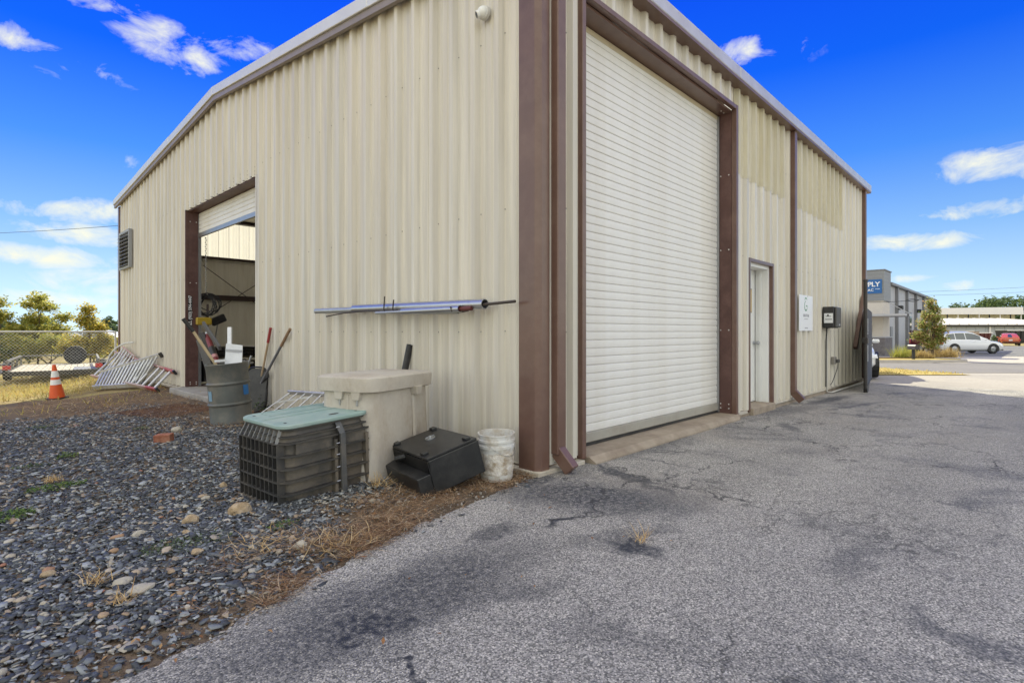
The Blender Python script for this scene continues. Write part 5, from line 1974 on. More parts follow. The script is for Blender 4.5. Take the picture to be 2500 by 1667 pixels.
arcband(-.02, .535, .075, .062, 20, 170, .008, .026)
arcband(-.02, .455, .085, .085, 95, 355, .012, .030)
lg.box(-.02, .068, -.0075, -.0070, .442, .464)
obj('logo', lg, m_green, sg)
obj('lettering', text_mb('GRIFFIN', .075, frame_mat((-.01, -.0072, .275), (1, 0, 0), (0, 0, 1)), space=1.35), m_greytxt, sg)
mb = MB().box(-.12, .10, -.0072, -.0068, .208, .222).box(-.09, .10, -.0072, -.0068, .040, .062)
obj('small_print', mb, m_palegrey, sg)
mb = MB().lathe([(.008, 0), (.006, .006)], 8, Matrix.Translation((.08, -.006, .63)) @ Matrix.Rotation(R(90), 4, 'X'))
obj('sign_screw', mb, m_screw, sg)
# dark control box with cable and conduit
CX0, CX1, CZ0, CZ1 = 8.50, 8.86, 1.27, 1.69
cb = thing('control_box', 'dark grey gate control box with a white label on the front wall', 'control box', ((CX0 + CX1) / 2, -.04, CZ0))
hw = (CX1 - CX0) / 2
hh = CZ1 - CZ0
m_dgrey = mat('dark_grey_plastic', (.07, .068, .065), rough=.5, var=.2)
obj('case', MB().box(-hw, hw, -.20, 0, 0, hh), m_black, cb, bevel=.012)
obj('cover', MB().box(-hw + .02, hw + .006, -.245, -.203, .012, hh - .012), m_dgrey, cb, bevel=.012)
lb = obj('label', MB().box(-hw - .0025, -hw - .0005, -.185, -.03, .10, .29), m_sign, cb)
mb = MB().box(-hw - .0035, -hw - .0026, -.15, -.06, .225, .235).box(-hw - .0035, -hw - .0026, -.17, -.05, .165, .178).box(-hw - .0035, -hw - .0026, -.11, -.085, .235, .27)
obj('label_print', mb, m_black, lb)
obj('badge', MB().box(hw - .17, hw - .08, -.2475, -.2455, .05, .08), m_palegrey, cb)
x = 8.66
solo('cable', MB().tube([(8.59, -.10, CZ0 + .01), (8.58, -.09, 1.12), (x - .02, -.07, 1.02), (x, -.065, .9), (x - .02, -.07, .7), (x, -.065, .5), (x - .01, -.065, .1)], .011, 6), m_black,
     'black cable hanging from the control box down the wall', 'cable', smooth=60)
solo('conduit', MB().tube([(x + .06, -.07, CZ0 + .01), (x + .06, -.065, .6), (x + .06, -.065, .0), (x + .16, -.12, -.02), (9.6, -.13, -.01), (11.2, -.14, .0), (11.75, -.15, .02), (11.95, -.16, .12), (11.98, -.16, .55)], .016, 8),
     mat('pale_conduit', (.52, .50, .46), rough=.5, var=.15), 'pale conduit dropping from the control box and running along the wall base', 'conduit', smooth=60)
ob = thing('outlet_box', 'small grey outlet box with a plugged cord low on the wall', 'outlet', (9.22, -.036, .53))
obj('box', MB().box(-.08, .08, -.07, 0, 0, .15), mat('weathered_outlet_grey', (.27, .25, .22), rough=.5, var=.2), ob, bevel=.008)
obj('plug', MB().box(-.01, .07, -.13, -.072, .03, .10), m_dgrey, ob, bevel=.01)
obj('cord', MB().tube([(.05, -.10, .03), (.03, -.09, -.1), (-.25, -.07, -.35), (-.36, -.06, -.40)], .008, 6), m_black, ob, smooth=60)

# ------------------------------------------------------------------ gate folded back along the wall's far end
m_gate = mat('black_gate_tube', (.020, .018, .017), rough=.45, var=.3, scale=10, dirt=(.07, .05, .04), damt=.5)
m_slats = mat('black_privacy_mesh', (.014, .017, .022), rough=.5, var=.5, scale=40, bump=.8, bscale=40)
gx0, gy0 = 9.5, -.576
gx1, gy1 = 12.4, -.14
gt = thing('swing_gate', 'black chain link gate leaf with dark mesh folded back beside the far corner', 'gate', (gx0, gy0, ground_z(gx0, gy0)))
dgt = Vector((gx1 - gx0, gy1 - gy0, 0))
un = Vector((-dgt.y, dgt.x, 0)).normalized()
for k, h0, h1 in ((0, 0, 2.27), (1.0, .0, 1.72)):
    p = dgt * k
    obj('gate_post', MB().tube([p + Vector((0, 0, h0 + (.0 if k == 0 else .05))), p + Vector((0, 0, h1))], .036 if k == 0 else .028, 12), m_gate, gt, smooth=50)
for z in (.10, .90, 1.70):
    obj('rail', MB().tube([Vector((0, 0, z)), dgt + Vector((0, 0, z))], .024, 10), m_gate, gt, smooth=50)
Lg = dgt.length
for i in range(26):
    c_ = dgt * ((i + .5) / 26)
    obj('mesh_slat', MB().bar(c_ + un * (.012 * (1 if i % 2 else -1)) + Vector((0, 0, .09)), c_ + un * (.012 * (1 if i % 2 else -1)) + Vector((0, 0, 1.73)), .115, .014, up=un), m_slats, gt)
wires = MB()
i = -1.7
while i < Lg:
    for sgn in (1, -1):
        pts = []
        for t in (0, 1):
            zz = 1.62 * t if sgn == 1 else 1.62 * (1 - t)
            s_ = i + 1.62 * t
            pts.append((s_, zz))
        (sa, za), (sb_, zb) = pts
        if sa < 0:
            za += (0 - sa) * sgn
            sa = 0
        if sb_ > Lg:
            zb -= (sb_ - Lg) * sgn
            sb_ = Lg
        if sb_ - sa > .05:
            e = dgt.normalized()
            wires.tube([e * sa - un * .022 + Vector((0, 0, za + .09)), e * sb_ - un * .022 + Vector((0, 0, zb + .09))], .003, 4)
    i += .085
tag(obj('mesh_wire', wires, mat('black_coated_wire', (.05, .06, .075), rough=.35, spec=.7), gt), kind='stuff')
obj('gate_cap', MB().lathe([(.05, 2.27), (.05, 2.29), (.03, 2.31)], 12), m_gate, gt)
obj('latch', MB().box(-.06, .06, -.05, .05, 1.0, 1.12), m_gate, gt, bevel=.01)
for z, w_ in ((1.18, .10), (.62, .12)):
    obj('paper_tag', MB().bar(dgt * .12 - un * .03 + Vector((0, 0, z)), dgt * .12 - un * .03 + Vector((0, 0, z + .34)), w_, .003, up=un), m_sign, gt)
wh = MB().lathe([(.02, -.02), (.085, -.02), (.09, 0), (.085, .02), (.02, .02)], 16, Matrix.Translation((0.02, -.02, .09)) @ Matrix.Rotation(R(90), 4, 'X'))
obj('gate_wheel', wh, m_black, gt, smooth=40)
# hinge post by the corner with motor, conduit and cable
hp = thing('gate_hinge_post', 'dark steel hinge post with round gate motor beside the broken downspout', 'post', (12.33, .03, ground_z(12.33, .03)))
obj('pole', MB().box(-.05, .05, -.05, .05, 0, 2.05), m_gate, hp, bevel=.006)
obj('motor', MB().lathe([(.0, -.10), (.07, -.09), (.10, -.03), (.10, .04), (.06, .09), (0, .10)], 14, Matrix.Translation((-.10, -.10, 1.02))), m_dgrey, hp, smooth=50)
obj('junction_box', MB().box(-.14, -.04, -.16, -.06, .40, .64), mat('light_grey_box', (.42, .42, .40), rough=.5, var=.1), hp, bevel=.008)
obj('conduit_riser', MB().tube([(-.09, -.12, .0), (-.09, -.12, 1.7)], .014, 8), bpy.data.materials['pale_conduit'], hp, smooth=60)
cl = MB()
for i in range(3):
    cl.tube([(-.16 + .02 * i + .09 * math.cos(t), -.07 - .02 * i, .30 + .17 * math.sin(t)) for t in [2 * math.pi * j / 18 for j in range(19)]], .008, 6, caps=False)
obj('cable_loop', cl, m_black, hp, smooth=60)
# ------------------------------------------------------------------ inside the workshop
def inside(px, Z, py):
    return Vector(deep(px, Z, py))


m_gloss = mat('glossy_black_lacquer', (.010, .009, .008), rough=.12, var=.2, spec=.7, coat=.6)
m_yellow = mat('yellow_paint', (.50, .36, .06), rough=.5, var=.2, dirt=(.2, .15, .05), damt=.4)
rk_ = thing('bumper_rack', 'yellow posted rack of glossy black car panels inside the open door', 'rack', (1.16, 9.78, .04), R(-20))
for i, (x, h) in enumerate(((-.55, .55), (-.30, .55), (.10, .55), (.45, .55))):
    obj('rack_post', MB().box(x - .022, x + .022, -.03, .03, 0, h), m_yellow, rk_)
obj('rack_base', MB().box(-.7, .75, -.06, .06, 0, .05).box(-.7, .75, .3, .42, 0, .05), m_yellow, rk_)
obj('painted_dark_box', MB().box(-.95, 1.1, .06, .28, .06, .52), m_gloss, rk_)  # added black box standing for the darkness below the panels
for i, z in enumerate((.54, .63, .72)):
    lp = []
    for k in range(9):
        t = k / 8
        x = -.95 + 2.1 * t
        bow = .28 * (1 - (2 * t - 1) ** 2)
        zz = z + .05 * (1 - (2 * t - 1) ** 2)
        lp.append([(x, -bow + .0, zz), (x, -bow - .05, zz + .035), (x, -bow - .02, zz + .075), (x, -bow + .10, zz + .085), (x, -bow + .3, zz + .06), (x, -bow + .3, zz)])
    obj('car_panel', MB().loft(lp), m_gloss, rk_, smooth=50)
# dark engine parts on the left and a red tool leaning against grey panels
eg = thing('engine_parts', 'dark engine with metal fittings standing behind the red tool', 'engine', (.58, 8.85, .04), R(15))
mb = MB().box(-.32, .28, -.25, .25, .0, .34).box(-.22, .22, -.2, .2, .34, .6)
obj('block', mb, mat('dark_engine_iron', (.035, .033, .032), rough=.5, var=.4, metal=.4), eg, bevel=.03)
mb = MB()
for i in range(6):
    mb.lathe([(.035, 0), (.04, .05), (.02, .09)], 10, Matrix.Translation((-.25 + .1 * i, -.2 + .05 * (i % 3), .56)) @ Matrix.Rotation(R(30 * i), 4, 'X'))
mb.tube([(-.3, -.26, .45), (.3, -.26, .52)], .02, 8).tube([(.1, -.28, .3), (.25, -.28, .66)], .025, 8)
obj('fittings', mb, m_steel, eg, smooth=40)
p, q = inside(506, 11.0, 818), inside(530, 10.6, 888)
rj = thing('hydraulic_ram', 'red and black hydraulic ram leaning just inside the door', 'ram', (q.x, q.y, q.z))
m_redp = mat('dark_red_paint', (.20, .02, .025), rough=.4, var=.3)
obj('body', MB().tube([p - q, (p - q) * .55], .055, 12), m_redp, rj, smooth=50)
obj('sleeve', MB().tube([(p - q) * .55, (p - q) * .28], .06, 12), m_black, rj, smooth=50)
d_ = (q - p).normalized()
t_ = (q.z - .04) / -d_.z if d_.z < 0 else .3
obj('collar', MB().tube([(p - q) * .28, (p - q) * .18], .062, 12), mat('pink_tape', (.5, .25, .25), rough=.6), rj, smooth=50)
obj('rod_end', MB().tube([(p - q) * .18, d_ * t_], .05, 12), m_redp, rj, smooth=50)
obj('fitting', MB().lathe([(.03, 0), (.045, .03), (.03, .07)], 10, Matrix.Translation(p - q)), m_steel, rj)
m_gp = mat('dark_grey_panel', (.10, .10, .105), rough=.5, var=.3, scale=6)
p, q = inside(497, 10.9, 790), inside(537, 10.5, 850)
mb = MB().bar(q, p, .11, .05, up=(.6, .5, .6))
o = solo('channel', mb, m_gp, 'dark grey punched channel sloping behind the red ram', 'steel channel')
mb = MB().bar(inside(492, 10.9, 812), (.55, 9.05, .06), .10, .03, up=(.5, .5, .5))
solo('board', mb, m_gp, 'narrow dark board leaning inside the door jamb', 'board')
mb = MB().bar((.42, 9.35, .05), inside(489, 11.0, 830), .16, .03, up=(.5, .5, .5))
solo('board', mb, mat('grey_board', (.19, .19, .19), rough=.6, var=.3), 'grey board leaning lowest in the door corner behind the drum', 'board')
pp = inside(507, 11.6, 822)
hs = thing('hose_stand', 'thin dark stand with coiled black cord and yellow box by the jamb', 'stand', (pp.x, pp.y, .04))
top_ = inside(506, 11.6, 742)
obj('stand_pole', MB().tube([(0, 0, 0), (0, 0, top_.z - .04)], .022, 8), m_red, hs, smooth=50)
obj('stand_base', MB().lathe([(.2, 0), (.2, .02), (.03, .04)], 12), m_red, hs)
cc = MB()
gg = np.random.default_rng(4)
for i in range(9):
    a, b, ph = gg.uniform(.15, .24), gg.uniform(.15, .24), gg.uniform(0, 6)
    rx_, ry_ = gg.uniform(-.06, .06, 2)
    cc.tube([(a * math.cos(t) * .75 + .05 * math.sin(t + ph) + rx_, a * math.cos(t + .2) * -.6 + .03 * math.sin(2 * t + ph), top_.z - .06 + ry_ + b * math.sin(t)) for t in [2 * math.pi * j / 16 for j in range(17)]], .010, 5, caps=False)
obj('cord_coil', cc, m_black, hs, smooth=60)
obj('yellow_box', MB().box(-.24, .06, -.10, .10, 1.30, 1.46), mat('yellow_tool_box', (.42, .29, .03), rough=.4), hs, bevel=.02)
p = inside(533, 12.5, 783)
lm = thing('work_lamp', 'small black work lamp on a thin arm against the pale rear wall', 'lamp', (p.x, p.y, .04))
obj('lamp_arm', MB().tube([(0, 0, 0), (-.1, 0, .8), (0, 0, p.z - .04)], .014, 6), m_steel, lm, smooth=60)
obj('lamp_head', MB().box(-.16, .16, -.06, .06, -.09, .09, Matrix.Translation((0, 0, p.z - .02)) @ Matrix.Rotation(R(-25), 4, 'Y')), m_black, lm, bevel=.02)
obj('lamp_base', MB().lathe([(.18, 0), (.16, .03)], 12), m_black, lm)
p = inside(626, 9.6, 893)
solo('tool_case', MB().box(.55, 1.0, 6.85, 7.25, .04, .56).box(.6, .95, 6.9, 7.2, .56, .58), mat('orange_yellow_case', (.62, .30, .02), rough=.45), 'orange yellow case on the floor at the right side of the open door', 'case', bevel=.02)

# ------------------------------------------------------------------ trees
m_bark = mat('grey_bark', (.13, .10, .075), rough=.95, var=.4, scale=12, bump=.6)


def crown_mesh(blobs, n, leaf, seed, droop=0.0):
    """leaf sized quads spread through several uneven clumps"""
    g = np.random.default_rng(seed)
    wts = np.array([b[3] * b[4] * b[5] for b in blobs]) ** .75
    wts /= wts.sum()
    pick = g.choice(len(blobs), n, p=wts)
    B = np.array(blobs)[pick]
    d = g.normal(0, 1, (n, 3))
    d /= np.linalg.norm(d, axis=1)[:, None]
    r = g.uniform(0, 1, n) ** .55
    clump = .78 + .22 * np.sin(d[:, 0] * 5 + B[:, 0] * 7) * np.sin(d[:, 2] * 6 + B[:, 1] * 5) + .10 * g.normal(0, 1, n)
    C_ = B[:, :3] + d * (r * clump)[:, None] * B[:, 3:6]
    az, el = g.uniform(0, 6.283, n), g.uniform(-.7, .9, n) - droop
    L_ = leaf * g.uniform(.6, 1.4, n)
    u = np.stack([np.cos(az) * np.cos(el), np.sin(az) * np.cos(el), np.sin(el)], -1) * L_[:, None]
    ro = g.uniform(-1, 1, n)
    s_ = np.stack([-np.sin(az), np.cos(az), ro], -1)
    s_ /= np.linalg.norm(s_, axis=1)[:, None]
    s_ *= (L_ * .42)[:, None]
    V = np.stack([C_, C_ + u * .5 + s_, C_ + u, C_ + u * .5 - s_], 1).reshape(-1, 3)
    F = np.arange(n * 4).reshape(n, 4)
    return fast_mesh('crown', V, None, F)


def tree(name, label, base, blobs, n, leaf, m, seed, trunk_r=.05, stems=1, group=None, cat='tree', height=None, droop=0.0):
    t = thing(name, label, cat, base)
    g = random.Random(seed)
    H = height or max(b[2] for b in blobs)
    mb = MB()
    for s in range(stems):
        ox, oy = (g.uniform(-.05, .05) * stems, g.uniform(-.05, .05) * stems)
        tops = sorted(blobs, key=lambda b: -b[2])[s % len(blobs)]
        pts = [(ox, oy, -.05)]
        for k in range(1, 6):
            f = k / 5
            pts.append((ox + (tops[0] - ox) * f + g.uniform(-.05, .05) * H * .2, oy + (tops[1] - oy) * f + g.uniform(-.05, .05) * H * .2, tops[2] * f))
        mb.tube(pts, trunk_r, 6, r2=trunk_r * .2)
        for b in blobs:
            if g.random() < (.9 if stems == 1 else .5):
                f = g.uniform(.25, .6)
                j = Vector(pts[0]).lerp(Vector(pts[-1]), f)
                e = Vector(b[:3]) + Vector((g.uniform(-.3, .3) * b[3], g.uniform(-.3, .3) * b[4], .2 * b[5]))
                mb.tube([j, j.lerp(e, .5) + Vector((0, 0, .05 * H)), e], trunk_r * .45, 5, r2=trunk_r * .1)
    obj('trunk', mb, m_bark, t, smooth=60)
    obj('crown', crown_mesh(blobs, n, leaf, seed, droop), m, t)
    return t


def leaf_mat(name, a, b, c, tr=.4):
    return island_mat(name, [(0, a), (.45, b), (1, c)], rough=.7, spec=.25, transl=tr, varn=.2, bscale=2)


m_lf_yel = leaf_mat('yellow_green_leaves', (.18, .22, .05), (.38, .38, .09), (.55, .45, .12), .55)
m_lf_gold = leaf_mat('golden_leaves', (.20, .22, .05), (.44, .38, .08), (.58, .44, .10), .55)
m_lf_dark = leaf_mat('dark_green_leaves', (.05, .085, .03), (.09, .14, .045), (.15, .20, .06), .4)
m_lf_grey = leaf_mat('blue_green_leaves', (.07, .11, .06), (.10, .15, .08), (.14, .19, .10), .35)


def grove(name, label, px, py_base, Z, blobs_px, n, leaf, m, seed, **k):
    """tree whose crown clumps are given in metres about its foot (across, away, up)"""
    x, y = street((px - 1250) / 1322.3 * Z, Z)
    z = ground_z(x, y)
    bl = []
    for X, D_, Zz, rx, ry, rz in blobs_px:
        bl.append((.6925 * X + .7216 * D_, -.7217 * X + .6923 * D_, Zz, rx, ry, rz))
    return tree(name, label, (x, y, z), bl, n, leaf, m, seed, **k)


LFT = 'trees behind the wire fence'
grove('young_tree', 'tall thin yellow green tree rising left of the bushy ones', 95, 880, 25, [(.0, 0, 3.0, .5, .6, .40), (-.65, .3, 2.75, .6, .6, .36), (.55, -.2, 2.6, .6, .6, .36), (1.0, .2, 2.15, .55, .6, .32), (-.2, .1, 2.05, .8, .7, .45), (.5, .2, 1.55, 1.1, .8, .45), (-.6, 0, 1.35, .9, .8, .5), (.1, .1, .85, 1.3, .8, .5)], 8000, .10, m_lf_yel, 21, trunk_r=.05, group=LFT)
grove('young_tree', 'yellow green tree at the left edge of the picture', 12, 880, 24, [(-.2, 0, 2.3, .7, .6, .5), (.35, .2, 1.75, .7, .6, .45), (-.7, .2, 2.95, .7, .7, .4), (-.3, .1, 1.15, 1.0, .7, .5), (.3, 0, .7, .8, .6, .45)], 6000, .10, m_lf_yel, 22, trunk_r=.05, group=LFT)
grove('young_tree', 'rounded golden tree between the tall tree and the building', 218, 880, 22, [(-.05, 0, 2.25, .40, .4, .35), (-.2, .1, 1.8, .58, .5, .42), (.25, 0, 1.5, .58, .5, .42), (.55, .1, 1.0, .50, .5, .42), (-.35, .1, .9, .7, .6, .5), (.1, 0, .65, .8, .6, .5)], 7500, .085, m_lf_gold, 23, trunk_r=.04, group=LFT)
grove('young_tree', 'low golden shrub in front of the parked white cars', 178, 890, 22.5, [(.0, 0, .95, .55, .5, .4), (-.4, .1, .7, .45, .5, .4), (.4, 0, .65, .5, .5, .35)], 2600, .08, m_lf_gold, 24, trunk_r=.03, group=LFT)
grove('young_tree', 'dark bushy tree behind the trailer bed', 70, 870, 30, [(-.9, 0, 1.2, 1.2, .8, .8), (.4, .2, 1.4, 1.1, .8, .7), (1.4, 0, 1.0, 1.0, .8, .7), (-1.9, .2, 1.0, 1.0, .8, .8)], 6500, .12, m_lf_dark, 25, trunk_r=.07, group=LFT)
grove('young_tree', 'olive shrub close beside the building corner', 262, 880, 26, [(0, 0, .7, .5, .5, .4), (.5, .1, .9, .5, .5, .4), (-.4, .0, .45, .4, .5, .35)], 2600, .09, m_lf_yel, 26, trunk_r=.04, group=LFT)
grove('bush', 'broad yellow green bush behind the spare tyre of the trailer', 120, 880, 23.5, [(-.7, 0, .7, .8, .6, .55), (.2, 0, .95, .8, .6, .55), (.9, .1, .75, .7, .6, .5), (-1.4, .1, .95, .7, .6, .5)], 6500, .09, m_lf_yel, 27, trunk_r=.03, stems=3, group='bushes behind the wire fence', cat='bush')
grove('bush', 'golden green bush filling the gap beside the rounded golden tree', 232, 880, 24.5, [(-.5, 0, .6, .7, .6, .5), (.3, 0, .8, .6, .6, .5), (.8, .1, .55, .5, .5, .4)], 4500, .09, m_lf_gold, 28, trunk_r=.03, stems=3, group='bushes behind the wire fence', cat='bush')
grove('bush', 'green bush low behind the left end of the trailer', 30, 880, 24.0, [(-.5, 0, .7, .8, .6, .6), (.5, 0, .8, .8, .6, .6)], 4500, .10, m_lf_dark, 29, trunk_r=.03, stems=3, group='bushes behind the wire fence', cat='bush')
# distant wood on the left
g = np.random.default_rng(9)
bl = []
for i in range(46):
    X = -150 + i * 3.2 + g.uniform(-1, 1)
    Zz = 118 + g.uniform(-9, 9)
    x, y = street(X, Zz)
    h = g.uniform(3.2, 5.6) + (1.5 if i % 7 == 0 else 0)
    bl += [(x, y, ground_z(x, y) + h * .45, 2.3, 2.3, h * .45), (x + g.uniform(-1, 1), y, ground_z(x, y) + h * .8, 1.3, 1.3, h * .28)]
tag(obj('far_wood', crown_mesh(bl, 16000, .75, 31), m_lf_grey), 'hazy far wood along the horizon behind the left field', 'wood', kind='stuff')
# low shade hedge of scrub at the far side of the field
bl = []
for i in range(30):
    X = -34 + i * 1.0 + g.uniform(-.3, .3)
    Zz = 34 + g.uniform(-2, 2)
    x, y = street(X, Zz)
    bl.append((x, y, ground_z(x, y) + .5, .9, .9, g.uniform(.5, 1.0)))
tag(obj('scrub', crown_mesh(bl, 9000, .14, 33), m_lf_dark), 'dark scrub along the far side of the field', 'scrub', kind='stuff')

# ------------------------------------------------------------------ wire fence on the left
m_fence = mat('galvanised_fence_wire', (.60, .60, .58), rough=.4, metal=.5, var=.15)
fx0, fx1, fy = -.10, -12.0, 16.12
ft = thing('wire_fence', 'galvanised chain link fence running left from the far building corner', 'fence', (fx0, fy, ground_z(fx0, fy)))


def fz(x):
    return ground_z(x, fy) - ground_z(fx0, fy)


FT_ = 1.2 - ground_z(fx0, fy)
for i in range(5):
    x = -3.0 * i
    obj('fence_post', MB().tube([(x, 0, fz(x + fx0) - .1), (x, 0, FT_ + .02)], .028, 8), m_fence, ft, smooth=50)
obj('top_rail', MB().tube([(0, 0, FT_), (fx1 - fx0, 0, FT_)], .020, 8), m_fence, ft, smooth=50)
wm = MB()
i = 0
s = -1.6
Lf = abs(fx1 - fx0)
while s < Lf:
    for sg_ in (1, -1):
        a, b = s, s + 1.62
        za, zb = (-.34, FT_ - .01) if sg_ == 1 else (FT_ - .01, -.34)
        if a < 0:
            za += (0 - a) * (zb - za) / (b - a)
            a = 0
        if b > Lf:
            b = Lf
        wm.tube([(-a, .012 * sg_, za), (-b, .012 * sg_, zb)], .0030, 3, caps=False)
    s += .085
tag(obj('chain_link', wm, m_fence, ft), kind='stuff')

# ------------------------------------------------------------------ utility trailer behind the fence
tx, ty = street(-13.42, 15.9)
m_trl = mat('black_trailer_steel', (.03, .03, .032), rough=.5, var=.3, dirt=(.12, .10, .08), dscale=4, damt=.4)
m_rail = mat('worn_trailer_rail', (.20, .195, .18), rough=.5, var=.3, metal=.3)
m_deck = mat('grey_deck_boards', (.50, .45, .37), rough=.85, var=.25, scale=5, stretch=(4, .5, 1), dirt=(.32, .28, .23), dscale=2, damt=.5)
tr = thing('utility_trailer', 'flat utility trailer with plank deck and spare tyre behind the fence', 'trailer', (tx, ty, ground_z(tx, ty)), R(-8))
TW, TL, TZ = 1.0, 4.2, .36
for i in range(12):
    x = -TW + .02 + i * (2 * TW - .02) / 12
    obj('deck_board', MB().box(x, x + .152, .02, TL - .02, TZ - .03, TZ + random.uniform(0, .004)), m_deck, tr)
obj('frame', MB().box(-TW - .06, TW + .06, -.05, .012, TZ - .13, TZ - .004).box(-TW - .06, TW + .06, TL, TL + .06, TZ - .13, TZ + .01).box(-TW - .06, -TW, .012, TL, TZ - .13, TZ + .01).box(TW, TW + .06, .012, TL, TZ - .13, TZ + .01)
    .bar((-.5, TL, TZ - .08), (0, TL + 1.1, TZ - .08), .07, .08).bar((.5, TL, TZ - .08), (0, TL + 1.1, TZ - .08), .07, .08), m_trl, tr)
mb = MB()
for x in (-TW - .03, TW + .03):
    mb.bar((x, .0, TZ + .30), (x, TL + .03, TZ + .30), .05, .05)
    for y in (.0, 1.4, 2.8, TL + .02):
        mb.bar((x, y, TZ), (x, y, TZ + .30), .05, .05, up=(1, 0, 0))
mb.bar((-TW, TL + .03, TZ + .30), (TW, TL + .03, TZ + .30), .05, .05)
obj('side_rail', mb, m_rail, tr)
obj('fender', MB().box(TW + .07, TW + .32, 1.4, 2.7, TZ + .12, TZ + .15).box(-TW - .32, -TW - .07, 1.4, 2.7, TZ + .12, TZ + .15), m_trl, tr)
m_tyre = mat('tyre_rubber', (.022, .022, .023), rough=.8, var=.3, scale=20)
m_rim = mat('grey_wheel_rim', (.30, .31, .32), rough=.35, metal=.7)


def wheel(parent, M_, r, w, rim_m=None, name='wheel'):
    ty_ = MB().lathe([(r * .62, -w / 2), (r * .93, -w / 2), (r, -w * .3), (r, w * .3), (r * .93, w / 2), (r * .62, w / 2)], 24, M_, cap0=False, cap1=False)
    o = obj(name, ty_, m_tyre, parent, smooth=40)
    rm = MB().lathe([(r * .66, -w * .3), (r * .60, w * .20), (r * .5, w * .24), (r * .2, w * .12), (.0, w * .2)], 20, M_, cap0=True, cap1=False)
    for k in range(9):
        t = 2 * math.pi * k / 9
        rm.add([M_ @ Vector((r * .14 * math.cos(t) - s2 * .02 * math.sin(t), r * .14 * math.sin(t) + s2 * .02 * math.cos(t), w * .30)) for s2 in (-1, 1)] + [M_ @ Vector((r * .62 * math.cos(t) - s2 * .035 * math.sin(t), r * .62 * math.sin(t) + s2 * .035 * math.cos(t), w * .32)) for s2 in (1, -1)], [(0, 1, 2, 3)])
    obj('rim', rm, rim_m or m_rim, o)
    return o


for x in (-TW - .19, TW + .19):
    wheel(tr, Matrix.Translation((x, 2.05, .29)) @ Matrix.Rotation(R(90 if x > 0 else -90), 4, 'Y'), .30, .19)
sp_ = wheel(tr, Matrix.Translation((.42, TL - .12, TZ + .30)) @ Matrix.Rotation(R(78), 4, 'X'), .33, .20, mat('black_wheel_rim', (.03, .03, .03), rough=.4), name='spare_wheel')
m_tail = mat('red_tail_light', (.55, .02, .02), rough=.3, spec=.7)
for x in (-TW - .03, TW + .03):
    obj('tail_light', MB().box(x - .09, x + .09, -.10, -.052, TZ + .06, TZ + .18), m_tail, tr, bevel=.01)
obj('mesh_panel', MB().box(TW + .0, TW + .006, .1, 2.0, TZ + .02, TZ + .26), m_trl, tr)
obj('tread_plate', MB().box(.42, TW - .02, .03, 1.6, TZ + .006, TZ + .012), m_steel, tr)


# ------------------------------------------------------------------ cars
m_glass = mat('dark_car_glass', (.045, .06, .075), rough=.05, var=.2, spec=1.0)
m_trimb = mat('black_car_trim', (.015, .015, .016), rough=.5)
m_lamp = mat('clear_car_lamp', (.75, .77, .80), rough=.1, spec=.9)


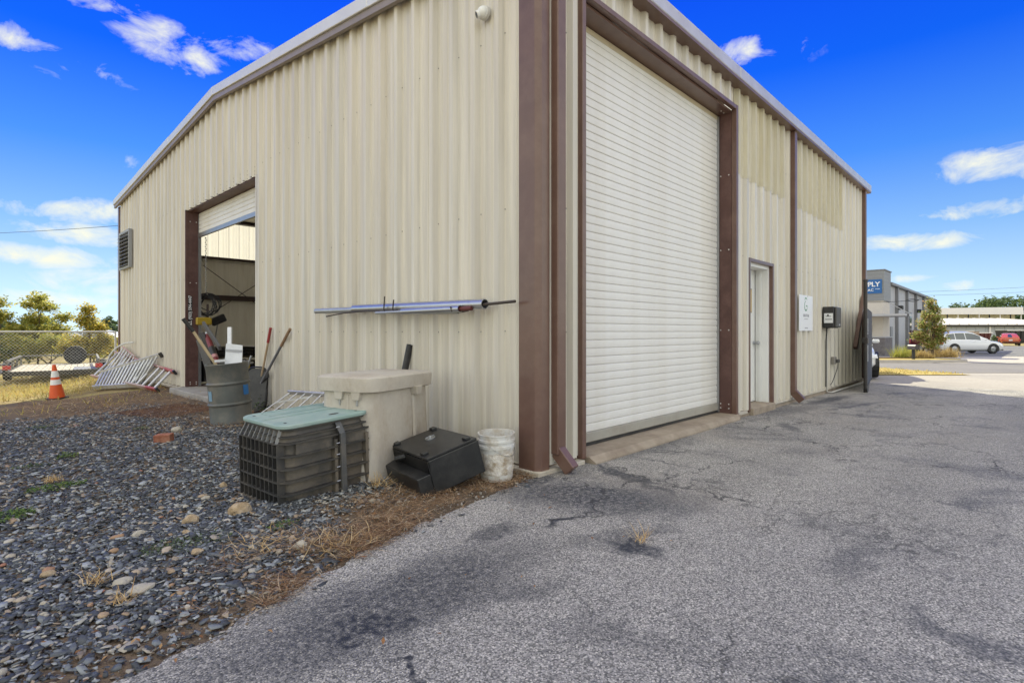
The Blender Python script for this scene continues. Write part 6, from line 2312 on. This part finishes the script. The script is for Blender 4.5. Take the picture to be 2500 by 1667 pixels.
def car(name, label, x, y, rz, paint, kind='suv', group=None, cat='car', front_only=False):
    """body lofted from cross sections; +x is the front"""
    t = thing(name, label, cat, (x, y, ground_z(x, y) + .03), rz)
    if kind == 'suv':
        L_, W_, H_, belt, wr, wb = 4.95, 1.92, 1.70, 1.05, .37, 2.95
        prof = [(-2.45, .45, .95, .80), (-2.40, .34, 1.04, .90), (-2.0, .26, 1.06, .95), (-1.0, .24, 1.05, .96), (.4, .24, 1.03, .96), (1.05, .24, 1.02, .95), (1.9, .27, .93, .92), (2.30, .30, .82, .84), (2.45, .36, .70, .72)]
        cab = [(-2.38, 1.04, 1.06), (-1.95, 1.05, 1.54), (-1.3, 1.05, 1.66), (-.3, 1.04, 1.69), (.25, 1.03, 1.60), (1.32, 1.00, 1.03)]
    else:
        L_, W_, H_, belt, wr, wb = 4.75, 1.84, 1.45, .92, .33, 2.80
        prof = [(-2.37, .45, .84, .74), (-2.30, .32, .95, .84), (-1.8, .25, .97, .90), (-1.0, .22, .93, .92), (.4, .22, .90, .92), (1.05, .22, .88, .91), (1.9, .25, .80, .88), (2.25, .28, .70, .80), (2.37, .34, .60, .68)]
        cab = [(-1.95, .95, .97), (-1.15, .94, 1.36), (-.7, .93, 1.43), (-.1, .92, 1.45), (.35, .91, 1.40), (1.30, .88, .90)]
    loops = []
    for x_, zb, zt, w in prof:
        w = w * W_ / 1.92
        loops.append([(x_, -w * .86, zb), (x_, -w, zb + (zt - zb) * .25), (x_, -w * 1.0, zb + (zt - zb) * .62), (x_, -w * .96, zt - .05), (x_, -w * .86, zt), (x_, 0, zt + .025), (x_, w * .86, zt), (x_, w * .96, zt - .05), (x_, w, zb + (zt - zb) * .62), (x_, w, zb + (zt - zb) * .25), (x_, w * .86, zb)])
    obj('body', MB().loft(loops), paint, t, smooth=38)
    cl_ = []
    for x_, zb, zt in cab:
        k = (zt - zb) / (H_ - belt)
        wb_, wt = W_ / 2 * .90, W_ / 2 * (.90 - .22 * min(1, k))
        cl_.append([(x_, -wb_, zb - .02), (x_, -wt, zt - .03 * k), (x_, -wt * .8, zt + .02 * k), (x_, 0, zt + .035 * k), (x_, wt * .8, zt + .02 * k), (x_, wt, zt - .03 * k), (x_, wb_, zb - .02)])
    obj('cabin', MB().loft(cl_), paint, t, smooth=30)

    def cabpt(f, sgn, up):
        """point on the cabin side, f along the stations, up 0..1 from belt to roof"""
        i = min(len(cl_) - 2, int(f))
        a, b = cl_[i], cl_[i + 1]
        q = f - i
        lo = Vector(a[0 if sgn < 0 else 6]).lerp(Vector(b[0 if sgn < 0 else 6]), q)
        hi = Vector(a[1 if sgn < 0 else 5]).lerp(Vector(b[1 if sgn < 0 else 5]), q)
        p = lo.lerp(hi, up)
        return p + Vector((0, sgn * .006, 0))

    def side_win(f0, f1, u0, u1):
        for sgn in (-1, 1):
            n = 5
            vs = []
            for k in range(n + 1):
                f = f0 + (f1 - f0) * k / n
                vs += [cabpt(f, sgn, u0), cabpt(f, sgn, u1)]
            obj('window', MB().add(vs, [(2 * i, 2 * i + 2, 2 * i + 3, 2 * i + 1) if sgn < 0 else (2 * i, 2 * i + 1, 2 * i + 3, 2 * i + 2) for i in range(n)]), m_glass, t, smooth=60)

    if kind == 'suv':
        side_win(1.15, 2.0, .14, .88)
        side_win(2.06, 2.78, .12, .90)
        side_win(2.84, 4.35, .12, .90)
    else:
        side_win(.75, 1.9, .14, .86)
        side_win(2.0, 2.7, .12, .88)
        side_win(2.78, 4.30, .12, .88)
    # windscreen and rear glass
    for i, nm in ((len(cl_) - 2, 'windscreen'), (0, 'rear_window')):
        a, b = cl_[i], cl_[i + 1]
        hi, lo = (a, b) if nm == 'windscreen' else (b, a)
        off = Vector((.010, 0, .012)) if nm == 'windscreen' else Vector((-.010, 0, .012))
        P_ = [Vector(lo[0]).lerp(Vector(hi[1]), .10), Vector(lo[6]).lerp(Vector(hi[5]), .10), Vector(lo[6]).lerp(Vector(hi[5]), .93), Vector(lo[0]).lerp(Vector(hi[1]), .93)]
        P_ = [Vector((p.x, p.y * .90, p.z)) + off for p in P_]
        m1, m2 = (P_[0] + P_[1]) / 2 + Vector((off.x * 3, 0, .02)), (P_[2] + P_[3]) / 2 + Vector((off.x * 2, 0, .03))
        obj(nm, MB().add([P_[0], m1, P_[1], P_[2], m2, P_[3]], [(0, 1, 4, 5), (1, 2, 3, 4)]), m_glass, t)
    for sx_ in (-1, 1):
        for sgn in (-1, 1):
            xw = sx_ * wb / 2 + .02
            M_ = Matrix.Translation((xw, sgn * (W_ / 2 - .10), wr)) @ Matrix.Rotation(R(-90 * sgn), 4, 'X')
            wheel(t, M_, wr, .235)
            arch = MB().lathe([(wr * .9, 0), (wr * 1.17, 0), (wr * 1.17, .02), (wr * .9, .02)], 22, Matrix.Translation((xw, sgn * (W_ / 2 - .004), wr)) @ Matrix.Rotation(R(-90 * sgn), 4, 'X'), cap0=False, cap1=False)
            arch.lathe([(.01, -.22), (wr * 1.12, -.22), (wr * 1.12, .004)], 22, Matrix.Translation((xw, sgn * (W_ / 2 - .004), wr)) @ Matrix.Rotation(R(-90 * sgn), 4, 'X'), cap0=False, cap1=False)
            arch.v = [(a, b, max(c, .20)) for a, b, c in arch.v]
            obj('wheel_arch', arch, m_trimb, t)
    e = prof[-1]
    zf = e[1]
    for sgn in (-1, 1):
        obj('headlight', MB().hexa([(2.02, sgn * W_ * .47 - .05, zf + .22), (2.34, sgn * W_ * .40 - .12, zf + .22), (2.34, sgn * W_ * .40 + .12, zf + .22), (2.02, sgn * W_ * .47 + .02, zf + .22)],
                                  [(1.98, sgn * W_ * .46 - .05, zf + .32), (2.28, sgn * W_ * .40 - .12, zf + .30), (2.28, sgn * W_ * .40 + .10, zf + .30), (1.98, sgn * W_ * .46 + .02, zf + .32)]), m_lamp, t, bevel=.01)
        obj('tail_light', MB().box(prof[0][0] - .02, prof[0][0] + .22, sgn * W_ * .42 - .11, sgn * W_ * .42 + .06, prof[0][2] - .22, prof[0][2] - .06), m_tail, t, bevel=.02)
        obj('mirror', MB().box(.84, .96, sgn * (W_ / 2 + .03) - .10, sgn * (W_ / 2 + .03) + .07, belt + .01, belt + .12), paint, t, bevel=.03)
        mb_ = MB().box(-.02, .16, sgn * W_ * .485 - .015, sgn * W_ * .485 + .015, belt - .13, belt - .10).box(-.95, -.77, sgn * W_ * .485 - .015, sgn * W_ * .485 + .015, belt - .13, belt - .10)
        obj('door_handle', mb_, paint, t)
        obj('sill', MB().box(-wb / 2 + .45, wb / 2 - .42, sgn * W_ * .49 - .02, sgn * W_ * .49 + .012, .22, .30), m_trimb, t)
    obj('grille', MB().box(2.40, 2.475, -W_ * .26, W_ * .26, zf + .08, zf + .30), m_trimb, t, bevel=.015)
    obj('bumper', MB().box(2.30, 2.49, -W_ * .38, W_ * .38, zf - .10, zf - .02), m_trimb, t, bevel=.02)
    obj('bumper', MB().box(-2.49, -2.34, -W_ * .40, W_ * .40, .36, .47), m_trimb, t, bevel=.02)
    obj('number_plate', MB().box(-2.505, -2.49, -.16, .16, .60, .72), m_sign, t)
    return t


def paint(name, c, **k):
    return mat(name, c, rough=.28, var=.04, coat=.7, spec=.5, **k)


RZS = math.atan2(-.7217, .6925)          # heading along the road
p_white = paint('white_car_paint', (.72, .73, .75))
x, y = street((2350 - 1250) / 1322.3 * 39.5, 39.5)
o = car('parked_car', 'white SUV parked side on behind the small roadside tree', x, y, RZS + R(2), p_white, 'suv', 'parked cars', 'suv')
o.scale = (.97, .97, .93)
x, y = street((2462 - 1250) / 1322.3 * 66, 66)
car('parked_car', 'orange red sedan seen from behind at the right edge', x, y, RZS + R(52), paint('orange_red_car_paint', (.48, .09, .02)), 'sedan', 'parked cars', 'car')
car('parked_car', 'silver white sedan half hidden behind the black gate', 15.15, 1.26, R(195), paint('silver_white_paint', (.62, .64, .66)), 'sedan', 'parked cars', 'car')
# maroon pickup behind the tree
x, y = street((2262 - 1250) / 1322.3 * 44, 44)
pk = thing('pickup_truck', 'dark maroon pickup truck standing behind the roadside tree', 'pickup', (x, y, ground_z(x, y) + .03), RZS + R(14))
p_mar = paint('maroon_paint', (.12, .012, .018))
sec = []
for x_, zt, w in ((-2.85, 1.02, .92), (-2.75, 1.08, .97), (-1.0, 1.08, .98), (.9, 1.08, .98), (2.2, 1.05, .96), (2.75, .95, .88)):
    sec.append([(x_, -w * .9, .45), (x_, -w, .62), (x_, -w * .98, zt - .06), (x_, -w * .92, zt), (x_, w * .92, zt), (x_, w * .98, zt - .06), (x_, w, .62), (x_, w * .9, .45)])
obj('body', MB().loft(sec), p_mar, pk, smooth=35)
obj('cabin', MB().hexa([(-.9, -.88, 1.06), (1.35, -.88, 1.06), (1.35, .88, 1.06), (-.9, .88, 1.06)], [(-.75, -.72, 1.78), (.55, -.72, 1.78), (.55, .72, 1.78), (-.75, .72, 1.78)]), p_mar, pk, bevel=.05)
for sgn in (-1, 1):
    obj('window', MB().hexa([(-.72, sgn * .872 - .004, 1.14), (1.05, sgn * .872 - .004, 1.14), (1.05, sgn * .872 + .004, 1.14), (-.72, sgn * .872 + .004, 1.14)], [(-.65, sgn * .752 - .004, 1.68), (.55, sgn * .752 - .004, 1.68), (.55, sgn * .752 + .004, 1.68), (-.65, sgn * .752 + .004, 1.68)]), m_glass, pk)
    obj('tail_light', MB().box(-2.88, -2.70, sgn * .86 - .08, sgn * .86 + .10, .72, 1.02), m_tail, pk, bevel=.02)
    for sx_ in (-1, 1):
        wheel(pk, Matrix.Translation((sx_ * 1.75, sgn * .86, .40)) @ Matrix.Rotation(R(-90 * sgn), 4, 'X'), .40, .27)
obj('rear_bumper', MB().box(-3.02, -2.84, -.88, .88, .50, .68), m_steel, pk, bevel=.02)
obj('tailgate_handle', MB().box(-2.875, -2.85, -.12, .12, .92, .98), m_trimb, pk)

# ------------------------------------------------------------------ white vehicles beyond the left trees
for i, (px, Z, lab) in enumerate(((262, 40, 'white parked car beyond the field next to the building corner'), (165, 38, 'white parked car half hidden by the golden shrubs'), (12, 42, 'white parked van like car at the left edge behind the trees'))):
    x, y = street((px - 1250) / 1322.3 * Z, Z)
    o = car('parked_car', lab, x, y, RZS + R(8 * i), p_white, 'suv' if i != 1 else 'sedan', 'parked cars', 'car')
# ------------------------------------------------------------------ shop building with the blue sign
m_lgrey = mat('pale_grey_wall_panel', (.40, .405, .42), rough=.6, var=.06, scale=2)
m_mgrey = mat('grey_siding', (.23, .24, .25), rough=.6, var=.12, scale=3, stretch=(1, 1, 6))
m_stucco = mat('cream_stucco', (.60, .55, .48), rough=.85, var=.12, scale=3, bump=.2)
m_stone = mat('grey_ledgestone', (.22, .20, .20), rough=.9, var=.5, scale=5, bump=.8, bscale=12)
m_pil = mat('dark_grey_pilaster', (.20, .20, .21), rough=.5)
SBX, SBY = 38.4, 3.9
sz = ground_z(SBX, SBY)
sb = thing('shop_building', 'grey shop building with cream entrance tower and blue supply sign', 'building', (SBX, SBY, sz))
obj('tower', MB().box(0, 2.2, .0, 9, -.3, 3.55), m_stucco, sb)
for i in range(8):
    z = 3.56 + i * .245
    obj('siding_board', MB().box(-.05 - .008 * (i % 2), 2.25, -.06, 9, z, z + .240), m_mgrey, sb)
obj('parapet_cap', MB().box(-.10, 2.3, -.12, 9.1, 5.52, 5.58), m_pil, sb)
obj('stone_base', MB().box(-.14, 2.28, -.12, .80, -.3, 1.15).box(-.12, 0, .8, 9, -.3, 1.15), m_stone, sb)
obj('stone_cap', MB().box(-.18, 2.3, -.16, .84, 1.15, 1.22), m_lgrey, sb)
# side wall with pilasters and sloping eave
def side_top(x):
    return 4.72 - .006 * x


obj('side_wall', MB().hexa([(2.25, .12, -.3), (26, .12, -.3), (26, 20, -.3), (2.25, 20, -.3)], [(2.25, .12, side_top(0)), (26, .12, side_top(26)), (26, 20, side_top(26) + 1.0), (2.25, 20, side_top(0) + 1.0)]), m_lgrey, sb)
obj('side_eave', MB().hexa([(2.2, -.15, side_top(0)), (26.2, -.15, side_top(26)), (26.2, 20, side_top(26) + 1.02), (2.2, 20, side_top(0) + 1.02)], [(2.2, -.15, side_top(0) + .16), (26.2, -.15, side_top(26) + .16), (26.2, 20, side_top(26) + 1.16), (2.2, 20, side_top(0) + 1.16)]), m_pil, sb)
for x in (5.2, 9.6, 14.0, 18.6, 23.4):
    obj('pilaster', MB().box(x - .16, x + .16, -.06, .115, -.2, side_top(x)), m_pil, sb)
for x in (5.2, 14.0):
    obj('wall_lamp', MB().box(x - .2, x + .2, -.34, -.065, 3.1, 3.4), m_trimb, sb, bevel=.03)
wf = obj('window', MB().box(10.9, 12.0, .06, .115, .35, 3.1), m_pil, sb)
obj('pane', MB().box(11.0, 11.9, .045, .058, .45, 3.0), m_glass, wf)
obj('canopy', MB().box(-.55, 2.0, -1.35, -.07, 2.52, 2.66).box(-1.3, -.056, -1.35, 4, 2.52, 2.66), m_lgrey, sb)
obj('canopy_stay', MB().bar((1.2, -1.3, 2.66), (1.2, -.06, 3.5), .05, .05), m_lgrey, sb)
obj('tower_lamp', MB().box(-.16, -.003, .62, .86, 1.55, 1.95), m_trimb, sb, bevel=.02)
obj('utility_door', MB().box(3.1, 3.9, .08, .117, -.1, 1.9), m_mgrey, sb)
# blue sign on the tower's end (faces the road along -y) and front
m_bsign = mat('blue_sign_panel', (.005, .10, .31), rough=.4, var=.05)
m_wsign = mat('white_sign_letters', (.82, .82, .82), rough=.4)
bs = thing('shop_sign', 'blue shop sign with white SUPPLY and HVAC lettering on the tower', 'sign', (SBX - .075, SBY + 3.0, sz + 4.05))
obj('panel', MB().box(-.04, .0, -2.95, 3.0, -.02, .88), m_bsign, bs)
# the tower front faces the photographer: text reads left to right along -y
obj('lettering', text_mb('SUPPLY', .43, frame_mat((-.045, -2.84, .56), (0, -1, 0), (0, 0, 1)), align='RIGHT', ext=.004, bold=.009, space=.95), m_wsign, bs)
obj('lettering', text_mb('HVAC', .23, frame_mat((-.045, -2.50, .20), (0, -1, 0), (0, 0, 1)), align='RIGHT', ext=.004, bold=.005, space=1.1), m_wsign, bs)
obj('dash', MB().box(-.047, -.041, -2.84, -2.58, .25, .275), m_wsign, bs)

# ------------------------------------------------------------------ planted island by the road
ipts = [(8, 24.2), (18.5, 24.1), (20.6, 24.5), (21.3, 25.4), (20.9, 26.6), (19.0, 27.8), (8, 28.8)]


def street_prism(name, pts, z0, z1, m, **k):
    b, t = [], []
    for X, Z in pts:
        x, y = street(X, Z)
        g_z = ground_z(x, y)
        b.append((x, y, g_z + z0))
        t.append((x, y, g_z + z1))
    return obj(name, MB().loft([b, t]), m, **k)


tag(street_prism('island_kerb', ipts, -.05, .12, m_conc), kind='structure')
inn = [(X + (14 - X) * .025, Z + (26.3 - Z) * .09) for X, Z in ipts]
tag(street_prism('island_turf', inn, .0, .135, m_verge), kind='structure')
m_mulch = mat('dark_mulch', (.10, .06, .04), rough=1, var=.4, scale=10, bump=1, bscale=30)
bed = [(10.5, 26.0), (18.6, 25.9), (20.3, 26.1), (19.5, 27.0), (10, 27.8)]
tag(street_prism('planting_bed', bed, .0, .17, m_mulch), kind='structure')
m_orn = island_mat('ornamental_grass', [(0, (.30, .20, .08)), (.5, (.48, .36, .16)), (1, (.62, .50, .26))], rough=.9, transl=.4)
m_orng = island_mat('green_ornamental_grass', [(0, (.22, .24, .05)), (.5, (.38, .38, .08)), (1, (.50, .46, .14))], rough=.9, transl=.4)
orn = [(2196, 26.4, m_orng, .55, 'yellow green ornamental grass left of the mailbox'), (2216, 26.9, m_orng, .50, 'yellow green ornamental grass behind the mailbox'), (2244, 26.3, m_orn, .38, 'straw coloured ornamental grass between mailbox and tree'),
       (2262, 26.2, m_orn, .30, 'low brown ornamental grass at the foot of the tree'), (2284, 26.5, m_orn, .44, 'straw coloured ornamental grass right of the tree'), (2305, 26.5, m_orn, .46, 'straw coloured ornamental grass before the white SUV'), (2321, 26.4, m_orn, .44, 'last straw coloured ornamental grass at the island tip')]
for i, (px, Z, m, h, lab) in enumerate(orn):
    x, y = street((px - 1250) / 1322.3 * Z, Z)
    tuft('ornamental_grass', lab, 'grass clump', x, y, 320, h, .02, .16, m, 120 + i, .0, .16, group='ornamental grasses on the island')
# crape myrtle
m_crape = leaf_mat('autumn_crape_leaves', (.15, .23, .06), (.32, .36, .10), (.55, .34, .20), .5)
grove('island_tree', 'bushy autumn coloured tree with several stems on the island', 2273, 862, 26.4,
      [(-.05, 0, 2.75, .28, .3, .45), (.20, 0, 2.5, .28, .3, .4), (-.15, 0, 2.2, .45, .4, .35), (.30, .1, 2.0, .45, .4, .35), (-.35, 0, 1.75, .45, .4, .4), (.25, -.1, 1.5, .55, .5, .4), (-.45, .1, 1.2, .5, .5, .4), (.35, 0, 1.05, .55, .5, .4), (-.1, -.1, .85, .6, .5, .35), (.55, .1, 1.55, .3, .3, .25)],
      8000, .085, m_crape, 41, trunk_r=.035, stems=5)
mx_, my_ = street((2230 - 1250) / 1322.3 * 24.9, 24.9)
mbx = thing('mailbox', 'dark rounded mailbox on a post at the island kerb', 'mailbox', (mx_, my_, ground_z(mx_, my_) + .125), RZS + R(90))
obj('post', MB().box(-.05, .05, -.05, .05, 0, .45), m_trimb, mbx, bevel=.01)
prf = [(-.11, .0), (-.11, .13)] + [(.11 * math.cos(t), .13 + .11 * math.sin(t)) for t in [R(a) for a in range(160, 0, -20)]] + [(.11, .13), (.11, 0)]
obj('box', MB().loft([[(x, a, .45 + b) for a, b in prf] for x in (-.24, .24)]), mat('dark_mailbox_metal', (.05, .04, .035), rough=.45), mbx, smooth=40)

# ------------------------------------------------------------------ long sheds across the car park
m_shedroof = mat('pale_ribbed_roof', (.62, .58, .54), rough=.6, var=.15, scale=1, dirt=(.42, .35, .28), dscale=.6, damt=.4)
m_shed = mat('grey_shed_wall', (.42, .44, .46), rough=.6, var=.08)
m_shed2 = mat('cream_shed_wall', (.55, .52, .38), rough=.7, var=.1)
m_shw = mat('white_shed_fascia', (.72, .70, .69), rough=.5, var=.06)


def shed(name, label, px0, px1, Z, y_eave, y_ridge, depth, m_w, m_r, base_z, rib, over=.5):
    X0, X1 = (px0 - 1250) / 1322.3 * Z, (px1 - 1250) / 1322.3 * Z
    x, y = street(X0, Z)
    gz_ = base_z
    t = thing(name, label, 'building', (x, y, gz_), RZS)
    W_ = X1 - X0
    ze = 1.2 - (y_eave - 809.5) / 1322.3 * Z - gz_
    zr = 1.2 - (y_ridge - 809.5) / 1322.3 * (Z + depth) - gz_
    n = int(W_ / rib)
    for i in range(n):
        a, b = W_ * i / n, W_ * (i + 1) / n
        obj('wall_panel', MB().box(a + .02, b - .02, 0, .2, 0, ze).box(b - .05, b + .05, -.06, .0, 0, ze - .02), m_w, t)
        obj('roof_panel', MB().hexa([(a + .01, -over, ze), (b - .01, -over, ze), (b - .01, depth, zr), (a + .01, depth, zr)], [(a + .01, -over, ze + .08), (b - .01, -over, ze + .08), (b - .01, depth, zr + .08), (a + .01, depth, zr + .08)])
            .hexa([(b - .12, -over, ze + .08), (b + .12, -over, ze + .08), (b + .12, depth, zr + .08), (b - .12, depth, zr + .08)], [(b - .06, -over, ze + .26), (b + .06, -over, ze + .26), (b + .06, depth, zr + .26), (b - .06, depth, zr + .26)]), m_r, t)
    obj('eave', MB().box(-.3, W_ + .3, -over - .05, -over, ze - .25, ze + .02), m_trimb, t)
    obj('end_wall', MB().box(0, .2, .2, depth * 2, 0, ze).box(W_ - .2, W_, .2, depth * 2, 0, ze), m_w, t)
    obj('rear_roof', MB().hexa([(0, depth + .01, zr), (W_, depth + .01, zr), (W_, depth * 2, ze), (0, depth * 2, ze)], [(0, depth + .01, zr + .08), (W_, depth + .01, zr + .08), (W_, depth * 2, ze + .08), (0, depth * 2, ze + .08)]), m_r, t)
    return t, W_, ze, zr


bz = -.65
t, W_, ze, zr = shed('long_shed', 'long low grey shed with ribbed pale roof across the car park', 2266, 2640, 92, 793.5, 779.5, 16, m_shed, m_shedroof, bz, 1.55)
obj('downpipe', MB().box(10.2, 10.5, -.2, -.07, 0, ze), m_shw, t)
obj('wall_fan', MB().box(14.2, 14.7, -.5, -.07, 1.0, 1.9).box(13.4, 14.0, -.3, -.07, .7, 1.6), m_trimb, t)
# taller building behind: deep white fascia over cream walls
X0, X1, Zb = (2290 - 1250) / 1322.3 * 170, (2496 - 1250) / 1322.3 * 170, 170
x, y = street(X0, Zb)
t = thing('warehouse', 'taller warehouse with deep white fascia and cream walls behind the grey shed', 'building', (x, y, bz), RZS)
W_ = X1 - X0
zt = 1.2 + (809.5 - 752) / 1322.3 * Zb - bz
zf_ = 1.2 + (809.5 - 767.5) / 1322.3 * Zb - bz
n = 8
for i in range(n):
    a, b = W_ * i / n, W_ * (i + 1) / n
    obj('wall_panel', MB().box(a + .03, b - .03, 2.5, 2.7, 0, zf_), m_shed2, t)
    obj('awning_post', MB().box(b - .2, b, .2, .5, 0, zf_), m_shw if i % 2 else m_trimb, t)
obj('fascia', MB().hexa([(-.5, 0, zf_), (W_ + .5, 0, zf_), (W_ + .5, 14, zf_), (-.5, 14, zf_)], [(-.5, .3, zt), (W_ + .5, .3, zt + .35), (W_ + .5, 14, zt + .3), (-.5, 14, zt)]), m_shw, t)
obj('end_wall', MB().box(W_ - .3, W_, 2.7, 40, 0, zf_).box(0, .3, 2.7, 40, 0, zf_), m_shed2, t)
# dark vehicles and gear standing before the shed
m_dred = mat('dark_red_steel', (.09, .015, .015), rough=.5)


def skip(px, Z, w, h, d, m, label, name='skip_container', cat='container'):
    x, y = street((px - 1250) / 1322.3 * Z, Z)
    t = thing(name, label, cat, (x, y, ground_z(x, y) + .03), RZS)
    o = MB().hexa([(-w / 2 + .3, 0, .12), (w / 2 - .3, 0, .12), (w / 2 - .3, d, .12), (-w / 2 + .3, d, .12)], [(-w / 2, -.1, h), (w / 2, -.1, h), (w / 2, d + .1, h), (-w / 2, d + .1, h)])
    obj('body', o, m, t, bevel=.03)
    obj('rim', MB().box(-w / 2 - .06, w / 2 + .06, -.16, -.05, h - .1, h + .03), m_shw, t)
    for i in range(4):
        xx = -w / 2 + .5 + i * (w - 1) / 3
        obj('stiffener', MB().bar((xx, -.02, .15), (xx * 1.05, -.12, h - .1), .1, .1), m, t)
    obj('skid', MB().box(-w / 2 + .3, w / 2 - .3, .1, d - .1, -.03, .12), m_trimb, t)
    return t


skip(2398, 74, 2.5, 1.55, 2, m_dred, 'dark red open container behind the bonnet of the white SUV')
skip(2486, 80, 3.2, 1.9, 2, m_trimb, 'black open container behind the orange sedan')
skip(2345, 78, 3.6, 1.75, 2, m_shw, 'white topped container showing above the SUV roof')
x, y = street((2372 - 1250) / 1322.3 * 72, 72)
pl_ = thing('pallet_stack', 'small brown stack of pallets between the two containers', 'pallets', (x, y, ground_z(x, y) + .03), RZS)
for i in range(9):
    obj('pallet', MB().box(-.6, .6, -.5, .5, i * .19, i * .19 + .15), m_woodd, pl_)
bl = []
for i in range(12):
    X, Z = (2425 - 1250) / 1322.3 * 84 + i * .35, 84
    x, y = street(X, Z)
    bl.append((x, y, ground_z(x, y) + .6, .5, .5, .85))
hd = obj('hedge', crown_mesh(bl, 2200, .16, 51), m_lf_dark)
tag(hd, 'dark clipped hedge against the grey shed left of the orange sedan', 'hedge')
# wooded hill behind
m_hill = leaf_mat('hillside_leaves', (.045, .075, .028), (.085, .13, .045), (.14, .18, .06), .3)
hs_ = []
for X, Z in ((60, 240), (60, 420), (520, 420), (520, 240)):
    pass
g = np.random.default_rng(77)
bl = []
for i in range(150):
    Z = g.uniform(255, 330)
    px = g.uniform(2215, 2760)
    X = (px - 1250) / 1322.3 * Z
    x, y = street(X, Z)
    tp = np.interp(px, [2215, 2270, 2300, 2330, 2360, 2385, 2400, 2425, 2470, 2520, 2760], [766, 762, 748, 734, 733, 738, 722, 718, 716, 711, 695]) + g.uniform(0, 8) + (330 - Z) * .07
    top_z = 1.2 + (809.5 - tp) / 1322.3 * Z
    r = g.uniform(3.2, 5.2)
    bl += [(x, y, top_z - r * .8, r * .8, r * .8, r), (x, y, top_z - r * 2.3, r * 1.3, r * 1.3, r * 1.1), (x, y, top_z - r * 4.2, r * 1.5, r * 1.5, r * 1.5)]
bl += [(b[0] + g.uniform(-3, 3), b[1] + g.uniform(-3, 3), max(2, b[2] - 10), 4.5, 4.5, 4.5) for b in bl[1::3]]
tag(obj('hill_wood', crown_mesh(bl, 60000, 1.25, 61), m_hill), 'green wooded hill rising behind the sheds', 'wood', kind='stuff')
hv, hf = [], []
hx = [60 + i * 20 for i in range(24)]
for X in hx:
    for Z, h in ((200, -1), (250, 1), (300, 9), (360, 13), (500, 13), (620, -2)):
        x, y = street(X * 1.2, Z)
        k = sstep(150, 330, X * 1.2)
        hv.append((x, y, -1.2 + (h + 1) * (.25 + .75 * k)))
for i in range(len(hx) - 1):
    for j in range(5):
        a = i * 6 + j
        hf.append((a, a + 6, a + 7, a + 1))
setting('hill', MB().add(hv, hf), mat('hill_ground', (.05, .07, .03), rough=1, var=.3, scale=.1), smooth=60)

# ------------------------------------------------------------------ overhead lines
m_wire = mat('black_overhead_wire', (.02, .02, .02), rough=.6)


def sag(a, b, d, n=24):
    a, b = Vector(a), Vector(b)
    return [a.lerp(b, i / n) - Vector((0, 0, d * 4 * (i / n) * (1 - i / n))) for i in range(n + 1)]


def mast(x, y, h):
    t = thing('utility_pole', 'wooden utility pole carrying the overhead wires', 'pole', (x, y, ground_z(x, y)), group='utility poles')
    obj('pole', MB().tube([(0, 0, -.3), (0, 0, h)], .15, 10, r2=.11), m_bark, t, smooth=60)
    obj('cross_arm', MB().bar((-.9, -.6, h - .5), (.9, .6, h - .5), .1, .12), m_bark, t)


a, b = deep(2120, 60, 716), deep(2900, 75, 672)
solo('overhead_wire', MB().tube(sag(a, b, .35), .014, 5), m_wire, 'upper overhead wire on the right above the wooded hill', 'wire', 'overhead wires')
a2, b2 = deep(2120, 60, 724), deep(2900, 75, 688)
solo('overhead_wire', MB().tube(sag(a2, b2, .35), .014, 5), m_wire, 'second overhead wire on the right just below the upper one', 'wire', 'overhead wires')
c1 = deep(2060, 30, 736)
solo('overhead_wire', MB().tube(sag(c1, deep(2260, 34, 729), .12), .016, 5), m_wire, 'overhead cable crossing before the grey shop wall', 'wire', 'overhead wires')
co = MB()
for dz_ in (-1, 1):
    co.tube([deep(2212 + 31 * k / 10, 33.0, 733 + dz_ * 3.2 * math.sin(math.pi * k / 10)) for k in range(11)], .018, 5)
solo('cable_coil', co, m_wire, 'slack loop of black cable hanging on the wire before the grey wall', 'cable')
mast(*street(39.5, 60), 6.2)
a, b = deep(-300, 42, 574), deep(420, 30, 540)
solo('overhead_wire', MB().tube(sag(a, b, .25), .014, 5), m_wire, 'overhead wire on the left running behind the building', 'wire', 'overhead wires')
